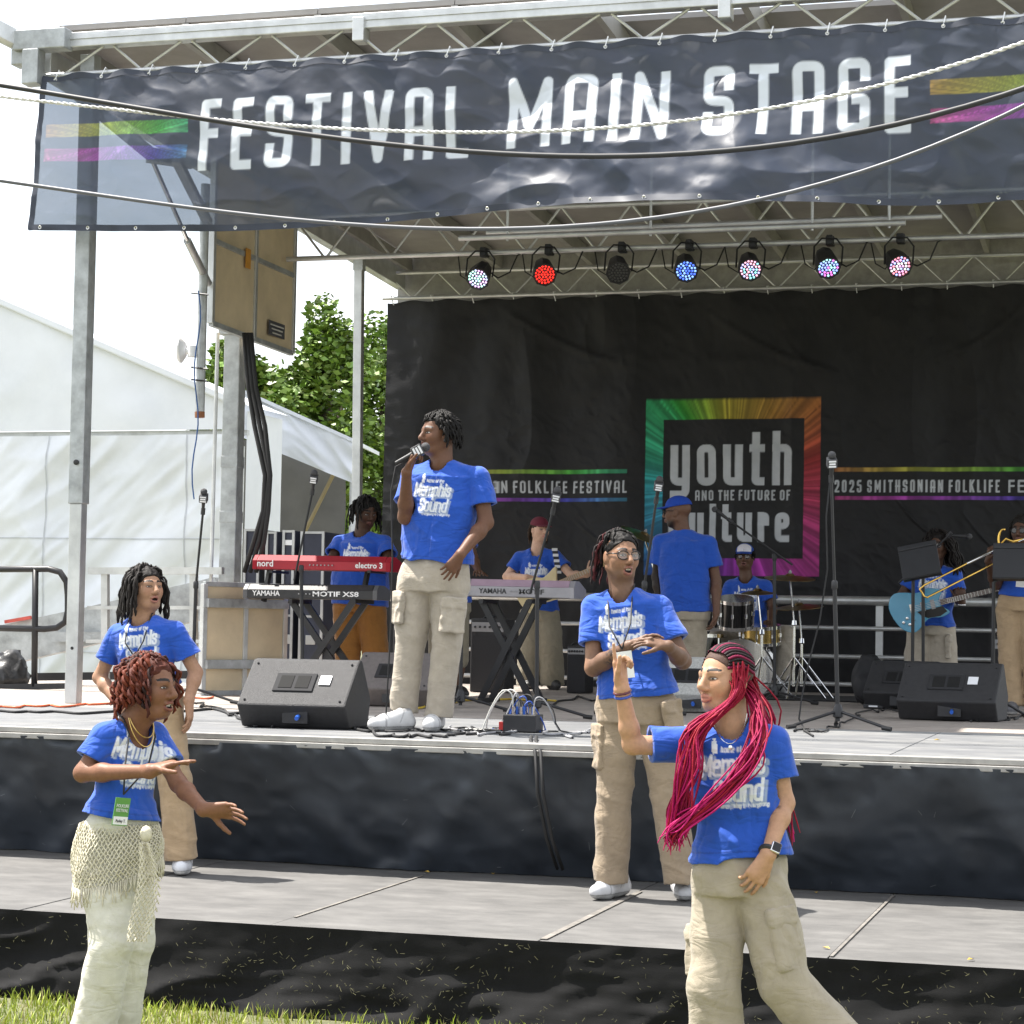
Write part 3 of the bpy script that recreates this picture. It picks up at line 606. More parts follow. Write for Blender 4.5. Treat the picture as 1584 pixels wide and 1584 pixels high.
def dropC(U, Vv):
    c = np.zeros(U.shape+(3,)); c[:] = (.0125,.0125,.0140)
    mk = (U > lx0) & (U < lx1) & (Vv > lz0) & (Vv < lz1) & ~((U > ix0) & (U < ix1) & (Vv > iz0) & (Vv < iz1))
    cx, cz = (lx0+lx1)/2, (lz0+lz1)/2; ang = np.arctan2(Vv-cz, U-cx)      # right 0, up pi/2
    hue = np.interp(np.degrees(ang), [-180,-150,-120,-80,-45,-10,20,45,70,95,130,160,180], [.53,.58,.68,.83,.91,.97,1.0,1.05,1.09,1.14,1.38,1.43,1.53-.0])
    hue = np.where(np.degrees(ang) > 130, np.interp(np.degrees(ang), [130,160,180], [.38,.43,.53]), hue)
    cc = hsv(np.mod(hue, 1), .90, .30)*streaks(ang, 60)[..., None]; c[mk] = np.clip(cc, 0, .9)[mk]
    for x0, x1, zc, h0, h1 in ((X_(1292,730), 1.0, Z_(1430,726), .05, .40), (X_(1292,780), 1.0, Z_(1430,771), .93, .60), (X_(640,730), X_(972,730), Z_(860,730), .06, .42), (X_(640,775), X_(972,775), Z_(860,773), .90, .57)):
        xe = x0+2.4; t = np.clip((U-x0)/(min(x1, xe)-x0), 0, 1); mk = (U > x0) & (U < x1) & (np.abs(Vv-zc) < .019)
        cc = hsv(np.mod(h0+(h1-h0)*t, 1), .85, .30)*streaks(U, 30)[..., None]; c[mk] = cc[mk]
    for sg_, sw in ((segs1, .080), (segs2, .066), (segs3, .016), (segs4, .018), (s4b, .018), (segs5, .018)):
        c = ink(c, (.44,.46,.49), text_dist(sg_, U, Vv, .5, sw), sw, .007)
    return c
def dropP(U, Vv):
    t = (5.17-Vv)/4.1; P2 = np.stack([U, Vv*.35, 0*U], -1)
    y = YB-.05*ridge(P2*1.5, 31)-.035*np.sin(U*6.5+2*fbm(P2, 4)*5)*np.exp(-t*2.2)
    for x0, z0, x1, z1, a in ((-6.7,5.1,-4.9,4.35,.03), (-4.6,5.1,-2.9,4.25,.03), (-2.6,3.2,-1.9,2.6,.03), (-5.9,2.9,-4.9,2.4,.02), (-1.9,3.0,-1.2,2.4,.025), (-2.3,4.4,-1.2,5.0,.02), (-3.7,4.75,-3.1,4.35,.02)):
        tt = np.clip((U-x0)/(x1-x0), -.1, 1.1); zz = z0+(z1-z0)*tt-.12*np.sin(np.clip(tt, 0, 1)*math.pi); y = y-a*np.exp(-((Vv-zz)/.022)**2)*((tt > 0) & (tt < 1))*np.sin(np.clip(tt, 0, 1)*math.pi)
    y = y-.012*ridge(np.stack([U*3, Vv*3, 0*U], -1), 7)-.006*ridge(np.stack([U*9+Vv*5, Vv*9, 0*U], -1), 17)
    z = Vv-.012*(1-np.cos(U*2*math.pi/.45))*np.exp(-t*30)
    return np.stack([U, y, z], -1)
ux = np.concatenate([np.arange(-7.93, -6.6, .03), np.arange(-6.6, -.98, .0075), np.arange(-.95, 1.0, .05)])
vz = np.concatenate([np.arange(1.02, 2.1, .04), np.arange(2.1, 2.78, .0105), np.arange(2.78, 3.2, .0062), np.arange(3.2, 3.95, .0105), np.arange(3.95, 5.2, .035)])
DROPM = M('black backdrop cloth', attr=True, rough=.62, var=.15, vs=3, bump=.15, bs=60, spec=.3)
bd = thing('backdrop', 'black stage backdrop printed with youth and the future of culture in a rainbow square', 'backdrop', (-3.5,22,1.1))
sheet('cloth', dropP, ux, vz, DROPM, bd, dropC)
for k in range(20):
    x = -7.85+.45*k; MB().tube([V(x,21.97,5.13), V(x,21.87,5.21), V(x+.01,21.93,5.215)], .006, 5).build('tie', WHT, bd)
# ================================================================== guard rail before the backdrop
gr = thing('guard_rail', 'aluminium guard rail with four bars standing before the black backdrop', 'rail', (-3,21.6,ZU))
YG = 21.55
for z in (2.02, 1.75, 1.47, 1.2): MB().tube([(-7.6, YG, z+.0), (1.2, YG, z+.0)], .045 if z > 2 else .022, 10).build('rail_bar', ALU, gr, smooth='auto')
for x in (-7.5, -5.05, -2.6, -.15): MB().box((x, YG+.05, 1.57), (.07,.05,.95)).build('rail_post', ALU, gr)
# ================================================================== tents
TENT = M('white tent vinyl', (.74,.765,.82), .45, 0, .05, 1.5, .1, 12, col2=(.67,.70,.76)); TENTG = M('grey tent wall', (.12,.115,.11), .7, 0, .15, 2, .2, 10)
def tent(name, label, x_ap, z_ap, x_e, z_e, y0, y1, wall):
    t = thing(name, label, 'tent', (x_e, y0, 0)); xm = 2*x_ap-x_e
    for a, b in ((x_e+.05, x_ap), (x_ap, xm-.05)):
        za, zb = (z_e, z_ap) if a > b-50 and b == x_ap else (z_ap, z_e)
        us = np.linspace(0, 1, 40); sheet('roof_sheet', lambda U, Vv: np.stack([a+(b-a)*U, y0+(y1-y0)*Vv, za+(zb-za)*U-.05*np.sin(np.mod(Vv*2, 1)*math.pi)*np.sin(U*math.pi)], -1), us, np.linspace(0, 1, 40), TENT, t)
    def gab(U, Vv):
        x = x_e+(xm-x_e)*U; top = z_ap-(np.abs(x-x_ap)/abs(x_e-x_ap))*(z_ap-z_e)-.02; z = (z_e-.28)+(top-z_e+.28)*Vv
        return np.stack([x, y0-.03-.03*ridge(np.stack([x*.8, z*1.2, 0*x], -1), 2), z], -1)
    sheet('gable', gab, np.linspace(0, 1, 200), np.linspace(0, 1, 16), TENT, t)
    for s in (0, 1):   # roof edge band
        xa = x_e if s == 0 else xm
        MB().beam(V(xa, y0-.05, z_e), V(x_ap, y0-.05, z_ap), .10, .10).build('roof_edge', TENT, t, bevel=.02)
    if wall:
        def wl(U, Vv):
            x = x_e+(xm-x_e)*U; z = (z_e-.34)*Vv; k = (x-x_e)*.75-(z-1.5)*.85
            y = y0+.02-.09*ridge(np.stack([k*.9, (x+z)*.22, 0*x], -1), 13)-.03*ridge(np.stack([k*2.6, (x+z)*.45, 0*x], -1), 3)-.015*ridge(np.stack([k*6, (x+z), 0*x], -1), 5)
            return np.stack([x, y, z], -1)
        sheet('wall_sheet', wl, np.linspace(0, 1, 420), np.linspace(0, 1, 120), TENT, t)
        SEAM = M('tent seam', (.52,.54,.58), .5); xr = xm-x_e
        for v_ in (.33, .68): sheet('seam', lambda U, Vv: wl(U, Vv)-np.array([0,.012,0]), np.linspace(0, 1, 300), np.array([v_, v_+.0035]), SEAM, t)
        for u_ in np.arange(.06, 1, .155): sheet('seam', lambda U, Vv: wl(U, Vv)-np.array([0,.012,0]), np.array([u_, u_+.0012]), np.linspace(0, 1, 120), SEAM, t)
        MB().beam(V(x_e, y0+.1, z_e-.31), V(xm, y0+.1, z_e-.31), .06, .06).build('eave_bar', ALU, t)
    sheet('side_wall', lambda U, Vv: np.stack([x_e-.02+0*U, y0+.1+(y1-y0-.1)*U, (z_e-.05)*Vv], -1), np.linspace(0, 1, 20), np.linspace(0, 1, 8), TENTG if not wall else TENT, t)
    return t
q0 = at(0,465,Y=24); q1 = at(380,628,Y=24); sl_ = (q0.z-q1.z)/(q1.x-q0.x); xa = q1.x-6.0
tent('marquee', 'big white marquee with sloping roof and rippled wall beside the stage', xa, q1.z+sl_*6.0, q1.x, q1.z, 24, 25.2, True)
t2 = thing('service_tent', 'white roofed service tent with dark interior behind the flight cases', 'tent', at(545,900,Y=27))
a, b, c_, d = at(355,598,Y=27), at(547,684,Y=27), at(547,748,Y=27), at(355,668,Y=27)
def vb(U, Vv):
    A_ = np.array(a); B_ = np.array(b); C_ = np.array(c_); D_ = np.array(d); U_ = U[..., None]; V_ = Vv[..., None]
    P = (A_*(1-U_)+B_*U_)*V_+(D_*(1-U_)+C_*U_)*(1-V_); P[..., 1] -= .05*ridge(np.stack([U*3, Vv*2+U*3, 0*U], -1), 4); return P
sheet('valance', vb, np.linspace(0, 1, 60), np.linspace(0, 1, 20), TENT, t2)
MB().prism([a, b, b+V(0,0,.05), a+V(0,0,.05)], V(0,-.06,0), V(0,1.0,-.1)).build('roof_sheet', TENT, t2)
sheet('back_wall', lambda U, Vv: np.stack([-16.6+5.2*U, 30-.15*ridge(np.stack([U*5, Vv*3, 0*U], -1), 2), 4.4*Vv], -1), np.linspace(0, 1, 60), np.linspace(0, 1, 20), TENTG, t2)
for px in (549, 372): MB().beam(at(px,690,Y=27.1), V(at(px,690,Y=27.1).x, 27.1, 0), .09, .09).build('tent_leg', ALU, t2)
MB().tube([at(458,850,Y=28), at(530,705,Y=27.3)], .03, 6).build('guy_strap', M('tan webbing', (.35,.28,.18), .8), t2)
# ================================================================== flight cases
CASE = M('case panel', (.020,.024,.045), .5, 0, .2, 6); CEDGE = M('case edging', (.42,.42,.42), .4, .8, .15)
for i, (px0, px1, pt, lab) in enumerate(((372,402,818,'next to the tower post'), (406,428,822,'second from the tower post'), (432,456,820,'third from the tower post'), (460,502,822,'widest one beside the keyboardist'))):
    Y0 = 19.6; A_ = at(px0,1060,Y=Y0); B_ = at(px1,pt,Y=Y0); zc = max(B_.z, 1.6)
    t = thing('flight_case', 'tall dark blue flight case with silver edging, '+lab, 'case', (A_.x, Y0, ZU), 'flight cases behind the keyboards')
    w_ = B_.x-A_.x; c0 = V((A_.x+B_.x)/2, Y0+.3, (zc+ZU)/2)
    MB().box(c0, (w_-.01, .58, zc-ZU-.01)).build('shell', CASE, t)
    for sx in (-1, 1): MB().box(c0+V(sx*(w_/2-.012),-.295,0), (.026,.02,zc-ZU)).build('corner_edging', CEDGE, t)
    for f in (0, .45, .62, 1): MB().box(V(c0.x, Y0+.004, ZU+.012+(zc-ZU-.024)*f), (w_-.05,.016,.022)).build('band_edging', CEDGE, t)
    for f in (.3, .8): MB().box(V(c0.x, Y0+.005, ZU+(zc-ZU)*f), (.10,.012,.09)).build('latch', CEDGE, t, bevel=.004)
    if i == 2: MB().box(V(c0.x, Y0+.006, ZU+(zc-ZU)*.92), (.08,.008,.05)).build('paper_label', WHT, t)
# ================================================================== ramp, rails, bag on the left
rmp = thing('ramp', 'galvanised sloping ramp beam behind the grey guard rail', 'ramp', at(200,1000,Y=18.2))
MB().prism([at(-60,980,Y=18.2), at(130,940,Y=18.2), at(330,893,Y=18.2), at(345,915,Y=18.2), at(345,950,Y=18.2), at(130,1000,Y=18.2), at(-60,1045,Y=18.2)], V(0,0,0), V(0,.12,0)).build('side_beam', GALV, rmp)
MB().beam(at(8,962,Y=18.15), at(48,955,Y=18.15), .03, .03).build('reflector_strip', M('red white strip', (.5,.08,.06), .5, var=.3), rmp)
MB().beam(at(75,985,Y=18.1), at(330,985,Y=18.1), .06, .09).build('cross_bar', GALV, rmp)
MB().beam(at(55,1047,Y=17.9), at(330,1043,Y=17.9), .06, .07).build('cross_bar', DKMET, rmp)
hr = thing('handrail', 'black tubular handrail with rounded end at the stage stairs', 'handrail', at(55,1062,Y=16.9))
P = [at(-80,881,Y=16.9), at(75,880,Y=16.9), at(93,885,Y=16.9), at(103,900,Y=16.9), at(105,920,Y=16.9), at(105,945,Y=16.9), at(101,962,Y=16.9), at(88,971,Y=16.9), at(70,973,Y=16.9), at(-80,970,Y=16.9)]
MB().tube(P, .028, 10).build('rail_loop', DKMET, hr, smooth=True)
MB().tube([at(55,880,Y=16.9), at(53,1062,Y=16.9)], .028, 10).build('rail_post', DKMET, hr, smooth=True)
MB().beam(at(-60,1064,Y=16.9), at(110,1061,Y=16.9), .05, .05).build('foot_bar', DKMET, hr)
g2 = thing('guard_rail', 'square aluminium guard rail beside the telescopic roof pole', 'rail', at(230,1060,Y=17.1))
for px in (163, 300): MB().beam(at(px,885,Y=17.1), at(px,1064,Y=17.1), .06, .05).build('rail_post', ALU, g2)
for py, a0, a1, w_ in ((883,138,345,.06),(940,136,345,.03),(992,134,345,.03)): MB().beam(at(a0,py,Y=17.08), at(a1,py,Y=17.08), w_, w_).build('rail_bar', ALU, g2)
s = SDF((-10.6,17,1.0), (-9.3,18.3,1.6), .025); p = at(5,1048,Y=17.3); s.ell(p+V(0,0,.02), (.22,.2,.16)); s.ell(p+V(.08,0,.1), (.12,.12,.14), k=.05)
s.noise(lambda P: -.045*(crease(P*7, 2)-.3)-.03*(crease(P*13, 5)-.3)); vs, qs = s.mesh(); tag(npmesh('rubbish_bag', vs, qs, M('black bag', (.010,.010,.011), .45, bump=.5, bs=30)), 'crumpled black rubbish bag slumped under the black handrail', 'bag')
# ================================================================== trees
BARK = M('bark', (.09,.07,.05), .9, var=.3, bump=.5, bs=20); LEAFM = M('tree leaves', attr=True, rough=.5, var=.15)
def tree(name, label, base, clumps, n, seed, trunk_top, lsz=.16):
    rg = np.random.RandomState(seed); t = thing(name, label, 'tree', base); b = Vector(base); tt = Vector(trunk_top)
    mb = MB(); mb.tube([b, b.lerp(tt, .5)+V(.2,0,0), tt], [.35,.26,.08], 10)
    for c_, r in clumps: mb.tube([b.lerp(tt, .55), b.lerp(tt, .6).lerp(Vector(c_), .6)+V(0,0,.2), Vector(c_)], [.12,.07,.02], 6)
    mb.build('trunk', BARK, t, smooth=True)
    Ps = []; W = np.array([r[0]*r[1]*r[2] for _, r in clumps])**.7; W /= W.sum()
    for (c_, r), w_ in zip(clumps, W):
        k = int(n*w_); u = rg.normal(size=(k, 3)); u /= np.linalg.norm(u, axis=1)[:, None]; rad = rg.uniform(.35, 1.0, k)**.6; p = np.array(c_)+u*np.array(r)*rad[:, None]
        keep = fbm(p*.9, seed) > .40+.10*rg.rand(k); p = p[keep]; Ps.append(p)
    P = np.concatenate(Ps); k = len(P); sz = rg.uniform(.45, 1.5, k)[:, None]*lsz
    a = rg.normal(size=(k, 3)); a /= np.linalg.norm(a, axis=1)[:, None]; a[:, 2] = a[:, 2]*.5+.1; bq = np.cross(a, rg.normal(size=(k, 3))); bq /= np.linalg.norm(bq, axis=1)[:, None]
    vs = np.stack([P-a*sz, P+bq*sz*.5, P+a*sz, P-bq*sz*.5], 1).reshape(-1, 3); c = np.array([.095,.175,.026])*rg.uniform(.5, 1.6, (k, 1))+rg.rand(k, 1)*np.array([.05,.04,.0])
    npmesh('crown', vs, np.arange(k*4).reshape(-1, 4), LEAFM, t, np.repeat(c, 4, 0), False); return t
YT = 46
cl = lambda px, py, rx, rz_, dy=0: (tuple(at(px, py, Y=YT+dy)), (rx, rx*.9, rz_))
tree('broadleaf_tree', 'leafy green tree with thin top rising between tower and rear post', (at(500,900,Y=YT).x, YT, 0), [cl(500,520,.55,1.0), cl(505,570,.9,1.0), cl(450,610,1.0,.8), cl(540,600,1.0,1.2,1), cl(480,660,1.6,1.2), cl(560,670,1.3,1.5), cl(430,690,1.2,1.0), cl(500,760,2.0,1.6), cl(515,545,.7,.9), cl(570,800,1.6,2.0,1), cl(420,640,1.1,.7)], 34000, 3, at(500,520,Y=YT), .105)
tree('broadleaf_tree', 'broad bright green tree with its crown against the backdrop edge', (at(600,900,Y=YT+4).x, YT+4, 0), [cl(585,560,.9,1.3,4), cl(590,640,1.2,1.5,4), cl(600,730,1.6,1.8,4), cl(575,780,1.5,1.5,3), cl(640,650,2,2.5,5), cl(585,860,1.6,1.8,3)], 26000, 5, at(600,560,Y=YT+4), .105)
tree('broadleaf_tree', 'sparse green tree partly hidden by the tower post', (at(370,900,Y=YT-2).x, YT-2, 0), [cl(362,570,.6,.8,-2), cl(372,600,.9,.8,-2), cl(395,600,.7,.8,-2), cl(380,650,1.3,1.1,-2)], 9000, 9, at(372,570,Y=YT-2), .105)
# ================================================================== people
def frame(f, u=(0,0,1)):
    """matrix whose columns are right(x), forward(y), up(z)"""
    f = n3(f); u = np.array(u, float); u = n3(u-f*(u@f)); x = np.cross(f, u); return np.stack([x, f, u], 1)
def rotv(v, ax, a):
    ax = n3(ax); v = np.array(v); return v*math.cos(a)+np.cross(ax, v)*math.sin(a)+ax*(ax@v)*(1-math.cos(a))
def hand(s, wrist, f, n, side, curl=(.3,.3,.35,.4), spread=.12, thumb=.6, sc=1., tcurl=.3):
    """f fingers' way, n out of the palm, side +-1: thumb lies on side*(f x n)"""
    f = n3(f); n = np.array(n, float); n = n3(n-f*(n@f)); x = np.cross(f, n)*side; w_ = np.array(wrist, float)
    R0 = .0080*sc
    kn = []
    for i, (o, l) in enumerate(((.030,.086),(.010,.090),(-.010,.086),(-.029,.078))):
        k_ = w_+f*l*sc+x*o*sc; kn.append(k_); s.cone(w_+x*o*.55*sc+f*.012*sc, k_, .015*sc, .0118*sc, .012)
    s.cone(w_+f*.03*sc, w_+f*.07*sc-x*.004, .020*sc, .018*sc, .015)
    for i in range(4):
        ln = (.072,.080,.074,.058)[i]*sc; d = rotv(f, n, -spread*(1.5-i)*side if side > 0 else spread*(1.5-i)); 
        d = n3(f+x*(spread*(1.5-i)*1.15)); p = kn[i]; c_ = curl[i]
        for j, fr in enumerate((.44,.31,.25)):
            d = rotv(d, np.cross(f, n), c_*(1.0 if j else .85)); d = n3(d); q = p+d*ln*fr; r = R0*(1-.09*j); s.cone(p, q, r, r*.92, .002 if j else .005); p = q
    d = n3(f*.55+x*.8*thumb+n*.25); p = w_+f*.022*sc+x*.024*sc; q = p+d*.042*sc; s.cone(p, q, .0135*sc, .0105*sc, .012)
    d = n3(d+f*tcurl+n*tcurl*.4); q2 = q+d*.032*sc; s.cone(q, q2, .0105*sc, .0092*sc, .006); d = n3(d+f*tcurl*.6); s.cone(q2, q2+d*.026*sc, .0092*sc, .0075*sc, .004)
def head_sdf(s, H, c, k=1., mouth=0, jaw=1.):
    """H: 3x3 frame (right, face, up); c: centre; k: scale"""
    P = lambda x, y, z: np.array(c)+H@(np.array([x, y, z])*k)
    E_ = lambda p, r, kk=.02: s.ell(P(*p), np.array(r)*k, H, kk)
    C_ = lambda a, b, ra, rb, kk=.012: s.cone(P(*a), P(*b), ra*k, rb*k, kk)
    E_((0,-.012,.032), (.074,.096,.084)); E_((0,.022,-.022), (.064*jaw,.072,.088), .03); E_((0,.040,-.088), (.036*jaw,.036,.028), .03)
    for sx in (-1, 1):
        E_((sx*.040,.052,-.022), (.026,.028,.030), .03); C_((sx*.058,-.005,-.055), (sx*.030,.045,-.092), .020, .018, .03)
        E_((sx*.0765,-.010,-.008), (.009,.021,.031), .008); E_((sx*.074,.004,-.022), (.008,.010,.012), .01)
        C_((sx*.014,.086,.026), (sx*.046,.070,.022), .011, .009, .014); E_((sx*.0125,.098,-.033), (.0095,.011,.0085), .008)
        C_((sx*.021,.0855,.0125), (sx*.042,.0775,.011), .0042, .0040, .004)
        C_((sx*.022,.084,-.0065), (sx*.041,.077,-.006), .0036, .0034, .004)
    C_((0,.088,.018), (0,.113,-.024), .0085, .0135, .012); E_((0,.110,-.028), (.0125,.013,.0115), .008)
    o = mouth
    C_((-.019,.090,-.058), (0,.099,-.0555), .0055, .0075, .008); C_((.019,.090,-.058), (0,.099,-.0555), .0055, .0075, .008)
    C_((-.017,.088,-.067-o*.9), (0,.096,-.071-o), .0055, .0085, .008); C_((.017,.088,-.067-o*.9), (0,.096,-.071-o), .0055, .0085, .008)
    if o > 0: s.ell(P(0,.098,-.063-o*.5), np.array([.019,.018,.004+o*.55])*k, H, 0, 's')
def head_color(vs, H, c, k, skin, lip, mouth, brow=(.012,.009,.008), stubble=0):
    q = (vs-np.array(c))@H/k; n = len(vs); col = np.tile(np.array(skin, float), (n, 1)); col *= (1+.10*(fbm(vs*45, 3)-.5)+.12*(fbm(vs*9, 8)-.5))[:, None]
    f = q[:, 1] > .06; x = np.abs(q[:, 0])
    def mixc(w_, c_): col[:] = col*(1-w_[:, None])+np.array(c_)*w_[:, None]
    z0 = -.063-mouth*.5
    e = (x/.024)**2+((q[:, 2]-z0)/(.0145+mouth*.7))**2; mixc(np.clip((1.15-e)*4, 0, 1)*f*.8, lip)
    if mouth > 0:
        e = (x/.017)**2+((q[:, 2]-z0)/(.003+mouth*.6))**2; mixc(np.clip((1.1-e)*5, 0, 1)*f, (.012,.004,.004))
        if mouth > .008: mixc((((x < .012) & (np.abs(q[:, 2]-(z0+mouth*.38)) < .004)) & f)*1., (.75,.72,.66))
    else: mixc(((np.abs(q[:, 2]-z0) < .0016) & (x < .020) & f)*.8, np.array(lip)*.35)
    zb = .031+.004*np.sin(np.clip((x-.012)/.04, 0, 1)*math.pi); mixc(((np.abs(q[:, 2]-zb) < .0062-.0030*np.clip((x-.02)/.035, 0, 1)) & (x > .012) & (x < .054) & (q[:, 1] > .045))*1., np.array(brow)*.5)
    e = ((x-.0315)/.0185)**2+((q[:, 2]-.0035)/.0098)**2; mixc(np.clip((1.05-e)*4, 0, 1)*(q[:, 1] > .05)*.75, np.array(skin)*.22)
    if stubble: mixc(np.clip((-.050-q[:, 2]+.25*np.clip(.03-q[:, 1], 0, .1))/.03, 0, 1)*np.clip((q[:, 1]+.01)/.03, 0, 1)*(1-np.clip(1.6-((x/.028)**2+((q[:, 2]-z0)/(.018+mouth))**2), 0, 1))*stubble, (.010,.008,.007))
    # cheeks a touch warmer
    e = ((x-.04)/.025)**2+((q[:, 2]+.02)/.03)**2; mixc(np.clip(1-e, 0, 1)*f*.18, np.array(skin)*np.array([1.25,.85,.8]))
    return col
EYEM = M('eye', attr=True, rough=.12, var=.02)
SKINM = M('skin', attr=True, rough=.52, var=.10, vs=70, bump=.10, bs=220, spec=.32)
SHIRTM = M('blue jersey', attr=True, rough=.85, var=.06, vs=40, bump=.16, bs=420, sheen=.2, wr=.9, wrs=4.5)
BLUE = np.array([.006,.068,.41])
def cloth(name, col, bump=.25, bs=380, rough=.85, var=.10): return M(name, col, rough, 0, var, 14, bump, bs, sheen=.15, wr=.42, wrs=6.5)
KHAKI = cloth('khaki cotton', (.33,.285,.215)); TAN = cloth('tan cotton', (.36,.255,.15)); CREAM = cloth('cream denim', (.56,.545,.47)); STONE = cloth('stone cotton', (.37,.325,.26)); BROWNK = cloth('brown khaki', (.28,.215,.145)); MUST = cloth('mustard corduroy', (.26,.11,.018)); DKKH = cloth('olive khaki', (.24,.21,.15))
# the shirt print, as a distance field in metres around its centre
PR1, _e = text_segs('Memphis', -.128, .004, .088, .037, .011, .0015, .34, .16); PR1 = fit('Memphis', -.125, .118, .000, .085, .0125, .0005, .34, .14)
PR2 = fit('Sound', -.085, .105, -.098, .088, .0130, .0005, .34, .14); PR3 = fit('home of the', -.040, .075, .088, .022, .0034, .0012, .3, .14); PR4 = fit('everything is everything', -.055, .125, -.118, .016, .0026, .001, .3, .1)
def print_color(u, v, base):
    c = np.tile(base, (len(u), 1)); W = np.array([.70,.73,.78]); Gy = np.array([.33,.40,.52])
    for sg_, sw in ((PR1, .0125), (PR2, .0130)):
        d2 = text_dist(sg_, u-.008, v+.009, .5, sw); d1 = text_dist(sg_, u, v, .5, sw)
        a = np.clip((.0105-d2)/.004+.5, 0, 1)[:, None]*.8; c = c*(1-a)+Gy*a
        a = np.clip((.0095-d1)/.003+.5, 0, 1)[:, None]; b = np.clip((.0062-d1)/.003+.5, 0, 1)[:, None]; c = c*(1-a*.5)+base*a*.5; c = c*(1-b)+W*b
    for sg_, sw in ((PR3, .0034), (PR4, .0026)):
        a = np.clip((sw*.75-text_dist(sg_, u, v, .5, sw))/.003+.5, 0, 1)[:, None]*.85; c = c*(1-a)+W*a
    mk = (np.abs(u+.062) < .010) & (v > .085) & (v < .132) | (np.abs(u+.062) < .005) & (v >= .13) & (v < .142); c[mk] = W
    return c
def person(name, label, S):
    """S: joints in world metres + clothes; see the calls"""
    h = S.get('h', .0042); J = S['J']; near = h < .005
    torso = n3(J['neck']-J['hip']); lat = n3(J['shr']-J['shl']); lat = n3(lat-torso*(lat@torso)); fw = np.cross(lat, torso)*S.get('flip', 1)
    sk = S['skin']; HF = frame(S['face'], S.get('hup', (0,0,1))); hc = np.array(J['head']); k = S.get('hk', 1.)
    # ---- body
    pts = [J[q] for q in ('head','neck','shl','shr','ell','elr','wrl','wrr')]; lo = np.min(pts, 0)-.27; hi = np.max(pts, 0)+.24
    if S.get('legs'): lo = np.minimum(lo, np.min([J['anl'], J['anr']], 0)-.15); hi = np.maximum(hi, np.max([J['knl'], J['knr']], 0)+.1)
    s = SDF(lo, hi, h); head_sdf(s, HF, hc, k, S.get('mouth', 0), S.get('jaw', 1.)); b = S.get('bulk', 1.)
    nb = np.array(J['neck']); s.cone(hc+HF@np.array([0,-.028,-.06])*k, nb-torso*.02, .052*k*b**.5, .060*b**.5, .03); s.cone(hc+HF@np.array([0,.0,-.075])*k, nb+fw*.01, .042, .05, .03)
    ch = nb-torso*.12
    for sd in 'lr':
        s.cone(nb-torso*.045, J['sh'+sd]-torso*.03, .042*b, .036*b, .03); s.cone(ch, J['sh'+sd]-torso*.03, .06*b, .036*b, .03)
        ab = S.get('arm', 1.)*b**.5; e_ = J['el'+sd]; w_ = J['wr'+sd]
        s.cone(J['sh'+sd]-torso*.02, e_, .046*ab, .040*ab, .02); mid = e_+(w_-e_)*.3; s.cone(e_, mid, .039*ab, .041*ab, .02); s.cone(mid, w_, .040*ab, .0265*ab**.5, .02)
        hd = S['hand_'+sd]; s.cone(w_, w_+n3(hd[0])*.02, .026, .022, .02); hand(s, w_+n3(hd[0])*.012, hd[0], hd[1], hd[2], *hd[3:])
    if S.get('legs'):
        s.cone(ch, J['hip'], .09, .09, .03)
        for sd in 'lr': s.cone(J['hip'], J['kn'+sd], .085, .06, .03); s.cone(J['kn'+sd], J['kn'+sd]*.65+J['an'+sd]*.35, .058, .062, .03); s.cone(J['kn'+sd]*.65+J['an'+sd]*.35, J['an'+sd], .06, .038, .03)
    vs, qs = s.mesh(); col = head_color(vs, HF, hc, k, sk, S['lip'], S.get('mouth', 0), S.get('brow', (.012,.009,.008)), S.get('stubble', 0))
    for c_, r, cc, w_ in S.get('ink', ()):     # tattoos and nails
        d = np.linalg.norm(vs-np.array(c_), axis=1); a = np.clip((r-d)/r*3, 0, 1)*(fbm(vs*70, 4) > .47)*w_; col = col*(1-a[:, None])+np.array(cc)*a[:, None]
    body = npmesh('person', vs, qs, SKINM, None, col); tag(body, label, 'person')
    # ---- eyes
    for sx in (-1, 1):
        mb = MB(); mb.ball((0,0,0), (.0145,.0105,.0060), 14, Matrix.Identity(3)); a = np.array(mb.v); a = a[:, [0, 2, 1]]*np.array([1,1,1.0]); 
        a = np.stack([np.array(mb.v)[:, 0], np.array(mb.v)[:, 1]*.62, np.array(mb.v)[:, 2]], 1); ga = S.get('gaze', 0.)
        r = np.hypot(a[:, 0]-ga*.005, a[:, 2]*1.0); c = np.where((r < .0066)[:, None] & (a[:, 1] > 0)[:, None], np.array([.012,.008,.006]), np.array([.48,.45,.43])); c = np.where((a[:, 2] > .0036)[:, None], np.array([.012,.009,.008]), c)
        tl = rotv((0,1,0), (0,0,1), -sx*.28); Rm = np.stack([np.cross(tl, (0,0,1)), tl, (0,0,1)], 1)
        p = hc+((a@Rm.T+np.array([sx*.0315,.0825,.0030]))*k)@HF.T; npmesh('eye', p, np.array([f for f in mb.f if len(f) == 4]), EYEM, body, c)
    # ---- shirt
    drop = torso*S.get('drop', .022); W = list(S['shirt']); sh2 = np.linalg.norm(J['shr']-J['shl'])/2; W[2] = min(W[2], sh2+.012) if not S.get('belly') else W[2]; W[3] = min(W[3], sh2+.004); W[4] = min(W[4], sh2-.012); hs = S.get('hs', .0046); hem = np.array(J['hem']); n_ = 6
    sl = {sd: J['sh'+sd]+(J['el'+sd]-J['sh'+sd])*S.get('slv', .62) for sd in 'lr'}
    pts = [J['neck'], J['shl'], J['shr'], hem, sl['l'], sl['r']]; lo = np.min(pts, 0)-.26; hi = np.max(pts, 0)+.14; s = SDF(lo, hi, hs)
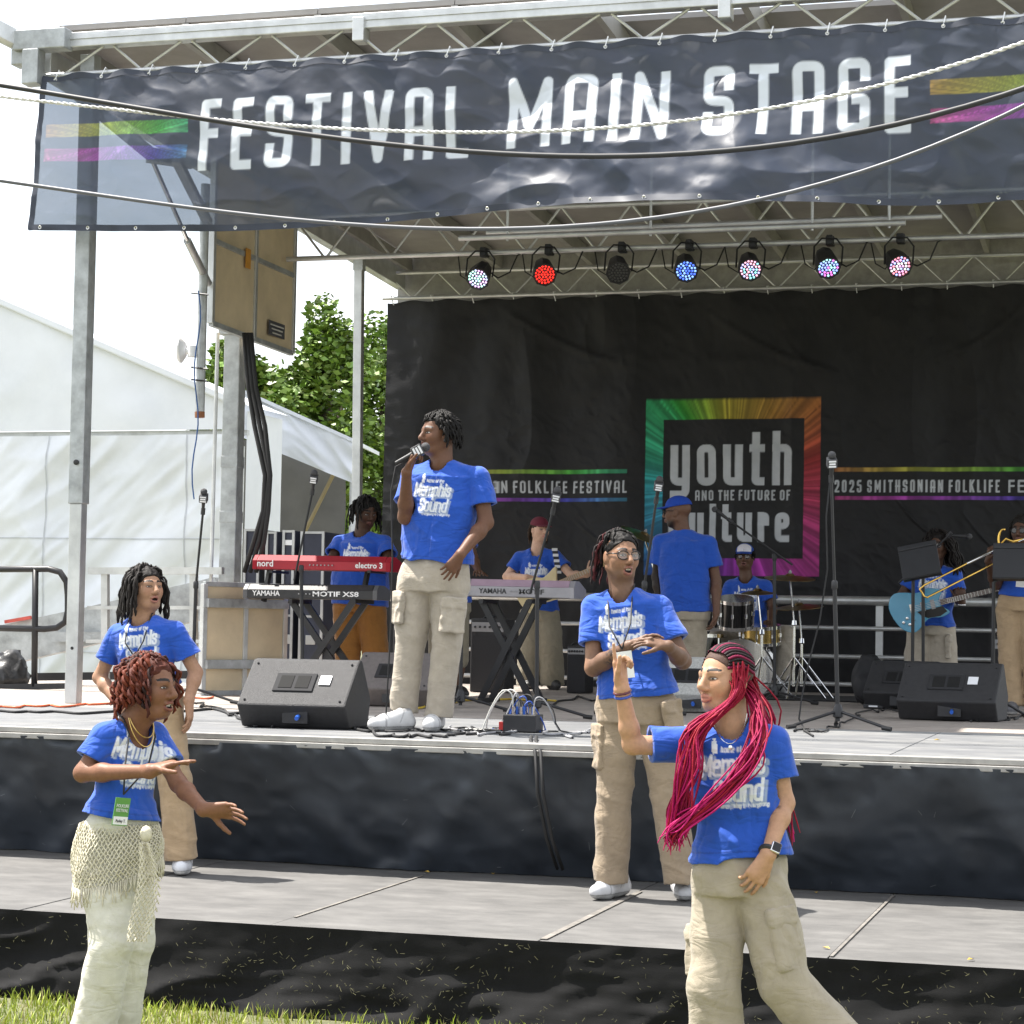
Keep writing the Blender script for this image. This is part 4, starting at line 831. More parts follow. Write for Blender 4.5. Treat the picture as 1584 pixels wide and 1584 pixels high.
    top = nb-torso*.015; sp = [hem-torso*.02]+[hem+(top-hem)*t for t in (.0,.25,.5,.72,.88,1.)]; ww = [W[0]]+list(W[:4])+[W[4],.075]; dd = S.get('dep', .62); ph = S['pants'] if 'pants' in S else None; hd0 = max(W[0]*dd, (ph['hip']*ph.get('dep', .66)*.97+.012) if ph else 0); ww[0] = ww[1] = max(W[0], ph['hip']*.97+.008 if ph else 0)
    s.loft(sp, [(w_, hd0 if i < 2 else w_*dd*(1 if i < 5 else 1.1)) for i, w_ in enumerate(ww)], lat, fw, .03)
    belly = S.get('belly')
    if belly: s.ell(hem+(top-hem)*belly[0]+fw*belly[1], (belly[2], belly[3], belly[4]), np.stack([lat, fw, torso], 1), .08)
    for bp in S.get('bust', ()): s.ell(np.array(bp), (.085,.07,.08), np.stack([lat, fw, torso], 1), .06)
    sr = S.get('slr', .068)*b**.5*.92
    for sd in 'lr':
        s.cone(top-torso*.022, J['sh'+sd]-drop*.6, .056*b, .056*b**.5, .05); ax = n3(J['el'+sd]-J['sh'+sd]); s.cone(J['sh'+sd]-drop*.6, sl[sd]+ax*.04, .060*b**.5, sr, .020, clip=(sl[sd], ax))
        e = sl[sd]
        s.cone(e-ax*.014, e+ax*.05, sr-.020, sr-.010, 0, 's')
    s.plane(hem, -torso, hem-np.array([.33,.33,.12]), hem+np.array([.33,.33,.05]))
    s.cone(nb-torso*.045+fw*.035, nb+torso*.1-fw*.0+fw*.01, .062*S.get('nk', 1.), .085*S.get('nk', 1.), 0, 's')
    sd_ = S.get('seed', 1); amp = S.get('fold', 1.)
    def folds(P):
        q = P-hem; a = q@lat; v = q@torso; f = q@fw; L_ = np.linalg.norm(top-hem)
        low_ = np.clip(1-v/L_, 0, 1)
        r1 = ridge(np.stack([a*4.5+v*2.0*np.sign(a), v*2.6, f*3], -1)+sd_*7.1, sd_); r2 = ridge(np.stack([a*9-v*5, v*7, f*6], -1)+sd_*3.3, sd_+2); r3 = ridge(np.stack([a*5, v*17, f*4], -1)+sd_, sd_+5)
        c1 = crease(np.stack([a*5.5+v*4*np.sign(a), v*2.2, f*3], -1)+sd_*7.1, sd_+9); c2 = crease(np.stack([a*5-v*6*np.sign(a), v*5+a*3, f*5], -1)+sd_*1.7, sd_+12); c3 = crease(np.stack([a*3.5, v*15+a*4, f*3], -1)+sd_, sd_+15)
        return -amp*(.006*(r1-.3)*(.35+.65*low_)+.003*(r2-.3)+.011*(c1-.3)*(.2+.8*low_)+.009*(c2-.3)*(.4+.6*low_)+.009*(c3-.25)*low_**1.5)
    s.noise(folds); vs, qs = s.mesh(); o = npmesh('t_shirt', vs, qs, SHIRTM, body, np.tile(BLUE, (len(vs), 1)))
    if S.get('print', True):
        nn = vnormals(o); pc = hem+(top-hem)*S.get('prv', .60)+lat*S.get('pru', 0.); q = vs-pc; u = (q@lat)/S.get('prs', .92); v = (q@torso)/S.get('prs', .92); mk = (nn@fw > .05) & ((q@fw) > 0) & (np.abs(u) < .17) & (np.abs(v) < .17)
        col = np.tile(BLUE, (len(vs), 1)); col[mk] = print_color(u[mk]*S.get('mir', 1), v[mk], BLUE); hv = (vs-hem)@torso; col[np.abs(hv-.020) < .003] *= .72; c4 = np.ones((len(vs), 4), np.float32); c4[:, :3] = col; o.data.color_attributes['Col'].data.foreach_set('color', c4.ravel())
    # ---- trousers
    if 'pants' in S:
        T = S['pants']; hp = S.get('hp', .0068); pts = [J[q] for q in ('hpl','hpr','knl','knr','anl','anr')]+[J['waist']]; lo = np.min(pts, 0)-.2; hi = np.max(pts, 0)+.2; s = SDF(lo, hi, hp)
        wst = hem+torso*.04; T['waist'] = min(T['waist'], max(S['shirt'][0], T['hip'])-.045); cr = (J['hpl']+J['hpr'])/2; hw = T['hip']; dp = T.get('dep', .66)
        latp = n3(S['plat']) if 'plat' in S else lat; latp = n3(latp*np.array([1,1,0])); fwp = np.cross(latp, (0,0,1))*S.get('flip', 1)
        s.loft([cr+(0,0,-.02), cr+(0,0,.06), (cr+wst)/2+(0,0,.03), wst], [(hw*.96, hw*dp), (hw, hw*dp), (hw*.95, hw*dp*.93), (T['waist'], T['waist']*dp*.95)], latp, fwp, .02)
        for sd in 'lr':
            a, m_, e = J['hp'+sd], J['kn'+sd], J['an'+sd]; s.cone(a, a+(m_-a)*.5, T['thigh'], (T['thigh']*.55+T['knee']*.45), .014); s.cone(a+(m_-a)*.5, m_, T['thigh']*.55+T['knee']*.45, T['knee'], .014); ax = n3(e-m_); s.cone(m_, e+ax*.04, T['knee'], T['cuff'], .012, clip=(e, ax))
            s.cone(e-ax*.03, e+ax*.05, T['cuff']-.014, T['cuff']-.010, 0, 's')
        s.plane(wst, (0,0,1), wst-np.array([.3,.3,.01]), wst+np.array([.3,.3,.1])); pa = S.get('pfold', 1.); kn = [np.array(J['knl']), np.array(J['knr'])]; an = [np.array(J['anl']), np.array(J['anr'])]
        def pf(P):
            d = np.minimum(*[np.linalg.norm(P-q, axis=1) for q in kn]); e = np.minimum(*[np.linalg.norm(P-q, axis=1) for q in an]); w1 = np.exp(-(d/.16)**2); w2 = np.exp(-(e/.16)**2); w3 = np.exp(-(np.linalg.norm(P-cr, axis=1)/.2)**2)
            r = ridge(P*np.array([5,5,3.2])+sd_*2.3, sd_+1); r2 = ridge(P*np.array([4,4,13])+P[:, [2,0,1]]*np.array([2,0,0])+sd_, sd_+3); r3 = ridge(P*np.array([9,9,6])+P[:, [2,2,0]]*6, sd_+4)
            c1 = crease(P*np.array([6,6,2.6])+P[:, [2,2,0]]*np.array([3,3,0])+sd_*2.3, sd_+6); c2 = crease(P*np.array([3.5,3.5,14])+P[:, [2,0,0]]*np.array([0,0,5])+sd_, sd_+8); c3 = crease(P*np.array([5,5,5])+P[:, [2,2,0]]*np.array([5,5,5]), sd_+11)
            return -pa*(.004*(r-.3)+.003*(r2-.3)*(w1+w2)+.004*(r3-.3)*(.5+w3)+.009*(c1-.3)+.008*(c2-.25)*(.7*w1+1.2*w2+.1)+.009*(c3-.3)*(.35+w3))
        s.noise(pf); vs, qs = s.mesh(); tr = npmesh(S.get('pname', 'trousers'), vs, qs, T['mat'], body)
        for pk in T.get('pockets', ()):
            c_, upd, out_, wd, hh = pk; upd = n3(upd); out_ = np.array(out_, float); out_ = n3(out_-upd*(out_@upd)); rt = np.cross(upd, out_); s = SDF(np.array(c_)-.16, np.array(c_)+.16, .0055)
            def rb(P, cc, hx, hy, hz, r):
                q = np.stack([np.abs((P-cc)@rt)-hx, np.abs((P-cc)@out_)-hy, np.abs((P-cc)@upd)-hz], -1); return np.linalg.norm(np.maximum(q, 0), axis=-1)+np.minimum(q.max(-1), 0)-r
            c_ = np.array(c_); s.put(lambda P: rb(P, c_-upd*.01, wd/2-.012, .006, hh/2-.012, .009), c_-.15, c_+.15, 0); s.put(lambda P: rb(P, c_+upd*(hh/2-.022)+out_*.007, wd/2-.006, .007, .024, .006), c_-.15, c_+.15, 0)
            s.noise(lambda P: -.012*(ridge(P*12, 3)-.3)); v2, q2 = s.mesh(); npmesh('cargo_pocket', v2, q2, T['mat'], tr)
    return body, dict(HF=HF, hc=hc, k=k, lat=lat, fw=fw, torso=torso, top=top, hem=hem, nb=nb, J=J)
def shoe(body, ank, way, col, sole, L_=.29, name='shoe', h=.005):
    ank = np.array(ank, float); w_ = n3(np.array(way)*np.array([1,1,0])); r = np.cross(w_, (0,0,1)); z0 = ank[2]; P = lambda f, s_, z: np.array([ank[0], ank[1], z0])+w_*f+r*s_+np.array([0,0,z]); k = L_/.29
    s = SDF(P(0,0,0)-np.array([.28,.28,.02]), P(0,0,0)+np.array([.28,.28,.20]), h)
    for a, b, r1, r2 in ((-.06, .0, .040, .040), (.0, .10, .040, .047), (.10, .165, .047, .036)):
        s.cone(P(a*k,0,.045), P(b*k,.004,.043), r1, r2, .02)
    s.cone(P(-.055*k,0,.06), P(-.035*k,0,.10), .042, .040, .03); s.cone(P(-.03*k,0,.095), P(.09*k,0,.058), .040, .040, .03)
    s.cone(P(-.035*k,0,.10), P(-.03*k,0,.16), .028, .030, 0, 's')
    s.plane(P(0,0,0), (0,0,-1), P(0,0,0)-np.array([.28,.28,.1]), P(0,0,0)+np.array([.28,.28,.04]))
    vs, qs = s.mesh(); z = vs[:, 2]-z0; q = vs-ank; f = q@w_; sd = np.abs(q@r); c = np.tile(np.array(col, float), (len(vs), 1)); c[z < .026] = np.array(sole)*.85; c[(z > .024) & (z < .030)] = np.array(sole)*.45; c[(z < .006)] = np.array(sole)*.5; c[(np.abs(f-.115*k) < .004) & (z > .03)] *= .6; c[(sd > .030) & (z > .05) & (np.abs(f+z*.5-.05) < .004)] *= .65; c[(z > .075) & (f > .0) & (f < .10*k) & (sd < .024)] *= .55
    lace = (z > .075) & (f > .0) & (f < .10*k) & (sd < .022) & (np.mod(f, .018) < .009); c[lace] = np.clip(np.array(col)*1.3+.12, 0, .85); c[(z > .118)] = np.array(col)*.5
    return npmesh(name, vs, qs, M('sneaker', attr=True, rough=.5, var=.05, vs=30), body, c)
def locs(body, I, n, length, r, col, seed=1, az=(60, 300), el=(-10, 80), cap=True, out_=.03, swing=(0,0,0), cols=None, curl=.012, name='hair', hairline=.028, capr=1.0, seg=11, face_clear=.075):
    rg = random.Random(seed); HF, hc, k = I['HF'], I['hc'], I['k']; mb = MB(); C_ = []
    W = lambda p: Vector(hc+HF@(np.array(p)*k)); sw = np.array(swing)
    up_l = HF.T@np.array([0,0,1.])
    for i in range(n):
        a = R_(rg.uniform(*az)); e = R_(rg.uniform(*el)); d = np.array([math.sin(a)*math.cos(e), math.cos(a)*math.cos(e), math.sin(e)])
        p = np.array([0,-.012,.035])+d*np.array([.080,.102,.090]); ln = length*rg.uniform(.7, 1.15); P = [p-d*.01, p]; v = d*(.8+.5*rg.random())+up_l*.15; st = ln/seg; ph = rg.uniform(0, 6); cw_ = rg.uniform(.6, 1.5)
        for j in range(seg):
            v = v*.62-up_l*.42+(HF.T@sw)*.1+np.array([rg.uniform(-1,1), rg.uniform(-1,1), 0])*.07; vn = v/np.linalg.norm(v); p = p+vn*st+np.array([math.cos(ph+j*1.3), math.sin(ph+j*1.3), 0])*curl*.35*cw_
            q = (p-np.array([0,-.01,.01]))/np.array([.086,.104,.115]); l_ = np.linalg.norm(q)
            if l_ < 1.05: p = np.array([0,-.01,.01])+q/l_*1.05*np.array([.086,.104,.115])
            if p[1] > .045 and p[2] < .045 and abs(p[0]) < face_clear: p[0] = math.copysign(face_clear+.004, p[0] if p[0] else d[0])
            P.append(p.copy())
        rr = r*rg.uniform(.75, 1.25); m_ = len(P); b0 = len(mb.v)
        mb.tube([W(p) for p in P], [rr*(.8+.35*(j % 2))*(1 if j < m_-1 else .5) for j in range(m_)], 5)
        cc = np.array(rg.choice(cols) if cols else col)*rg.uniform(.6, 1.35); C_ += [cc]*(len(mb.v)-b0)
    vs = np.array(mb.v) if n else np.zeros((0, 3)); F_ = [f for f in mb.f if len(f) == 4]
    if cap:
        s = SDF(hc-.17, hc+.17, .006 if I.get('far') else .0045); s.ell(hc+HF@np.array([0,-.016,.040])*k, np.array([.079,.100,.086])*k*capr, HF, 0)
        hl = hairline; s.plane(hc+HF@np.array([0,.070,hl+.03])*k, HF@n3([0,.80,-.62]), hc-.17, hc+.17); s.plane(hc+HF@np.array([0,0,-.05])*k, HF@np.array([0,.15,-1.]), hc-.17, hc+.17)
        s.noise(lambda P: -.007*(ridge(P*34, 2)-.3)); v2, q2 = s.mesh(); b0 = len(vs); vs = np.concatenate([vs, v2]); F_ = [tuple(f) for f in F_]+[tuple(int(x) for x in f+b0) for f in q2]; C_ = C_+[np.array(col)*.8]*len(v2)
    return npmesh(name, vs, np.array(F_), M('hair', attr=True, rough=.6, var=.15, vs=90, bump=.3, bs=300, spec=.2), body, np.array(C_))
def glasses(body, I, col=(.012,.012,.014), tint=None, rr=.024):
    HF, hc, k = I['HF'], I['hc'], I['k']; W = lambda p: Vector(hc+HF@(np.array(p)*k)); mb = MB()
    for sx in (-1, 1):
        ring = [W((sx*.033+rr*1.12*math.cos(a)*(1 if abs(math.cos(a)) < .8 else .96), .100-.010*abs(sx*.033+rr*math.cos(a))/.05, .004+rr*.82*math.sin(a))) for a in np.linspace(0, 2*math.pi, 17)]
        mb.tube(ring, .0030*k, 6, False); mb.tube([W((sx*.058,.092,.010)), W((sx*.076,.05,.012)), W((sx*.080,-.012,.008))], .0028*k, 6)
    mb.tube([W((-.010,.103,.008)), W((.010,.103,.008))], .0028*k, 6)
    g_ = mb.build('glasses', M('spectacle frame', col, .25), body, smooth=True)
    for sx in (-1, 1):
        m2 = MB(); m2.add([W((sx*.033+rr*1.05*math.cos(a), .098-.010*abs(sx*.033+rr*math.cos(a))/.05, .004+rr*.78*math.sin(a))) for a in np.linspace(0, 2*math.pi, 16, endpoint=False)], [tuple(range(16))])
        lm = M('dark lens' if tint else 'clear lens', tint or (.8,.82,.85), .05, 0, 0, alpha=.85 if tint else .16, spec=.8); m2.build('lens', lm, g_)
    return g_
def cap_hat(body, I, col, brim_way=(0,1), backwards=False, front=None, h=.005):
    HF, hc, k = I['HF'], I['hc'], I['k']; s = SDF(hc-.24, hc+.24, h); P = lambda x, y, z: hc+HF@np.array([x, y, z])*k
    s.ell(P(0,-.010,.052), np.array([.086,.108,.082])*k, HF, 0); s.plane(P(0,0,.045), HF@np.array([0,-.18,-1.]), hc-.24, hc+.24); s.ell(P(0,-.010,.030), np.array([.077,.099,.080])*k, HF, 0, 's')
    s.put(lambda g: np.maximum(np.abs(((g-P(0,.10,.046))@HF[:, 2])+.9*(((g-P(0,.10,.046))@HF[:, 0]))**2*3+((g-P(0,.10,.046))@HF[:, 1])*.18)-.004, (np.linalg.norm(((g-P(0,.085,0))@HF)[..., :2]/np.array([.075,.095]), axis=-1)-1)*.08), P(0,.1,.04)-.14, P(0,.1,.04)+.14, .006)
    vs, qs = s.mesh(); q = (vs-hc)@HF/k; c = np.tile(np.array(col, float), (len(vs), 1))
    if front is not None: c[(q[:, 1] > .035) & (q[:, 2] > .052) & (np.abs(q[:, 0]) < .066)] = front
    c[np.abs(np.mod(np.degrees(np.arctan2(q[:, 0], q[:, 1]))+30, 60)-30) < .8] *= .7
    return npmesh('cap', vs, qs, M('cap cloth', attr=True, rough=.85, var=.08, vs=60, bump=.2, bs=400), body, c)
def lanyard(body, I, card, colr=(.01,.01,.012), cardmat=None, sz=(.075,.105), wide=.004):
    nb, fw, lat, T_ = I['nb'], I['fw'], I['lat'], I['torso']; card = np.array(card); mb = MB()
    for sx in (-1, 1):
        a = nb+lat*sx*.058+T_*.03-fw*.03; b = nb+lat*sx*.062-T_*.04+fw*.075; c = (b+card)/2+lat*sx*.022+fw*.022; mb.tube([a, nb+lat*sx*.066+T_*.012+fw*.03, b, c, card+np.array([0,0,.012])], wide, 5)
    ly = mb.build('lanyard', M('lanyard cord', colr, .6), body, smooth=True)
    up_ = n3(T_); x = lat; y = fw; R3 = Matrix(np.stack([x, y, up_], 1).tolist()); cm = cardmat or M('white card', (.72,.72,.70), .5, var=.04)
    cd = MB().box(card-up_*sz[1]/2, (sz[0], .003, sz[1]), R3).build('badge', cm, ly); return ly, cd, R3
def PJ(Y, d):
    """joints: name -> (px, py, depth offset)"""
    return {k_: np.array(at(v[0], v[1], Y=Y+(v[2] if len(v) > 2 else 0))) for k_, v in d.items()}
vx = lambda *a: np.array(a, float)
tc_ = vx(math.sin(TH), -math.cos(TH), 0)       # towards the camera
rt_ = vx(math.cos(TH), math.sin(TH), 0)        # camera right
SKD = (.13,.060,.033); SKM = (.20,.105,.062); SKB = (.43,.245,.15); SKL = (.55,.34,.24); LIPD = (.13,.045,.035); LIPM_ = (.30,.12,.09)
BLKH = (.0065,.0055,.005)
# joints named l are at the left of the picture when the person faces the camera
# ---------------------------------------------------------------- the singer
J = PJ(12.05, dict(head=(678,672), neck=(684,716), shl=(638,735), shr=(741,737), ell=(627,800,-.10), wrl=(629,731,-.26), elr=(752,808,-.02), wrr=(712,858,-.20), hip=(672,880), hem=(676,868), hpl=(643,908), hpr=(697,910), knl=(636,985,-.03), knr=(692,990,-.03), anl=(624,1098), anr=(679,1106), waist=(672,855)))
T = dict(mat=STONE, hip=.205, waist=.195, thigh=.105, knee=.088, cuff=.076)
T['pockets'] = [(np.array(at(616,940,Y=11.95)), J['hpl']-J['knl'], -rt_*.9+tc_*.6, .11, .17), (np.array(at(700,952,Y=11.93)), J['hpr']-J['knr'], rt_*.35+tc_, .145, .18)]
b, I = person('person', 'tall singer in blue t-shirt and stone cargo trousers holding a microphone to his mouth', dict(J=J, skin=SKD, lip=LIPD, mouth=.006, face=tc_*.55-rt_*.84, hk=1.06, h=.0040, shirt=(.212,.205,.215,.222,.185), dep=.62, slr=.085, pants=T, seed=1, prv=.66, pru=-.01, fold=1.0, bulk=1.12,
    hand_l=(vx(0,0,1)*.8+rt_*.35, rt_*.8+tc_*.2, -1, (1.0,1.05,1.05,1.1), .04, .5), hand_r=(vx(0,0,-1)*.8-rt_*.55, -tc_*.7-rt_*.2, 1, (.35,.35,.4,.4), .08, .4)))
locs(b, I, 150, .125, .0075, BLKH, 2, (62, 298), (5, 85), swing=(0,0,-.2), hairline=.035, face_clear=.07)
locs(b, I, 16, .055, .0065, BLKH, 3, (-40, 40), (45, 62), False, hairline=.03, name='fringe', seg=6, face_clear=.0)
q = I['hc']+I['HF']@vx(.079,-.004,-.02)*I['k']; MB().ball(q, .009, 8).build('earphone', WHT, b, smooth=True)
shoe(b, at(617,1131,Z=ZU), -rt_*.75+tc_*.6, (.52,.52,.52), (.47,.47,.46), .31); shoe(b, at(673,1131,Z=ZU), tc_*.95-rt_*.15, (.52,.52,.52), (.47,.47,.46), .31)
# ---------------------------------------------------------------- man with glasses
J = PJ(10.60, dict(head=(960,861), neck=(963,915), shl=(919,935), shr=(1018,937), ell=(918,1033,-.08), wrl=(972,1000,-.26), elr=(1056,1022,-.05), wrr=(1034,1000,-.27), hip=(985,1080), hem=(985,1076), hpl=(956,1110), hpr=(1014,1110), knl=(950,1230,-.02), knr=(1035,1228), anl=(944,1362), anr=(1052,1366), waist=(985,1058)))
T = dict(mat=BROWNK, hip=.205, waist=.185, thigh=.102, knee=.084, cuff=.080); T['pockets'] = [(np.array(at(926,1155,Y=10.55)), J['hpl']-J['knl'], -rt_+tc_*.3, .13, .20), (np.array(at(1040,1112,Y=10.52)), J['hpr']-J['knr'], rt_*.6+tc_*.7, .12, .16)]
b, I = person('person', 'smiling man in black glasses and blue t-shirt with hands raised together on the low platform', dict(J=J, skin=(.25,.135,.082), lip=(.26,.10,.08), mouth=.014, face=tc_*.90+rt_*.40, hk=1.02, h=.0040, shirt=(.190,.180,.195,.212,.180), slr=.080, pants=T, seed=4, prv=.66, pru=-.01, bulk=1.08, stubble=.45, hup=(.02,0,1),
    ink=((np.array(at(948,1022,Y=10.36)), .085, (.03,.025,.025), .75),),
    hand_l=(rt_*.85+vx(0,0,.38), -vx(0,0,1)*.8+tc_*.3, -1, (.30,.3,.3,.3), .12, .5), hand_r=(-rt_*.86+vx(0,0,.18), -vx(0,0,1)*.7-tc_*.3, 1, (.22,.25,.28,.3), .16, .5)))
locs(b, I, 90, .21, .0058, BLKH, 5, (105, 255), (5, 80), cols=[(.014,.010,.010), (.014,.010,.010), (.07,.014,.016)], swing=-rt_*.3, hairline=.045, capr=.985); locs(b, I, 60, .07, .0058, BLKH, 6, (50, 310), (40, 88), False, hairline=.045, seg=6, name='top_hair'); glasses(b, I, rr=.026)
lanyard(b, I, at(962,1008,Y=10.30), sz=(.095,.13))
shoe(b, at(952,1388,Z=ZL), -rt_*.55+tc_*.8, (.52,.52,.53), (.47,.47,.46), .30); shoe(b, at(1054,1388,Z=ZL), tc_*.95+rt_*.05, (.52,.52,.53), (.47,.47,.46), .30)
# ---------------------------------------------------------------- woman with locs at the back of the low platform
J = PJ(10.65, dict(head=(226,911), neck=(222,955), shl=(183,978), shr=(270,974), ell=(154,1048,.02), wrl=(185,1090,-.08), elr=(303,1040,.05), wrr=(292,1084,-.02), hip=(232,1075), hem=(230,1060), hpl=(216,1095), hpr=(253,1094), knl=(212,1215), knr=(270,1205), anl=(212,1328), anr=(281,1328), waist=(231,1050)))
T = dict(mat=TAN, hip=.165, waist=.145, thigh=.095, knee=.085, cuff=.085)
b, I = person('person', 'woman with short dark locs in blue t-shirt and tan trousers standing behind the dancer', dict(J=J, skin=(.34,.19,.12), lip=(.33,.13,.11), mouth=.007, face=tc_*.75+rt_*.62+vx(0,0,.1), hk=.98, h=.0042, shirt=(.150,.145,.165,.175,.150), slr=.075, pants=T, seed=7, prv=.60, arm=.9, bulk=.95,
    hand_l=(rt_*.5+vx(0,0,-.8), tc_*.6, -1, (.4,.4,.4,.4)), hand_r=(vx(0,0,-1)+rt_*.1, -rt_*.8, 1, (.3,.35,.4,.4), .1, .4)))
locs(b, I, 95, .235, .0072, (.014,.011,.010), 8, (50, 310), (0, 85), swing=(0,0,0), face_clear=.072)
lanyard(b, I, at(208,1020,Y=10.5), sz=(.07,.11)); shoe(b, at(283,1350,Z=ZL), tc_+rt_*.1, (.62,.63,.66), (.78,.78,.77), .26); shoe(b, at(212,1350,Z=ZL), tc_-rt_*.2, (.62,.63,.66), (.78,.78,.77), .26)
# ---------------------------------------------------------------- dancer in front with crocheted wrap
YD = 7.70
J = PJ(YD, dict(head=(233,1064), neck=(205,1118,.02), shl=(163,1136,-.08), shr=(238,1134,.12), ell=(128,1196,-.14), wrl=(232,1193,-.22), elr=(276,1212,.06), wrr=(315,1252,-.06), hip=(182,1262), hem=(188,1262), hpl=(162,1318,-.03), hpr=(203,1318,.08), knl=(172,1460,-.08), knr=(206,1455,.06), anl=(136,1625,-.02), anr=(168,1640,.12), waist=(186,1248)))
T = dict(mat=CREAM, hip=.155, waist=.135, thigh=.088, knee=.076, cuff=.088)
b, I = person('person', 'dancer with copper red locs, blue t-shirt, cream trousers and crocheted wrap stretching both hands forward', dict(J=J, skin=(.19,.088,.05), lip=(.20,.07,.055), mouth=.009, face=rt_*.88+tc_*.46, hk=1.0, h=.0036, hs=.0042, shirt=(.128,.122,.150,.165,.140), slr=.068, pants=T, seed=10, prv=.66, prs=.92, arm=.86, bulk=.92, fold=.8,
    hand_l=(rt_*.93+vx(0,0,.30), -vx(0,0,1)*.8+rt_*.35, -1, (.08,.1,.12,.2), .16, .7, .96), hand_r=(rt_*.97+vx(0,0,-.02)+tc_*.1, tc_*.6+vx(0,0,-.4), 1, (.18,.2,.25,.3), .16, .9, .96)))
locs(b, I, 190, .165, .0068, (.09,.022,.012), 11, (48, 312), (-5, 88), cols=[(.11,.024,.012), (.14,.03,.014), (.07,.018,.012), (.03,.012,.010)], curl=.03, hairline=.03, face_clear=.066)
FEST = M('green card', (.10,.28,.06), .45, var=.05); ly, cd, R3 = lanyard(b, I, at(191,1234,Y=YD-.20), cardmat=FEST, sz=(.068,.105), wide=.0036)
cx = Vector(at(191,1234,Y=YD-.20)); xx = R3@V(1,0,0); uu = R3@V(0,0,1); nn_ = R3@V(0,1,0)
MB().box(cx-uu*.086+nn_*.0022, (.064,.003,.030), R3).build('name_strip', WHT, cd)
for tx, sz, dz, mt in (('FOLKLIFE', .017, -.036, WHT), ('FESTIVAL', .017, -.053, WHT), ('Pasley T.', .016, -.092, BLKPL)): bfont('lettering', tx, sz, cx+uu*dz+nn_*(.0042 if mt is WHT else .0054), -xx if xx.dot(Vector(rt_)) < 0 else xx, uu, mt, cd, .8)
GOLD = M('gold chain', (.6,.42,.15), .3, 1)
nk = MB()
for dz, sp in ((.10,.05),(.065,.045)): nk.tube([I['nb']+I['lat']*math.cos(t)*sp*1.15+I['fw']*(.05+.055*math.sin(t))-I['torso']*(dz*max(0, math.sin(t))-.02) for t in np.linspace(0, math.pi, 14)], .0022, 5)
nk.build('necklace', GOLD, b)
MB().tube([np.array(J['wrr'])+I['torso']*.0+(np.cross(n3(J['wrr']-J['elr']), (0,0,1))*math.cos(t)+np.cross(np.cross(n3(J['wrr']-J['elr']), (0,0,1)), n3(J['wrr']-J['elr']))*math.sin(t))*.027 for t in np.linspace(0, 6.28, 16)], .004, 6, False).build('bracelet', GOLD, b)
# crocheted wrap: open net of cords round the hips, fringe and hanging tail
WOOL = M('cream wool', (.60,.56,.44), .95, var=.12, vs=60, bump=.3, bs=300)
mb = MB(); hp = (np.array(J['hpl'])+np.array(J['hpr']))/2; lt = n3(I['lat']*vx(1,1,0)); fq = np.cross((0,0,1), lt); 
def hipP(th, v):   # th round the hips, v 0 top .. 1 bottom
    z = .115-v*(.125+.115*(1-math.cos(th))/2); w_ = .146+.028*math.sin(min(1, v*1.1)*2.2)+.004*math.sin(th*7+v*5)
    return Vector(hp+lt*math.cos(th)*w_*1.06+fq*math.sin(th)*w_*.86+vx(0,0,z))
na, nv_ = 62, 17
for i in range(na):
    for j in range(nv_):
        o_ = .5*(j % 2); t0 = 2*math.pi*(i+o_)/na
        for dd_ in (-.5, .5):
            a_ = hipP(t0, j/nv_); b_ = hipP(t0+2*math.pi*dd_/na, (j+1)/nv_); mb.tube([a_, (a_+b_)/2+V(random.uniform(-.003,.003),random.uniform(-.003,.003),random.uniform(-.003,.003)), b_], random.uniform(.0022,.0036), 4, False)
for i in range(na*2):
    a_ = hipP(2*math.pi*i/na/2, 1); l_ = random.uniform(.05,.085); mb.tube([a_, a_+V(random.uniform(-.008,.008),random.uniform(-.008,.008),-l_*.6), a_+V(random.uniform(-.012,.012),random.uniform(-.01,.01),-l_)], [.0034,.003,.0016], 4)
k0 = Vector(at(226,1290,Y=YD-.14)); mb.ball(k0, (.024,.022,.032), 10)
def tailP(u, v): return k0+V(0,0,-.03)+Vector(rt_)*((u-.5)*(.035+.060*math.sin(v*2.4))+.022*math.sin(v*4)-.002)+Vector(tc_)*(.02+.012*math.sin(u*9))+V(0,0,-v*.37)
for j in range(26):
    for i in range(6):
        o_ = .5*(j % 2)
        for dd_ in (-.5, .5):
            u0 = min(max((i+o_)/6, 0), 1); u1 = min(max((i+o_+dd_)/6, 0), 1); mb.tube([tailP(u0, j/26), tailP(u1, (j+1)/26)], random.uniform(.0024,.0038), 4, False)
mb.build('crochet_wrap', WOOL, b, smooth=True)
for px, py, dy, w_ in ((120,1640,0,-rt_*.2+tc_),(165,1655,.12,rt_*.3+tc_)): shoe(b, V(at(px,1640,Y=YD+dy).x, YD+dy, .004), w_, (.6,.6,.6), (.7,.7,.7), .26)
# ---------------------------------------------------------------- young woman with magenta braids
YW = 7.75
J = PJ(YW, dict(head=(1122,1051), neck=(1130,1116), shl=(1055,1146,-.02), shr=(1195,1142,.02), ell=(978,1152,-.10), wrl=(962,1066,-.16), elr=(1214,1242,.02), wrr=(1188,1322,-.13), hip=(1145,1338), hem=(1147,1322), hpl=(1112,1372), hpr=(1178,1372), knl=(1106,1530,-.05), knr=(1212,1520,-.02), anl=(1112,1678), anr=(1318,1640,.05), waist=(1146,1310)))
T = dict(mat=KHAKI, hip=.172, waist=.150, thigh=.096, knee=.088, cuff=.098); T['pockets'] = [(np.array(at(1077,1470,Y=YW-.02)), J['hpl']-J['knl'], -rt_+tc_*.5, .10, .17), (np.array(at(1214,1452,Y=YW-.07)), J['hpr']-J['knr'], rt_*.5+tc_*.8, .11, .20)]
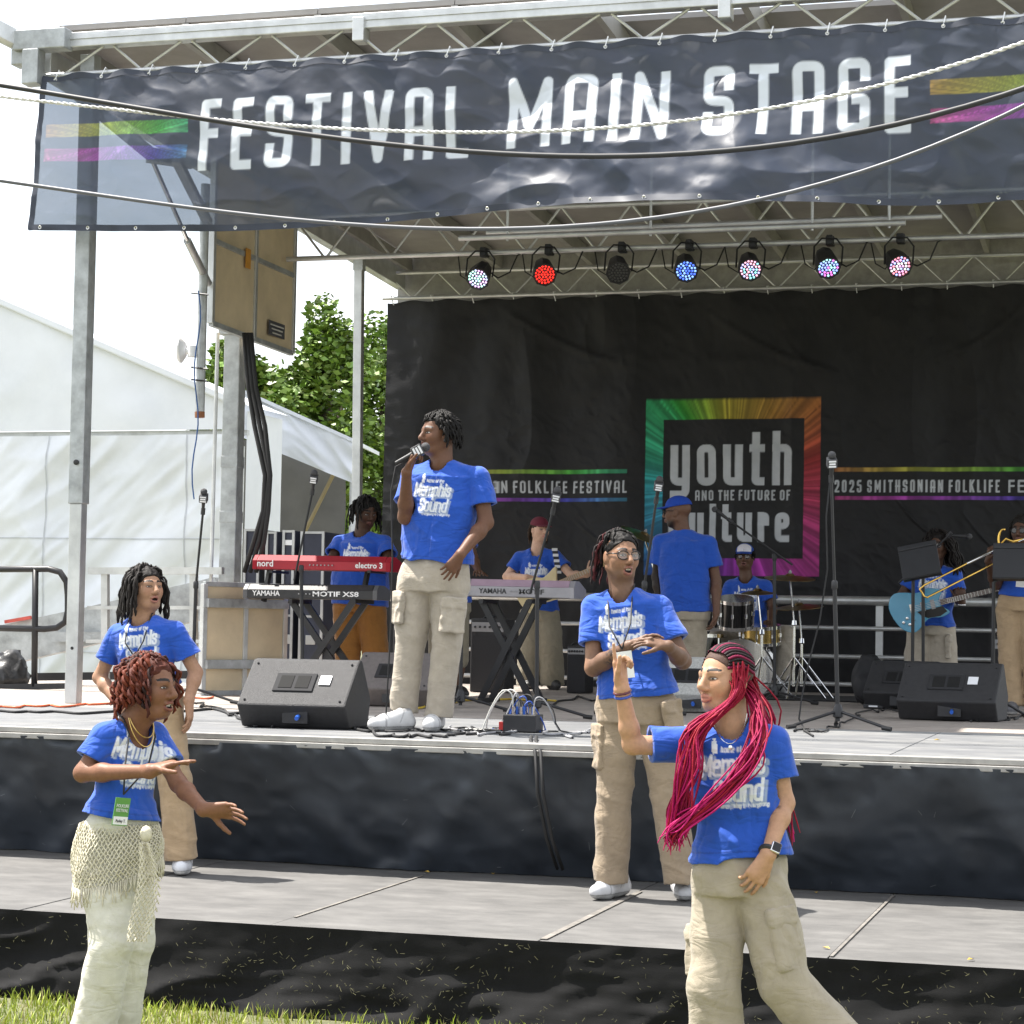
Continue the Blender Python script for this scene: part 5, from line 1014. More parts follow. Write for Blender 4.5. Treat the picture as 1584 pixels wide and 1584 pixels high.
b, I = person('person', 'young woman with long magenta braids in blue t-shirt and khaki trousers pointing one finger up', dict(J=J, skin=SKB, lip=(.42,.17,.14), mouth=0, face=-rt_*.80+tc_*.60, hk=1.03, h=.0036, hs=.0042, shirt=(.160,.150,.162,.178,.152), slr=.073, pants=T, seed=13, prv=.62, pru=.0, prs=.95, arm=.86, bulk=.95, gaze=0, plat=rt_,
    ink=((np.array(at(1196,1250,Y=YW-.03)), .035, (.04,.03,.03), .7),),
    hand_l=(vx(0,0,1)-rt_*.10, rt_*.75+tc_*.5, -1, (.02,1.25,1.3,1.3), .05, .35, .95, .8), hand_r=(vx(0,0,-.85)-rt_*.5, -rt_*.2-tc_*.9, 1, (.35,.4,.45,.5), .06, .4, .95)))
HF, hc, k = I['HF'], I['hc'], I['k']; W = lambda p: Vector(hc+HF@(np.array(p)*k)); MAG = [(.26,.006,.055), (.42,.008,.11), (.17,.006,.035), (.50,.012,.16), (.32,.010,.03)]
rg = random.Random(5); mb = MB(); C_ = []
def braid(P, r, c0, c1=None):
    Q = []; P = [Vector(p) for p in P]
    for i in range(len(P)-1):
        for t in (0, .25, .5, .75):
            p0 = P[max(i-1, 0)]; p3 = P[min(i+2, len(P)-1)]; a, b_ = P[i], P[i+1]; Q.append(.5*((2*a)+(b_-p0)*t+(2*p0-5*a+4*b_-p3)*t*t+(-p0+3*a-3*b_+p3)*t**3))
    Q.append(P[-1]); n0 = len(mb.v); m_ = len(Q); mb.tube(Q, [r*(1+.22*(i % 2))*(1 if i < m_*.8 else 1-.7*(i-m_*.8)/(m_*.2)) for i in range(m_)], 5)
    for i in range(m_):
        t = i/m_; c = np.array(c0)*(1-t)+np.array(c1 if c1 is not None else c0)*t; C_.extend([c]*5)
JIT = lambda s: V(rg.gauss(0, s), rg.gauss(0, s), rg.gauss(0, s*.6))
for i in range(50):   # bunch falling over the near shoulder and swept across the chest
    r0 = W((rg.uniform(.02,.082), rg.uniform(-.10,.0), rg.uniform(-.02,.085))); j = JIT(.016); dk = (.04,.008,.012); mg = rg.choice(MAG)
    xs_ = rg.uniform(-8, 8)
    braid([r0, Vector(at(1164+xs_,1075,Y=YW-.02))+j*.6, Vector(at(1176+rg.uniform(-18,14),1125,Y=YW-.11))+j*.7, Vector(at(1160+rg.uniform(-14,14),1180,Y=YW-.17))+j, Vector(at(1108+rg.uniform(-16,16),1235,Y=YW-.20))+j, Vector(at(1052+rg.uniform(-14,16),1280+rg.uniform(-8,8),Y=YW-.20))+j, Vector(at(1036+rg.uniform(-8,16),1300+rg.uniform(-8,20),Y=YW-.19))+j], .0030, np.array((.20,.006,.018)), mg)
for i in range(70):   # bunch on the far side of the face
    r0 = W((rg.uniform(-.085,-.05), rg.uniform(-.04,.045), rg.uniform(.0,.07))); j = JIT(.014); mg = rg.choice(MAG)
    braid([r0, W((-.094+rg.uniform(-.01,.01), .04+rg.uniform(-.03,.02), -.06)), Vector(at(1078+rg.uniform(-10,10),1130,Y=YW-.13))+j, Vector(at(1062+rg.uniform(-10,14),1190,Y=YW-.17))+j, Vector(at(1046+rg.uniform(-8,16),1250,Y=YW-.17))+j, Vector(at(1040+rg.uniform(-6,18),1300+rg.uniform(-20,8),Y=YW-.16))+j], .0030, np.array((.24,.006,.020)), mg)
for i in range(46):   # down the back
    r0 = W((rg.uniform(-.06,.07), -.09, rg.uniform(-.03,.06))); j = JIT(.03); mg = rg.choice(MAG)
    braid([r0, Vector(at(1168+rg.uniform(-25,20),1110,Y=YW+.12))+j, Vector(at(1185+rg.uniform(-30,18),1200,Y=YW+.17))+j, Vector(at(1200+rg.uniform(-30,18),1300+rg.uniform(-20,12),Y=YW+.18))+j], .0030, np.array((.24,.006,.020)), mg)
for i in range(23):   # cornrows sweeping back over the scalp
    f_ = R_(-92+184*i/22); c_ = (.016,.010,.011) if i % 3 else (.17,.010,.045); P_ = []
    for t_ in np.linspace(0, 1, 7):
        th = R_(52+(1-abs(f_)/1.6)*-4+t_*100)+.10*math.sin(t_*6+i*.5); fi = f_+.16*math.sin(t_*4.2+.6); P_.append(W(np.array([0,-.014,.036])+np.array([math.sin(fi)*math.sin(th), math.cos(th), math.cos(fi)*math.sin(th)])*np.array([.0785,.1005,.0885])))
    braid(P_, .0050, c_)
s = SDF(hc-.17, hc+.17, .0045); s.ell(hc+HF@vx(0,-.014,.034)*k, vx(.0765,.0985,.0865)*k, HF, 0); s.plane(hc+HF@vx(0,.062,.058)*k, HF@n3([0,.80,-.60]), hc-.17, hc+.17); v2, q2 = s.mesh()
vs = np.array(mb.v); F_ = np.array([f for f in mb.f if len(f) == 4]); npmesh('braids', np.concatenate([vs, v2]), np.concatenate([F_, q2+len(vs)]), M('hair', attr=True), b, np.concatenate([np.array(C_), np.tile(np.array([.075,.042,.032]), (len(v2), 1))]))
mb2 = MB()
for a in range(6): mb2.ball(W((.083,-.008+.007*math.cos(a), -.040+.007*math.sin(a))), .0055*k, 8)
mb2.build('earring', M('silver', (.8,.8,.8), .2, 1), b, smooth=True)
w0 = np.array(J['wrl']); ax = n3(J['wrl']-J['ell']); o1 = n3(np.cross(ax, tc_)); o2 = np.cross(ax, o1)
for dz, cc in ((-.010, (.10,.02,.03)), (-.026, (.02,.06,.35))): MB().tube([w0+ax*dz+(o1*math.cos(t)+o2*math.sin(t))*.029 for t in np.linspace(0, 6.28, 20)], [.0055 if i % 2 else .0045 for i in range(20)], 6, False).build('beaded_bracelet', M('bead %.2f' % cc[2], cc, .4), b)
w0 = np.array(J['wrr']); ax = n3(J['wrr']-J['elr']); wt = MB(); o1 = n3(tc_-ax*(tc_@ax)); o2 = np.cross(ax, o1)
wt.tube([w0-ax*.014+(o1*math.cos(t)+o2*math.sin(t))*.029 for t in np.linspace(0, 6.28, 20)], .010, 6, False); R3 = Matrix(np.stack([o2, o1, ax], 1).tolist())
wa = wt.build('watch', BLKPL, b); MB().box(w0-ax*.014+n3(o1+rt_*.5)*.036, (.036,.012,.042), R3).build('case', CHROME, wa, bevel=.005); MB().box(w0-ax*.014+n3(o1+rt_*.5)*.0385, (.031,.010,.037), R3).build('screen', M('watch glass', (.005,.005,.006), .05), wa, bevel=.003)
nk = MB(); nk.tube([I['nb']+I['lat']*math.cos(t)*.062+I['fw']*(.03+.075*math.sin(t))-I['torso']*(.10*max(0, math.sin(t))**1.5-.025) for t in np.linspace(0, math.pi, 16)], .0014, 5); nk.ball(I['nb']+I['fw']*.108-I['torso']*.088, (.008,.005,.010), 8); nk.build('necklace', M('silver', (.8,.8,.8), .2, 1), b)
shoe(b, V(J['anl'][0], J['anl'][1], .004), tc_, (.7,.7,.7), (.7,.7,.7), .26); shoe(b, V(J['anr'][0]+.03, J['anr'][1], .004), tc_+rt_*.4, (.7,.7,.7), (.7,.7,.7), .26)
# ---------------------------------------------------------------- keyboard player
FAR = dict(h=.0062, hs=.0085, hp=.011)
Yk = 17.6
J = PJ(Yk, dict(head=(566,793), neck=(560,826), shl=(526,838), shr=(594,838), ell=(512,868,-.12), wrl=(482,868,-.36), elr=(604,872,-.12), wrr=(566,874,-.38), hip=(556,925), hem=(556,934), hpl=(538,942), hpr=(574,942), knl=(538,1000,-.02), knr=(580,1000), anl=(538,1066), anr=(584,1066), waist=(556,912)))
b, I = person('person', 'heavy keyboard player in mustard trousers looking down behind the red keyboard', dict(J=J, skin=(.06,.028,.016), lip=(.10,.035,.03), face=tc_*.75+rt_*.45-vx(0,0,.25), hk=1.08, shirt=(.235,.250,.240,.232,.190), dep=.75, slr=.088, pants=dict(mat=MUST, hip=.23, waist=.22, thigh=.125, knee=.105, cuff=.09), seed=16, prv=.66, bulk=1.25, belly=(.35,.06,.20,.16,.20),
    hand_l=(tc_*.8-rt_*.5, -vx(0,0,1), -1), hand_r=(tc_*.9, -vx(0,0,1), 1), **FAR)); I['far'] = 1
locs(b, I, 90, .20, .0085, BLKH, 17, (60, 300), (0, 85)); shoe(b, V(J['anl'][0], J['anl'][1], ZU), tc_, (.1,.1,.1), (.5,.5,.5), .3, h=.008); shoe(b, V(J['anr'][0], J['anr'][1], ZU), tc_, (.1,.1,.1), (.5,.5,.5), .3, h=.008)
# ---------------------------------------------------------------- bass player
Yb = 20.6
J = PJ(Yb, dict(head=(835,820), neck=(831,850), shl=(804,860), shr=(858,858), ell=(784,892,-.05), wrl=(815,893,-.25), elr=(884,890,-.10), wrr=(908,889,-.30), hip=(834,940), hem=(836,946), hpl=(822,955), hpr=(848,955), knl=(820,1005), knr=(852,1005), anl=(817,1060), anr=(855,1060), waist=(834,930)))
b, I = person('person', 'bass player in a dark red cap and baggy olive trousers behind the grey keyboard', dict(J=J, skin=SKL, lip=(.5,.22,.18), face=tc_*.85+rt_*.45, brow=(.10,.06,.03), hk=1.0, shirt=(.178,.170,.175,.180,.150), slr=.078, pants=dict(mat=DKKH, hip=.19, waist=.175, thigh=.115, knee=.115, cuff=.115), seed=19, prv=.60,
    hand_l=(rt_*.9-vx(0,0,.3), -tc_, -1), hand_r=(rt_*.6+vx(0,0,.6), -tc_, 1, (.8,.8,.8,.8)), **FAR)); I['far'] = 1
locs(b, I, 40, .13, .006, (.05,.03,.018), 20, (100, 260), (-30, 20)); cap_hat(b, I, (.12,.010,.025)); shoe(b, V(J['anl'][0], J['anl'][1], ZU), tc_, (.03,.03,.03), (.1,.1,.1), .28, h=.008); shoe(b, V(J['anr'][0], J['anr'][1], ZU), tc_+rt_*.3, (.03,.03,.03), (.1,.1,.1), .28, h=.008)
# ---------------------------------------------------------------- man in blue cap, back turned
Yc = 18.0
J = PJ(Yc, dict(head=(1048,793), neck=(1056,823), shl=(1022,836), shr=(1096,838), ell=(1016,892,.05), wrl=(1022,940,.0), elr=(1108,900,.03), wrr=(1108,948,-.05), hip=(1062,940), hem=(1061,946), hpl=(1050,955), hpr=(1074,955), knl=(1050,1015), knr=(1074,1015), anl=(1052,1080), anr=(1074,1080), waist=(1061,932)))
J = {k_: J[k_] for k_ in J}
b, I = person('person', 'bearded man in blue cap and sunglasses standing with his back turned', dict(J=J, flip=-1, print=False, skin=(.13,.065,.04), lip=(.16,.06,.05), face=-tc_*.40-rt_*.90, hk=1.08, stubble=.9, shirt=(.215,.205,.215,.225,.19), slr=.086, pants=dict(mat=KHAKI, hip=.20, waist=.19, thigh=.11, knee=.09, cuff=.085), seed=22, bulk=1.15,
    hand_l=(-vx(0,0,1), rt_, -1), hand_r=(-vx(0,0,1)-rt_*.2, -rt_, -1, (.5,.5,.6,.6)), **FAR))
cap_hat(b, I, (.006,.05,.36)); glasses(b, I, tint=(.01,.01,.012)); shoe(b, V(J['anl'][0], J['anl'][1], ZU), -tc_, (.5,.5,.5), (.6,.6,.6), .29, h=.008); shoe(b, V(J['anr'][0], J['anr'][1], ZU), -tc_, (.5,.5,.5), (.6,.6,.6), .29, h=.008)
# ---------------------------------------------------------------- drummer
Ydr = 20.4
J = PJ(Ydr, dict(head=(1152,862), neck=(1154,893), shl=(1130,905), shr=(1184,905), ell=(1118,940,-.05), wrl=(1108,952,-.32), elr=(1196,942,-.05), wrr=(1190,962,-.30), hip=(1160,985), hem=(1160,975), hpl=(1145,985,-.05), hpr=(1175,985,-.05), knl=(1110,985,-.45), knr=(1216,982,-.42), anl=(1112,1050,-.45), anr=(1208,1052,-.42), waist=(1160,965)))
b, I = person('person', 'drummer in white fronted cap and glasses sitting behind the drum kit', dict(J=J, skin=(.10,.05,.03), lip=(.2,.08,.07), mouth=.004, face=tc_*.9-rt_*.2, hk=1.0, shirt=(.165,.160,.170,.180,.150), slr=.078, pants=dict(mat=STONE, hip=.18, waist=.165, thigh=.095, knee=.080, cuff=.075), seed=25, prv=.60,
    hand_l=(tc_, -vx(0,0,1), -1, (1.2,1.2,1.2,1.2)), hand_r=(tc_-rt_*.3, -vx(0,0,1), 1, (1.2,1.2,1.2,1.2)), **FAR)); I['far'] = 1
locs(b, I, 60, .035, .006, BLKH, 26, (50, 310), (-20, 30), seg=5); cap_hat(b, I, (.006,.05,.30), front=(.62,.60,.64)); glasses(b, I)
shoe(b, V(J['anl'][0], J['anl'][1], ZU), tc_, (.5,.5,.5), (.6,.6,.6), .28, h=.008); shoe(b, V(J['anr'][0], J['anr'][1], ZU), tc_+rt_*.2, (.5,.5,.5), (.6,.6,.6), .28, h=.008)
# ---------------------------------------------------------------- guitarist
Yg = 18.6
J = PJ(Yg, dict(head=(1450,845), neck=(1446,876), shl=(1414,888), shr=(1477,888), ell=(1394,922,-.02), wrl=(1432,930,-.24), elr=(1484,928,-.05), wrr=(1488,932,-.28), hip=(1440,965), hem=(1440,966), hpl=(1425,978), hpr=(1457,978), knl=(1420,1035), knr=(1460,1035), anl=(1418,1090), anr=(1462,1090), waist=(1440,955)))
T = dict(mat=STONE, hip=.20, waist=.18, thigh=.115, knee=.115, cuff=.115); T['pockets'] = [(np.array(at(1468,1000,Y=Yg-.08)), vx(0,0,1), rt_+tc_*.4, .13, .18)]
b, I = person('person', 'guitarist with long dark hair and star hair clip playing a light blue guitar', dict(J=J, skin=(.085,.042,.026), lip=(.16,.06,.05), face=tc_*.85-rt_*.45, hk=.98, shirt=(.178,.165,.172,.180,.15), slr=.078, pants=T, seed=28, prv=.64,
    hand_l=(rt_*.8-vx(0,0,.5), -tc_, -1, (.6,.6,.7,.7)), hand_r=(-rt_*.1+vx(0,0,.9), -tc_, 1, (.9,.9,.9,.9)), **FAR)); I['far'] = 1
locs(b, I, 130, .34, .008, (.013,.010,.009), 29, (55, 305), (0, 85), swing=rt_*.8, curl=.03); glasses(b, I, (.45,.3,.28))
st = [I['hc']+I['HF']@vx(.083,-.01+.018*math.cos(a)*(1 if i % 2 else .45),.02+.018*math.sin(a)*(1 if i % 2 else .45)) for i, a in enumerate(np.linspace(0, 6.283, 10, endpoint=False))]; MB().prism(st, I['HF'][:, 0]*0, I['HF'][:, 0]*.004).build('star_clip', WHT, b)
MB().tube([np.array(J['wrr'])+vx(math.cos(t)*.028, math.sin(t)*.028, -.02) for t in np.linspace(0, 6.28, 14)], .006, 5, False).build('bracelet', WHT, b)
for sd in 'lr': shoe(b, V(J['an'+sd][0], J['an'+sd][1], ZU), tc_, (.5,.5,.5), (.6,.6,.6), .27, h=.008)
# ---------------------------------------------------------------- trombonist at the edge
Yt = 17.3
J = PJ(Yt, dict(head=(1582,822), neck=(1584,853), shl=(1556,865), shr=(1614,865), ell=(1540,905,-.05), wrl=(1529,868,-.32), elr=(1626,905), wrr=(1606,862,-.22), hip=(1578,925), hem=(1580,922), hpl=(1562,940), hpr=(1594,940), knl=(1562,1020), knr=(1598,1020), anl=(1566,1090), anr=(1602,1090), waist=(1579,905)))
b, I = person('person', 'trombonist in high waisted tan trousers and tinted glasses beside the music stand', dict(J=J, skin=(.085,.042,.026), lip=(.16,.06,.05), face=tc_*.8-rt_*.55, hk=1.0, shirt=(.140,.138,.160,.172,.145), slr=.072, pants=dict(mat=TAN, hip=.17, waist=.145, thigh=.10, knee=.085, cuff=.08), seed=31, print=False,
    hand_l=(vx(0,0,.6)+tc_*.3, rt_, -1, (1,1,1,1)), hand_r=(-rt_*.7+vx(0,0,.4), tc_, 1, (1,1,1,1)), **FAR)); I['far'] = 1
locs(b, I, 70, .16, .008, (.014,.012,.010), 32, (60, 300), (0, 85)); glasses(b, I, tint=(.08,.05,.12)); lanyard(b, I, at(1580,888,Y=Yt-.2), sz=(.07,.10))
for sd in 'lr': shoe(b, V(J['an'+sd][0], J['an'+sd][1], ZU), tc_-rt_*.3, (.12,.12,.13), (.7,.7,.7), .27, h=.008)
# ---------------------------------------------------------------- second keyboard player, nearly hidden by the singer
Y2 = 17.6
J = PJ(Y2, dict(head=(690,775), neck=(692,808), shl=(662,822), shr=(722,822), ell=(655,862,-.05), wrl=(675,885,-.3), elr=(732,862,-.05), wrr=(740,885,-.3), hip=(694,920), hem=(694,932), hpl=(681,945), hpr=(707,945), knl=(681,1012), knr=(707,1012), anl=(683,1075), anr=(707,1075), waist=(694,905)))
K = {k_: J[k_] for k_ in J}; KS = dict(K); KS['anl'] = K['knl']+vx(0,0,-.04); KS['anr'] = K['knr']+vx(0,0,-.04); KS['knl'] = (K['hpl']+K['knl'])/2; KS['knr'] = (K['hpr']+K['knr'])/2
S2 = dict(J=K, legs=True, skin=(.10,.05,.03), lip=LIPD, face=tc_, hk=1.0, shirt=(.19,.18,.19,.2,.17), seed=34, print=False, hand_l=(tc_, -vx(0,0,1), -1), hand_r=(tc_, -vx(0,0,1), 1), **FAR)
b, I = person('person', 'player in khaki shorts and black sneakers half hidden behind the singer', S2)
s = SDF(np.min([KS['anl'], KS['hpl']], 0)-.2, np.max([KS['waist'], KS['hpr']], 0)+.2, .011); cr = (KS['hpl']+KS['hpr'])/2; s.loft([cr, (cr+KS['waist'])/2, KS['waist']], [(.19,.13),(.19,.13),(.17,.12)], rt_, tc_, .03)
for sd in 'lr': s.cone(KS['hp'+sd], KS['an'+sd], .105, .10, .03)
vs, qs = s.mesh(); npmesh('shorts', vs, qs, DKKH, b)
for sd in 'lr': shoe(b, V(J['an'+sd][0], J['an'+sd][1], ZU), tc_+rt_*.5, (.02,.02,.02), (.75,.75,.75), .29, h=.008)
# ================================================================== stage gear
TOLEX = M('black speaker paint', (.022,.022,.024), .6, 0, .2, 30, .5, 260); SEAL = M('dull metal', (.30,.30,.31), .45, .6)
BLUEC = M('blue connector', (.02,.10,.45), .4)
def wedge(px, py, w_, label, rz=0, k=1., paint=TOLEX, group='floor monitors'):
    p = at(px, py, Z=ZU); t = thing('floor_monitor', label, 'speaker', p, group); c, s_ = math.cos(rz), math.sin(rz)
    L_ = lambda x, y, z: p+V(c*x-s_*y, s_*x+c*y, z+.004)
    prof = [(.10,0),(.0,.135),(.285,.40),(.335,.405),(.52,.17),(.47,0)]
    poly = [L_(-w_/2, y*k, z*k) for y, z in prof]; MB().prism(poly, (0,0,0), L_(w_/2,0,0)-L_(-w_/2,0,0)).build('cabinet', paint, t, bevel=.012)
    d = V(0, .285, .265).normalized(); nrm = V(0, -.265, .285).normalized()
    def face(x, u, o): q = V(x, 0, .135*k)+V(0, d.y*u, d.z*u)+nrm*o; return L_(q.x, q.y, q.z)
    Rm = Matrix((L_(1,0,0)-L_(0,0,0), L_(0,d.y,d.z)-L_(0,0,0), L_(0,nrm.y,nrm.z)-L_(0,0,0))).transposed()
    u = .19*k
    MB().box(face(-.02,u,.004), (.25*k,.15*k,.010), Rm).build('handle_plate', M('dark bezel', (.03,.03,.032), .8, spec=.2), t, bevel=.004)
    for sx in (-1, 1): MB().box(face(-.02+sx*.052*k,u,.008), (.085*k,.105*k,.008), Rm).build('handle_recess', M('deep black', (.004,.004,.004), .9), t, bevel=.003)
    MB().box(face(.165*k,u+.02,.006), (.07*k,.075*k,.004), Rm).build('label', WHT, t)
    for sx in (-1, 1):
        for uu_ in (.04, .35): MB().ball(face(sx*(w_/2-.04),uu_*k,.002), .008, 8).build('screw', DKMET, t)
    MB().box(L_(.02,.045*k,.07*k), (.16*k,.03,.08*k)).build('input_panel', BLKPL, t)
    MB().tube([L_(.04,.03,.07), L_(.05,-.03,.06)], .013, 8).build('plug', BLUEC, t)
    return t
wedge(448,1128,.66,'floor monitor with pale sunlit rear panel left of the singer', R_(3), .98)
wedge(600,1094,.62,'greyish floor monitor behind the singer, beside his left shoe', R_(0), .98, M('grey speaker paint', (.12,.105,.10), .6, 0, .15, 30, .4, 260))
wedge(1062,1103,.55,'pale speckled floor monitor between the bespectacled man and the braided woman', R_(4), 1.0, M('pale speaker surface', (.42,.42,.40), .7, 0, .25, 60, .4, 260))  # cabinet colour much paler than the other monitors, finely mottled
wedge(1462,1116,.70,'black floor monitor before the guitarist with white label', R_(-6), 1.0)
wedge(1385,1098,.55,'black floor monitor tucked behind another near the backpack', R_(-10), .95)
# ---- microphones and stands
FOAM = M('mic grille', (.07,.07,.075), .7, .3, .2, 80, .6, 500); FLAG = M('mic flag', (.05,.05,.055), .5)
def mic(px, py, Y, dirv, label, flag=True, top=None, k=1.):
    p = top or at(px, py, Y=Y); d = Vector(dirv).normalized(); t = thing('microphone', label, 'microphone', p, None)
    MB().tube([p-d*.10*k, p-d*.02*k, p+d*.06*k], [.010*k,.013*k,.020*k], 10).build('handle', BLKPL, t, smooth='auto'); MB().ball(p+d*.085*k, .026*k, 12).build('grille', FOAM, t, smooth=True)
    if flag:
        x = d.orthogonal().normalized(); y = d.cross(x); fx = Vector(tc_)-d*d.dot(Vector(tc_)); fx.normalize(); x = fx; y = d.cross(x); R3 = Matrix((y, d, x)).transposed()
        fl = MB().box(p+d*.035*k, (.062*k,.062*k,.062*k), R3).build('mic_flag', FLAG, t, bevel=.006)
        for i in range(3): MB().box(p+d*(.018+.017*i)*k+x*.0318*k, (.046*k-.006*(i == 1),.011*k,.0015), R3).build('flag_print', WHT, fl)
    return t
def stand(base, mid, top, label, boom=None, legl=.36, r=.011, rz=0, Y=None):
    """base on the deck, mid: clutch, top: end of the upper tube"""
    base = Vector(base); t = thing('microphone_stand', label, 'mic stand', base)
    for k_ in range(3):
        a = rz+k_*2*math.pi/3; e = V(math.cos(a), math.sin(a), 0); MB().tube([base+V(0,0,.11)+e*.02, base+e*legl+V(0,0,.016)], .010, 8).build('leg', DKMET, t); MB().tube([base+e*(legl-.05)+V(0,0,.022), base+e*(legl+.012)+V(0,0,.015)], .0145, 8).build('rubber_foot', RUB, t)
    MB().lathe(base+V(0,0,.07), [(.02,0),(.034,.01),(.030,.06),(.018,.09)], 12).build('hub', DKMET, t, smooth='auto'); MB().tube([base+V(0,0,.05), mid], r*1.25, 10).build('lower_tube', DKMET, t, smooth='auto')
    m_ = Vector(mid); d = (Vector(top)-m_).normalized(); MB().lathe(m_-V(0,0,.03), [(.014,0),(.02,.01),(.02,.05),(.014,.06)], 12).build('clutch', BLKPL, t, smooth='auto')
    if boom: MB().tube([Vector(boom), Vector(top)], r*.8, 8).build('boom', DKMET, t, smooth='auto')
    else: MB().tube([m_, Vector(top)], r*.85, 8).build('upper_tube', DKMET, t, smooth='auto')
    MB().tube([Vector(top)-d*.02, Vector(top)+d*.03], .017, 8).build('clip', BLKPL, t); return t
def st(bx, by, mx, my, tx, ty, label, mlabel, boom=None, rz=0, mdir=None, flag=True, Yb=None):
    b_ = at(bx, by, Z=ZU); Y = b_.y; m_ = at(mx, my, Y=Y); tp = at(tx, ty, Y=Y-.05); stand(b_, m_, tp, label, at(*boom, Y=Y) if boom else None, rz=rz)
    d = Vector(mdir) if mdir is not None else (tp-m_).normalized()*.8+V(*tc_)*.3; mic(0, 0, 0, d, mlabel, flag, tp+d.normalized()*.08)
st(297,1088, 303,905, 314,792, 'black mic stand rising behind the woman with short dark locs', 'microphone with black cube flag on the stand by the side panel')
st(468,1088, 466,880, 483,762, 'black mic stand in front of the red keyboard', 'microphone with cube flag above the red keyboard', boom=(455,898))
st(712,1102, 714,950, 716,800, 'mic stand standing right behind the singer', 'microphone hidden behind the singer', rz=.5, flag=False)
st(830,1112, 831,905, 855,792, 'mic stand with tilted upper tube beside the stage box', 'microphone with yellow ring below its flag by the grey keyboard', boom=(820,918), rz=.3)
st(992,1108, 997,905, 1015,775, 'mic stand behind the bespectacled man', 'microphone with pale printed cube flag beside the man in blue cap', rz=.8)
st(1296,1128, 1291,905, 1286,742, 'tall mic stand standing alone on a tripod at the stage front', 'microphone with flat black cube flag in front of the festival lettering', rz=-.35)
st(1428,1096, 1428,872, 1468,828, 'boom mic stand leaning over the guitarist', 'slim microphone lying level before the guitarist', boom=(1390,902), mdir=rt_*1.0+vx(0,0,-.05), flag=False)
st(1560,1100, 1562,850, 1566,815, 'mic stand beside the trombonist', 'slim microphone at the trombonist', mdir=rt_*.8+tc_*.2+vx(0,0,.2), flag=False)
st(1198,1090, 1198,862, 1130,806, 'tall boom stand over the drum kit', 'small microphone with green ring hanging above the drummer', boom=(1226,874), mdir=-rt_*.7+vx(0,0,.5), flag=False, rz=.4)
q = at(637,703,Y=11.78); mic(0, 0, 0, rt_*.8+vx(0,0,.45)+tc_*-.05, 'hand held microphone with white printed cube at the singer\'s mouth', True, q, 1.05)
P = [at(632,712,Y=11.78), at(612,722,Y=11.76), at(605,760,Y=11.76), at(607,860,Y=11.78), at(604,980,Y=11.8), at(598,1090,Y=11.82), at(596,1128,Y=11.9), at(575,1126,Z=ZU+.006), at(545,1122,Z=ZU+.006), at(560,1112,Z=ZU+.006)]
tag(MB().tube(P, .0045, 6).build('microphone_cable', RUB, smooth=True), 'thin black cable hanging from the singer\'s microphone to the deck', 'cable')
# ---- keyboards
def keyboard(A, B, h_, depth, mats, label, texts, cat='keyboard', tilt=0):
    A = Vector(A); B = Vector(B); d = (B-A); L_ = d.length; d.normalize(); n = V(d.y, -d.x, 0).normalized(); n = n if n.y < 0 else -n; u = V(0,0,1)
    t = thing('keyboard', label, cat, A); prof = [(0,0),(0,h_*.62),(.05,h_),(depth*.45,h_),(depth,h_*.55),(depth,0)]
    MB().prism([A-n*y+u*z for y, z in prof], (0,0,0), d*L_).build('case', mats[0], t, bevel=.006)
    for s_ in (0, 1): MB().prism([A-n*(y*1.02-.004)+u*(z*1.04-.002) for y, z in prof], d*(L_*s_-.02), d*(L_*s_+.02)).build('end_cheek', mats[1], t, bevel=.004)
    MB().prism([A-n*y+u*z for y, z in ((.0,h_*.62),(.05,h_),(depth*.45,h_),(depth*.45,h_+.003),(.048,h_+.004),(-.004,h_*.63))], d*.025, d*(L_-.025)).build('top_panel', mats[2], t)
    kb = MB().prism([A-n*y+u*z for y, z in ((depth*.5,h_*.6),(depth*.98,h_*.6),(depth*.98,h_*.75),(depth*.5,h_*.95))], d*.08, d*(L_-.08)).build('key_bed', M('ivory keys', (.7,.69,.65), .35), t)
    for i in range(int((L_-.18)/.0335)):
        if i % 7 in (0,1,3,4,5): MB().box(A+d*(.11+i*.0335)-n*depth*.66+u*(h_*.92), (.012,.09,.016), Matrix((d,-n,u)).transposed()).build('black_key', BLKPL, kb)
    MB().prism([A+n*.003+u*z for z in (h_*.12,h_*.55,h_*.55,h_*.12)], d*0, d*0) if 0 else None
    for tx, sx, f, sz, mt in texts: bfont('lettering', tx, sz, A+d*L_*f+u*h_*.20+n*.004, d if d.dot(Vector(rt_)) > 0 else -d, u, mt, t, sx, .0012)
    for i in range(7): MB().lathe(A+d*(L_*(.42+.028*i))+u*h_*.35+n*.001, [(.006,0),(.006,.010)], 8, n).build('socket', SEAL, t)
    return t, d, n, L_
RED = M('red keyboard', (.26,.006,.016), .6, 0, .06, spec=.25); DRED = M('dark red panel', (.30,.008,.02), .5); LTX = M('white lettering', (.75,.75,.75), .5)
Yn = 16.6
keyboard(at(394,880,Y=Yn), at(600,884,Y=Yn-.0), .115, .33, (DRED, RED, RED), 'bright red stage keyboard on the upper tier with white lettering', (('nord', 1, .08, .075, LTX), ('electro 3', 1, .86, .065, LTX)))
keyboard(at(379,925,Y=Yn-.05), at(580,928,Y=Yn-.05), .115, .38, (BLKPL, M('dark grey cheek', (.08,.08,.085), .5), BLKPL), 'long black synthesizer on the lower tier below the red keyboard', (('YAMAHA', 1, .165, .058, LTX), ('MOTIF XS8', 1.5, .70, .055, LTX)))
GREYK = M('silver grey case', (.30,.29,.31), .4, .3); MAUV = M('mauve top', (.34,.24,.30), .45)
Yy = 16.6
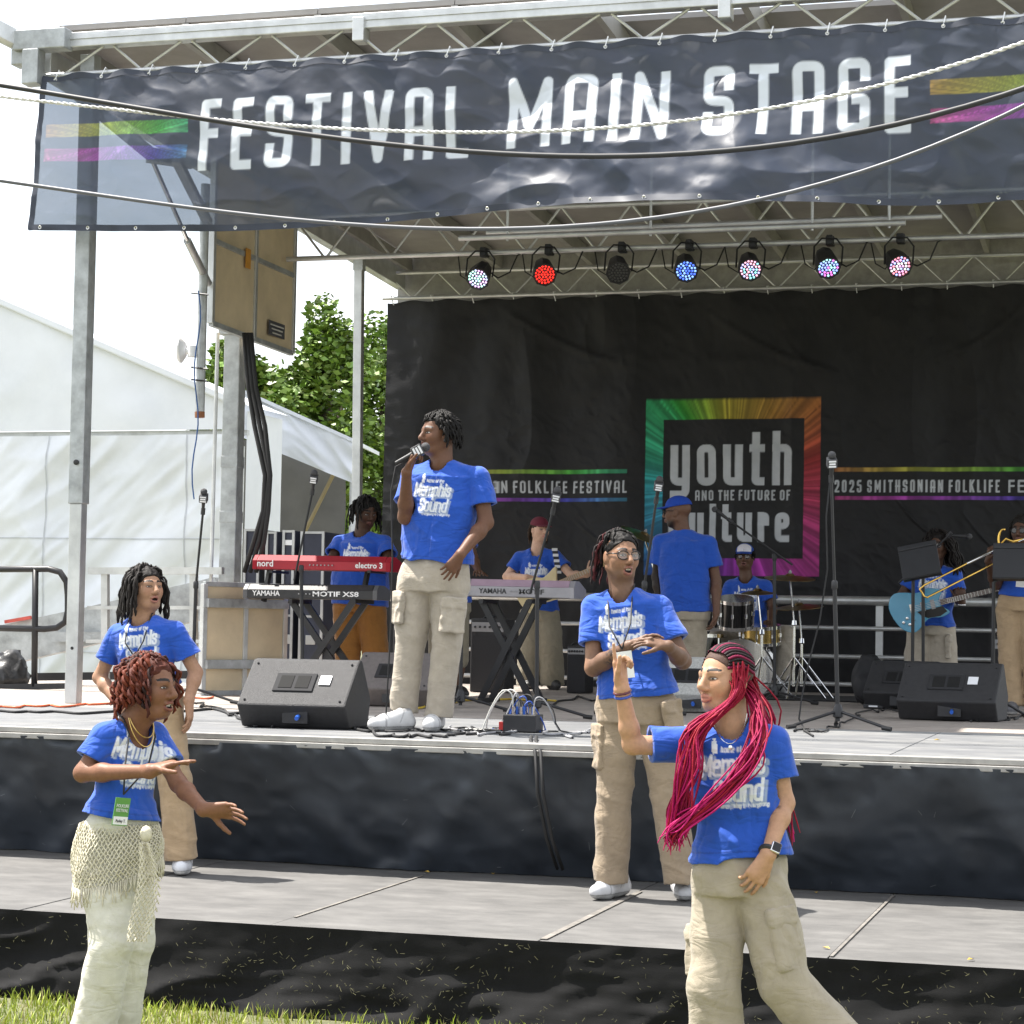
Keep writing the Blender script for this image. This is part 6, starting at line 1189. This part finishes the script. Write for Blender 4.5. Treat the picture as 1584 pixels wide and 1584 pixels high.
keyboard(at(722,922,Y=Yy), at(884,926,Y=Yy), .135, .38, (GREYK, GREYK, MAUV), 'silver grey synthesizer with mauve top beside the singer', (('YAMAHA', 1, .25, .055, BLKPL), ('MOTIF', 1.3, .62, .055, BLKPL)))
def xstand(x0, x1, yt, yb, Y, label):
    t = thing('keyboard_stand', label, 'stand', at((x0+x1)/2, yb, Y=Y)); z0 = ZU+.03
    for dy in (0, .30):
        for a, b_ in ((x0, x1), (x1, x0)):
            A = at(a, yt, Y=Y+.04); B = at(b_, yb, Y=Y+.04); B.z = z0; o_ = .02 if a == x0 else -.02; MB().beam(A+V(0,dy+o_,0), B+V(0,dy+o_,0), .03, .05).build('cross_tube', DKMET, t)
    for x in (x0, x1):
        q = at(x, yb, Y=Y); MB().beam(V(q.x,Y-.06,z0-.01), V(q.x,Y+.44,z0-.01), .035, .035).build('foot_bar', RUB, t); q = at(x, yt, Y=Y); MB().beam(V(q.x,Y-.02,q.z), V(q.x,Y+.42,q.z), .035, .035).build('rest_bar', DKMET, t)
    return t
ks = xstand(450, 548, 930, 1090, Yn-.05, 'black crossed stand carrying the black and red keyboards'); xstand(745, 820, 930, 1088, Yy, 'black crossed stand under the silver grey synthesizer')
for px in (408, 560):
    MB().beam(at(px,930,Y=Yn+.30), at(px+12,868,Y=Yn+.25), .03, .04).build('tier_arm', DKMET, ks); q = at(px+12,882,Y=Yn); MB().beam(V(q.x,Yn-.02,q.z-.012), V(q.x,Yn+.34,q.z-.012), .03, .02).build('tier_rest', DKMET, ks)
# ---- guitars
WOODN = M('maple neck', (.42,.27,.13), .4); ROSE = M('rosewood', (.07,.03,.018), .5); STEEL = M('strings', (.6,.6,.6), .3, 1)
def guitar(name, label, outline, c, xdir, Y0, col, nl, hl, plate, headcol, frets=18, sc=1.):
    c = Vector(c); x = Vector(xdir).normalized(); n = Vector(tc_); n = (n-x*n.dot(x)).normalized(); u = n.cross(x); P = lambda a, b_, o_=0: c+x*a*sc+u*b_*sc+n*o_
    t = thing(name, label, 'guitar', c)
    sm = []; m_ = len(outline)
    for i in range(m_):
        p0, p1, p2, p3 = (np.array(outline[(i+k_-1) % m_]) for k_ in range(4))
        for tt in (0,.25,.5,.75): sm.append(.5*((2*p1)+(p2-p0)*tt+(2*p0-5*p1+4*p2-p3)*tt**2+(-p0+3*p1-3*p2+p3)*tt**3))
    MB().prism([P(a, b_) for a, b_ in sm], n*-.022, n*.022).build('body', col, t, bevel=.006)
    MB().prism([P(a, b_) for a, b_ in plate], n*.0225, n*.026).build('pickguard', M('black guard', (.008,.008,.009), .3), t)
    nk = MB().prism([P(.16,-.026,0), P(.16,.026,0), P(nl,.021,0), P(nl,-.021,0)], n*.012, n*.038).build('neck', ROSE if headcol is not WOODN else WOODN, t)
    for i in range(frets): a = nl-(nl-.18)*(1-2**(-i/12.))*1.45; (MB().box(P(a,0,.039), (.003,.046*sc,.002), Matrix((x,u,n)).transposed()).build('fret', STEEL, nk) if a > .18 else None)
    hd = MB().prism([P(nl,-.024), P(nl,.024), P(nl+hl*.4,.045), P(nl+hl,.030), P(nl+hl,-.02)], n*.008, n*.026).build('headstock', headcol, t)
    for i in range(4): MB().ball(P(nl+hl*(.2+.22*i),.052,.015), .012, 8).build('tuning_peg', CHROME, hd)
    MB().box(P(-.10,0,.03), (.03*sc,.09*sc,.02), Matrix((x,u,n)).transposed()).build('bridge', CHROME, t)
    for a in (.0, .09): MB().box(P(a,0,.028), (.035*sc,.085*sc,.014), Matrix((x,u,n)).transposed()).build('pickup', SEAL, t)
    for i in range(4): MB().tube([P(-.10,-.022+.0147*i,.042), P(nl,-.014+.0095*i,.042)], .0012, 4).build('string', STEEL, t)
    for a, b_ in ((-.20,-.10),(-.15,-.13),(-.16,-.07),(-.11,-.10)): MB().lathe(P(a,b_,.022), [(.013,0),(.012,.016),(.006,.018)], 10, n).build('knob', CHROME, t)
    return t, P, n
TEAL = M('pale blue lacquer', (.10,.33,.50), .22, 0, .04, coat=.6)
gd = (Vector(at(1535,912,Y=18.25))-Vector(at(1425,938,Y=18.25))); guitar('electric_guitar', 'light blue angular electric guitar with black guard and dark neck', [(-.30,.05),(-.22,.17),(-.02,.13),(.08,.15),(.19,.10),(.15,.03),(.16,-.03),(.22,-.10),(.14,-.13),(.02,-.12),(-.12,-.21),(-.24,-.14)], at(1428,938,Y=18.27), gd, 0, TEAL, .68, .19, [(-.06,-.035),(.17,-.035),(.20,-.09),(.13,-.118),(.02,-.11),(-.03,-.08)], ROSE, sc=.92)
CRM = M('cream lacquer', (.62,.52,.30), .3, 0, .05, coat=.4)
gd = (Vector(at(935,876,Y=20.2))-Vector(at(845,915,Y=20.2))); guitar('bass_guitar', 'cream bass guitar with maple neck held behind the silver keyboard', [(-.26,.0),(-.22,.14),(-.05,.15),(.06,.11),(.21,.16),(.17,.05),(.16,-.04),(.18,-.14),(.06,-.13),(-.06,-.12),(-.2,-.16)], at(840,913,Y=20.22), gd, 0, CRM, .62, .20, [(-.10,-.05),(.15,-.05),(.16,-.11),(.03,-.11),(-.10,-.10)], WOODN)
# strap of the bass
mb = MB(); A = at(858,850,Y=20.3); Bq = at(864,885,Y=20.28)
for i in range(9):
    p = A.lerp(Bq, i/8); mb.box(p, (.055,.006,.026), mi=i % 2)
tag(mb.build('guitar_strap', [M('strap white', (.6,.6,.6), .7), M('strap black', (.012,.012,.012), .7)]), 'black and white checked strap over the bass player\'s shoulder', 'strap')
# ---- trombone
BRASS = M('brass', (.75,.48,.12), .22, 1, .05); t = thing('trombone', 'golden brass trombone with long slide pointing at the guitarist', 'trombone', at(1540,860,Y=16.95))
s0, s1 = at(1430,905,Y=16.6), at(1548,845,Y=16.95); o_ = at(1434,914,Y=16.6)-at(1430,905,Y=16.6)+V(0,0,-.05)
MB().tube([s1, s0, s0+V(-.035,0,-.03), s0+o_*.9+V(-.02,0,0), s0+o_, s1+o_], .0075, 10).build('slide', BRASS, t, smooth=True); MB().tube([s1-(s1-s0)*.45, s1+V(.02,0,.0)], .010, 10).build('outer_slide', CHROME, t, smooth='auto')
MB().tube([s1+o_*0, s1+o_], .007, 8).build('hand_brace', BRASS, t); cb = at(1543,850,Y=16.98)
MB().tube([s1+o_, at(1552,872,Y=17.0), at(1548,842,Y=17.0), at(1556,833,Y=17.0), at(1566,838,Y=17.0), at(1640,822,Y=17.3)], [.008,.009,.010,.011,.012,.014], 10).build('tuning_loop', BRASS, t, smooth=True)
MB().tube([at(1552,835,Y=16.98)+V(0.06*math.cos(a)*.6,0,.08*math.sin(a)) for a in np.linspace(1.2, 5.4, 14)], .009, 8).build('gooseneck', BRASS, t, smooth=True)
MB().lathe(at(1575,838,Y=17.02), [(.004,0),(.006,.04),(.013,.06)], 12, (.75,.3,.35)).build('mouthpiece', CHROME, t, smooth='auto')
MB().lathe(at(1470,880,Y=16.9), [(.0,.0),(.001,.0)], 6, (-1,0,0)) if 0 else None
# ---- music stands
def mstand(px0, py0, px1, py1, bx, by, Y, label, roll=0):
    t = thing('music_stand', label, 'music stand', at(bx, by, Z=ZU)); a = at(px0, py0, Y=Y); b_ = at(px1, py1, Y=Y); w_ = b_.x-a.x; h_ = a.z-b_.z; c = (a+b_)/2; R3 = Matrix.Rotation(roll, 3, 'Y')@Matrix.Rotation(R_(-18), 3, 'X')
    MB().box(c, (w_,.008,h_), R3).build('desk', DKMET, t, bevel=.004); MB().box(c+R3@V(0,.03,-h_/2), (w_,.06,.010), R3).build('ledge', DKMET, t); MB().box(c+R3@V(0,-.008,h_*.36), (w_*.98,.008,.012), R3).build('desk_rib', BLKPL, t)
    q = at(bx, by, Z=ZU); MB().tube([c+V(0,.03,-h_*.2), V(q.x, Y+.02, c.z-h_*.6), V(q.x, Y+.02, ZU+.4), V(q.x, Y+.02, ZU+.1)], .014, 10).build('tube', DKMET, t, smooth='auto')
    for k_ in range(3): a_ = .4+k_*2.094; MB().tube([V(q.x, Y+.02, ZU+.16), V(q.x+math.cos(a_)*.26, Y+.02+math.sin(a_)*.26, ZU+.012)], .011, 8).build('leg', DKMET, t)
mstand(1392,838,1452,893, 1424,1094, 17.75, 'tilted black music stand in front of the guitarist', R_(-12)); mstand(1536,838,1612,896, 1545,1104, 16.75, 'broad black music stand in front of the trombonist')
# ---- drums
dk = thing('drum_kit', 'black drum kit with chrome hardware, brass snare and cymbals', 'drum kit', at(1160,1088,Y=19.6)); BLKG = M('black drum lacquer', (.006,.006,.007), .12, coat=.6); SKN = M('drum head', (.62,.60,.56), .5)
def drum(c, r, l, axis, mat, nm='drum_shell', nl=8):
    c = Vector(c); ax = Vector(axis).normalized(); sh = MB().lathe(c, [(r,-l/2),(r,l/2)], 28, ax).build(nm, mat, dk, smooth='auto')
    for s_ in (-1, 1): MB().lathe(c+ax*s_*l/2, [(r*1.0,-.016),(r*1.05,-.016),(r*1.05,.016),(r*.985,.016)], 28, ax).build('rim', CHROME, sh, smooth='auto'); MB().lathe(c+ax*s_*(l/2+.002), [(.001,0),(r*.98,0),(r*.98,.003)], 28, ax).build('head', SKN, sh)
    u = ax.orthogonal().normalized(); w_ = ax.cross(u)
    for k_ in range(nl): a = 2*math.pi*k_/nl; p = c+(u*math.cos(a)+w_*math.sin(a))*(r+.008); MB().beam(p-ax*l*.45, p+ax*l*.45, .012, .012).build('tension_rod', CHROME, sh); MB().box(p, (.022,.022,.045)).build('lug', CHROME, sh, bevel=.004)
drum(at(1138,948,Y=19.55), .155, .24, (.05,-.25,1), BLKG); drum(at(1108,950,Y=19.75), .14, .22, (-.05,-.25,1), BLKG)
drum(at(1176,982,Y=19.85), .18, .15, (0,-.12,1), M('brass shell', (.62,.45,.16), .25, 1)); _sk = SKN; SKN = M('black drum head', (.01,.01,.011), .4); drum(at(1150,1038,Y=19.85), .28, .40, (.05,-1,.0), BLKG, 'bass_drum_shell'); SKN = _sk; drum(at(1092,1015,Y=20.0), .20, .38, (0,0,1), BLKG)
CYM = M('cymbal bronze', (.30,.22,.11), .32, 1, .25, 30)
def cymbal(px, py, Y, r, tilt, foot, nm='cymbal', r2=None):
    p = at(px, py, Y=Y); ax = V(tilt, -.12, 1).normalized(); cy = MB().lathe(p, [(.012,.035),(.03,.032),(.045,.014),(r*.6,.006),(r,-.010),(r,-.012),(r*.6,.002),(.04,.008)], 32, ax).build(nm, CYM, dk, smooth='auto'); MB().lathe(p, [(.012,.03),(.016,.045),(.006,.065)], 10, ax).build('wing_nut', SEAL, cy)
    if foot:
        q = at(*foot, Z=ZU); q = V(p.x+(q.x-p.x)*.3, p.y, ZU); mid = V(q.x, q.y, ZU+(p.z-ZU)*.62); MB().tube([q+V(0,0,.12), mid], .013, 10).build('stand_tube', CHROME, dk, smooth='auto'); MB().tube([mid, p], .009, 8).build('stand_tube', CHROME, dk, smooth='auto'); MB().lathe(mid-V(0,0,.02), [(.02,0),(.024,.01),(.02,.05)], 12).build('stand_clamp', CHROME, dk)
        for k_ in range(3): a = .5+2.094*k_; e = V(math.cos(a), math.sin(a), 0); MB().tube([q+V(0,0,.38), q+e*.30+V(0,0,.015)], .009, 8).build('stand_leg', CHROME, dk); MB().tube([q+V(0,0,.14), q+e*.19+V(0,0,.14)], .006, 6).build('stand_brace', CHROME, dk)
cymbal(1222,893,19.5,.23,.05,(1232,1085)); cymbal(1236,938,19.6,.22,-.05,(1236,1085)); cymbal(1172,916,19.45,.15,.0,(1175,1085)); cymbal(996,828,20.4,.24,.45,(1000,1085))
MB().lathe(at(1165,1030,Y=20.55), [(.05,-.25),(.05,.0),(.17,.02),(.17,.09),(.15,.10)], 20).build('stool', BLKPL, dk, smooth='auto')
for sx, c in ((-1, at(1108,952,Y=20.05)), (1, at(1188,962,Y=20.05))): tag(MB().tube([c, c+V(.05*sx,-.30,.10)], [.008,.006], 8).build('drum_stick', WOODN), 'wooden drum stick held over the black tom' if sx < 0 else 'wooden drum stick held over the brass snare', 'drum stick')
tag(MB().box(at(1180,1088,Y=19.7)*1+V(0,.2,0)-V(0,0,at(1180,1088,Y=19.7).z-ZU-.008), (1.9,1.5,.01)).build('drum_rug', M('black rug', (.012,.012,.013), .95)), 'thin black rug under the drum kit', 'rug')
# ---- amplifiers, bags, boxes
GRIL = M('amp grille', (.025,.025,.028), .8, 0, .3, 150, .5, 300)
def amp(px0, px1, py0, Y, label, par='amplifier'):
    a = at(px0, 1080, Y=Y); b_ = at(px1, py0, Y=Y); w_ = b_.x-a.x; h_ = b_.z-ZU; c = V((a.x+b_.x)/2, Y+.16, ZU+h_/2+.004); t = thing(par, label, 'amplifier', V(c.x, Y, ZU))
    MB().box(c, (w_,.32,h_)).build('cabinet', TOLEX, t, bevel=.012); MB().box(c+V(0,-.163,-h_*.09), (w_*.9,.008,h_*.72)).build('grille', GRIL, t); MB().box(c+V(0,-.164,h_*.385), (w_*.9,.010,h_*.13)).build('control_panel', SEAL, t)
    for i in range(6): MB().lathe(c+V(w_*(-.36+.14*i),-.170,h_*.385), [(.011,0),(.009,.014)], 10, (0,-1,0)).build('knob', BLKPL, t)
    MB().tube([c+V(-.09,0,h_/2+.002), c+V(-.06,0,h_/2+.03), c+V(.06,0,h_/2+.03), c+V(.09,0,h_/2+.002)], .010, 8).build('handle', RUB, t)
amp(606, 650, 955, 18.9, 'black amplifier standing behind the red keyboard'); amp(726, 782, 958, 19.2, 'wide black amplifier behind the silver keyboard stand'); amp(876, 906, 1000, 19.6, 'small black amplifier beside the bass player'); amp(1532, 1572, 985, 18.9, 'black amplifier between guitarist and trombonist')
s = SDF((-3.2,18,1.05), (-1.8,19.2,1.9), .014); p = at(1345,1088,Y=18.6); p.z = ZU; s.ell(p+V(0,0,.2), (.15,.10,.22)); s.ell(p+V(.0,-.09,.14), (.11,.06,.12), k=.04); s.cone(p+V(-.05,-.02,.40), p+V(.05,-.02,.40), .02, .02, .02); s.noise(lambda P: -.012*(ridge(P*9, 2)-.3)); s.plane(p, (0,0,-1), p-V(.4,.4,.1), p+V(.4,.4,.05))
vs, qs = s.mesh(); tag(npmesh('backpack', vs, qs, M('black nylon', (.012,.012,.014), .7)), 'black backpack slumped against the guard rail by the guitarist', 'backpack')
pd = thing('effects_pedal', 'black effects pedal with white lettering on the deck beside the backpack', 'pedal', at(1352,1096,Z=ZU)); q = at(1352,1096,Z=ZU); MB().prism([q+V(0,-.06,.004), q+V(0,.07,.004), q+V(0,.07,.065), q+V(0,-.06,.035)], V(-.08,0,0), V(.08,0,0)).build('case', BLKPL, pd, bevel=.005); MB().box(q+V(0,-.063,.02), (.07,.002,.012)).build('print', WHT, pd); MB().lathe(q+V(0,0,.05), [(.014,0),(.012,.02)], 10).build('foot_switch', CHROME, pd)
sb = thing('stage_box', 'small black stage box sprouting plugged cables at the stage edge', 'stage box', at(800,1134,Z=ZU)); q = at(800,1134,Z=ZU)+V(0,.12,.004); MB().box(q+V(0,0,.05), (.20,.16,.10)).build('case', BLKPL, sb, bevel=.006); MB().box(q+V(-.1,-.05,.03), (.05,.05,.05)).build('red_plug', M('red plastic', (.5,.02,.015), .4), sb)
rg = random.Random(12); CC = [RUB, RUB, M('grey lead', (.30,.30,.31), .5), M('blue lead', (.03,.08,.35), .5), M('white lead', (.55,.55,.52), .5), RUB]
for i in range(11):
    a = q+V(-.08+.0155*i, rg.uniform(-.05,.05), .10); sg_ = rg.choice((-1,1)); MB().tube([a, a+V(0,0,.045)], .008, 8).build('plug', CHROME if i % 3 else BLUEC, sb); h1 = rg.uniform(.06,.13); l1 = rg.uniform(.04,.16); dy = rg.uniform(-.10,.16); P4 = [a+V(0,0,.045), a+V(.01*sg_,0,h1), a+V(l1*.5*sg_,dy*.3,h1+rg.uniform(-.01,.02)), a+V(l1*sg_,dy*.6,h1*.4), a+V((l1+.05)*sg_,dy,-.088), a+V((l1+rg.uniform(-.1,.25))*sg_,dy+rg.uniform(-.06,.1),-.094), a+V((l1+rg.uniform(0,.4))*sg_,dy+rg.uniform(-.05,.15),-.094)]; P5 = []
    for j in range(len(P4)-1):
        p0 = P4[max(j-1,0)]; p3 = P4[min(j+2,6)]
        for t_ in (0,.3,.6): P5.append(.5*((2*P4[j])+(P4[j+1]-p0)*t_+(2*p0-5*P4[j]+4*P4[j+1]-p3)*t_*t_+(-p0+3*P4[j]-3*P4[j+1]+p3)*t_**3))
    MB().tube(P5, .0045, 6).build('lead', rg.choice(CC), sb, smooth=True)
# ---- cables over the deck
def wiggle(pts, r, mat, label, z=ZU, amp_=6, n=7, seed=1, mm=.009):
    rg = random.Random(seed); Q = []
    for (x0, y0), (x1, y1) in zip(pts[:-1], pts[1:]):
        for i in range(n): t_ = i/n; Q.append((x0+(x1-x0)*t_+rg.uniform(-amp_, amp_), y0+(y1-y0)*t_+rg.uniform(-amp_, amp_)*.28))
    Q.append(pts[-1]); P = [at(x, max(y, 1062), Z=z+mm) for x, y in Q]; S_ = []
    for i in range(len(P)-1):
        p0 = P[max(i-1,0)]; p3 = P[min(i+2,len(P)-1)]
        for t_ in (0,.34,.67): S_.append(.5*((2*P[i])+(P[i+1]-p0)*t_+(2*p0-5*P[i]+4*P[i+1]-p3)*t_*t_+(-p0+3*P[i]-3*P[i+1]+p3)*t_**3))
    S_.append(P[-1]); o = MB().tube(S_, r, 6).build('stage_cable', mat, smooth=True); return tag(o, label, 'cable')
ORG = M('orange cord', (.55,.10,.03), .5); YEL = M('yellow cord', (.6,.42,.04), .5)
wiggle([(-20,1094),(90,1092),(220,1086),(330,1078)], .008, ORG, 'orange cord along the deck past the telescopic pole', seed=1)
wiggle([(-20,1100),(120,1102),(330,1098),(420,1112)], .009, RUB, 'black cable from the handrail to the left floor monitor', seed=2)
wiggle([(300,1085),(345,1100),(380,1118),(420,1124)], .007, RUB, 'short black cable looping behind the left floor monitor', seed=3, amp_=10)
wiggle([(545,1125),(590,1136),(640,1139),(700,1137),(770,1132)], .008, RUB, 'black cable under the singer\'s shoes to the stage box', seed=4, amp_=9)
wiggle([(550,1118),(600,1108),(560,1126),(640,1128),(700,1130),(760,1126),(790,1134)], .006, RUB, 'tangled thin black cable around the singer\'s feet', seed=5, amp_=14)
wiggle([(690,1122),(740,1136),(820,1128),(880,1138),(925,1128)], .007, M('grey lead', (.30,.30,.31), .5), 'grey cable lying beside the stage box', seed=6, amp_=10)
wiggle([(640,1098),(690,1086),(760,1082),(860,1084)], .008, YEL, 'yellow cable across the deck under the silver keyboard', seed=7, amp_=5)
wiggle([(860,1088),(900,1078),(960,1092),(1010,1086)], .008, RUB, 'black cable running past the bass player to the drums', seed=8, amp_=8)
wiggle([(1232,1128),(1260,1132),(1300,1122),(1340,1100),(1400,1098)], .006, RUB, 'black cable from the lone tripod stand to the pedal', seed=9, amp_=10)
wiggle([(1500,1116),(1530,1108),(1560,1112),(1600,1106)], .008, RUB, 'black cable coiled at the feet of the trombonist', seed=10, amp_=10)
P = [at(1284,740,Y=14.55), at(1278,800,Y=14.5), at(1280,880,Y=14.5), at(1268,960,Y=14.5), at(1250,1030,Y=14.5), at(1240,1080,Y=14.5), at(1236,1112,Y=14.4), at(1245,1130,Z=ZU+.01), at(1258,1138,Z=ZU+.01)]
tag(MB().tube(P, .006, 6).build('microphone_cable', RUB, smooth=True), 'slack cable hanging from the lone tripod mic stand', 'cable')
P = [at(822,1140,Z=ZU+.012), V(*(at(824,1146,Z=ZU)))+V(0,-.04,.0), at(828,1165,Y=11.0), at(832,1230,Y=11.02), at(846,1300,Y=11.08), at(862,1345,Y=11.2)]
for k_ in range(2): tag(MB().tube([p+V(.035*k_,-.02*k_,.004) for p in P], .010, 6).build('stage_cable', RUB, smooth=True), 'black cable drooping over the stage edge down the navy skirt'+(', nearer the stage box' if k_ == 0 else ''), 'cable')
# ---- stage lights
LEDC = [((.55,.65,.9),(.8,.5,.9),(.5,.9,.8)), ((.95,.03,.02),), None, ((.08,.18,.95),(.25,.45,1)), ((.3,.8,.85),(.9,.45,.6),(.5,.5,.95)), ((.8,.2,.7),(.3,.4,.95),(.4,.85,.85)), ((.95,.4,.8),(.9,.9,.95),(.4,.5,1),(.95,.3,.4))]
LLAB = ['white and cyan', 'glowing red', 'unlit', 'glowing deep blue', 'mixed turquoise and pink', 'mixed purple and blue', 'bright pink and white']
LEDM = M('led', attr=True, rough=.3, var=0); p_ = LEDM.node_tree.nodes['Principled BSDF']; at_n = [n_ for n_ in LEDM.node_tree.nodes if n_.type == 'ATTRIBUTE'][0]; LEDM.node_tree.links.new(at_n.outputs['Color'], p_.inputs['Emission Color']); p_.inputs['Emission Strength'].default_value = .9
for i, (px, py) in enumerate(((741,428),(842,422),(956,419),(1061,416),(1160,414),(1280,410),(1390,409))):
    c = at(px, py, Y=17.85); t = thing('stage_light', 'black round stage light on the roof truss, %s' % LLAB[i], 'stage light', c, 'stage lights on the truss')
    ax = V(tc_[0]+(-.25,.1,.0,.0,.0,.1,.15)[i], tc_[1], -.62-(.25 if i == 5 else 0)).normalized(); r = .098
    MB().lathe(c, [(.05,-.20),(.075,-.17),(.09,-.10),(r,-.03),(r,.03),(r*1.08,.032),(r*1.08,.052),(r*.94,.052),(r*.92,.036)], 8, ax).build('housing', BLKPL, t, smooth='auto')
    u = ax.orthogonal().normalized(); u = V(1,.3,0); u = (u-ax*u.dot(ax)).normalized(); w_ = ax.cross(u); mb = MB(); C_ = []; n_ = 0; led = LEDC[i]
    for rr, m_ in ((0,1),(.026,6),(.052,12),(.076,17)):
        for j in range(m_):
            a = 2*math.pi*j/m_; p = c+ax*.040+(u*math.cos(a)+w_*math.sin(a))*rr; b0 = len(mb.v); mb.lathe(p, [(.0095,0),(.008,.007),(.003,.009)], 6, ax); C_ += [np.array(rg.choice(led)) if led else np.array([.10,.10,.10])]*(len(mb.v)-b0)
    F_ = [f for f in mb.f if len(f) == 4]; npmesh('led_array', np.array(mb.v), np.array(F_), LEDM if led else M('dull led', attr=True, rough=.3), t, np.array(C_), False); MB().lathe(c, [(.001,.036),(.092,.036),(.092,.038)], 16, ax).build('face_plate', BLKPL, t)
    top = V(c.x, 18.0, 4.93); side = V(1,.3,0).normalized()
    MB().tube([c+side*.115, c+side*.118+V(0,.05,.16), c+side*.06+V(0,.08,.235), c-side*.06+V(0,.08,.235), c-side*.118+V(0,.05,.16), c-side*.115], .008, 6).build('yoke', DKMET, t)
    MB().box((c+V(0,.08,.235)+top)/2+V(0,0,.01), (.05,.05,max(.08,(top.z-c.z-.2)))).build('clamp', DKMET, t, bevel=.005); MB().box(top+V(0,0,.02), (.07,.09,.08)).build('clamp_jaw', DKMET, t, bevel=.01)
    MB().tube([c-ax*.18, c+V(.14,.1,.0), c+V(.24,.12,.05), c+V(.30,.14,.20), V(c.x+.36,18.03,4.95)], .007, 6).build('power_lead', RUB, t, smooth=True); MB().tube([c-ax*.17, c+V(-.12,.1,-.02), c+V(-.2,.1,.03), V(c.x-.25,18.03,4.94)], .006, 6).build('data_lead', RUB, t, smooth=True)
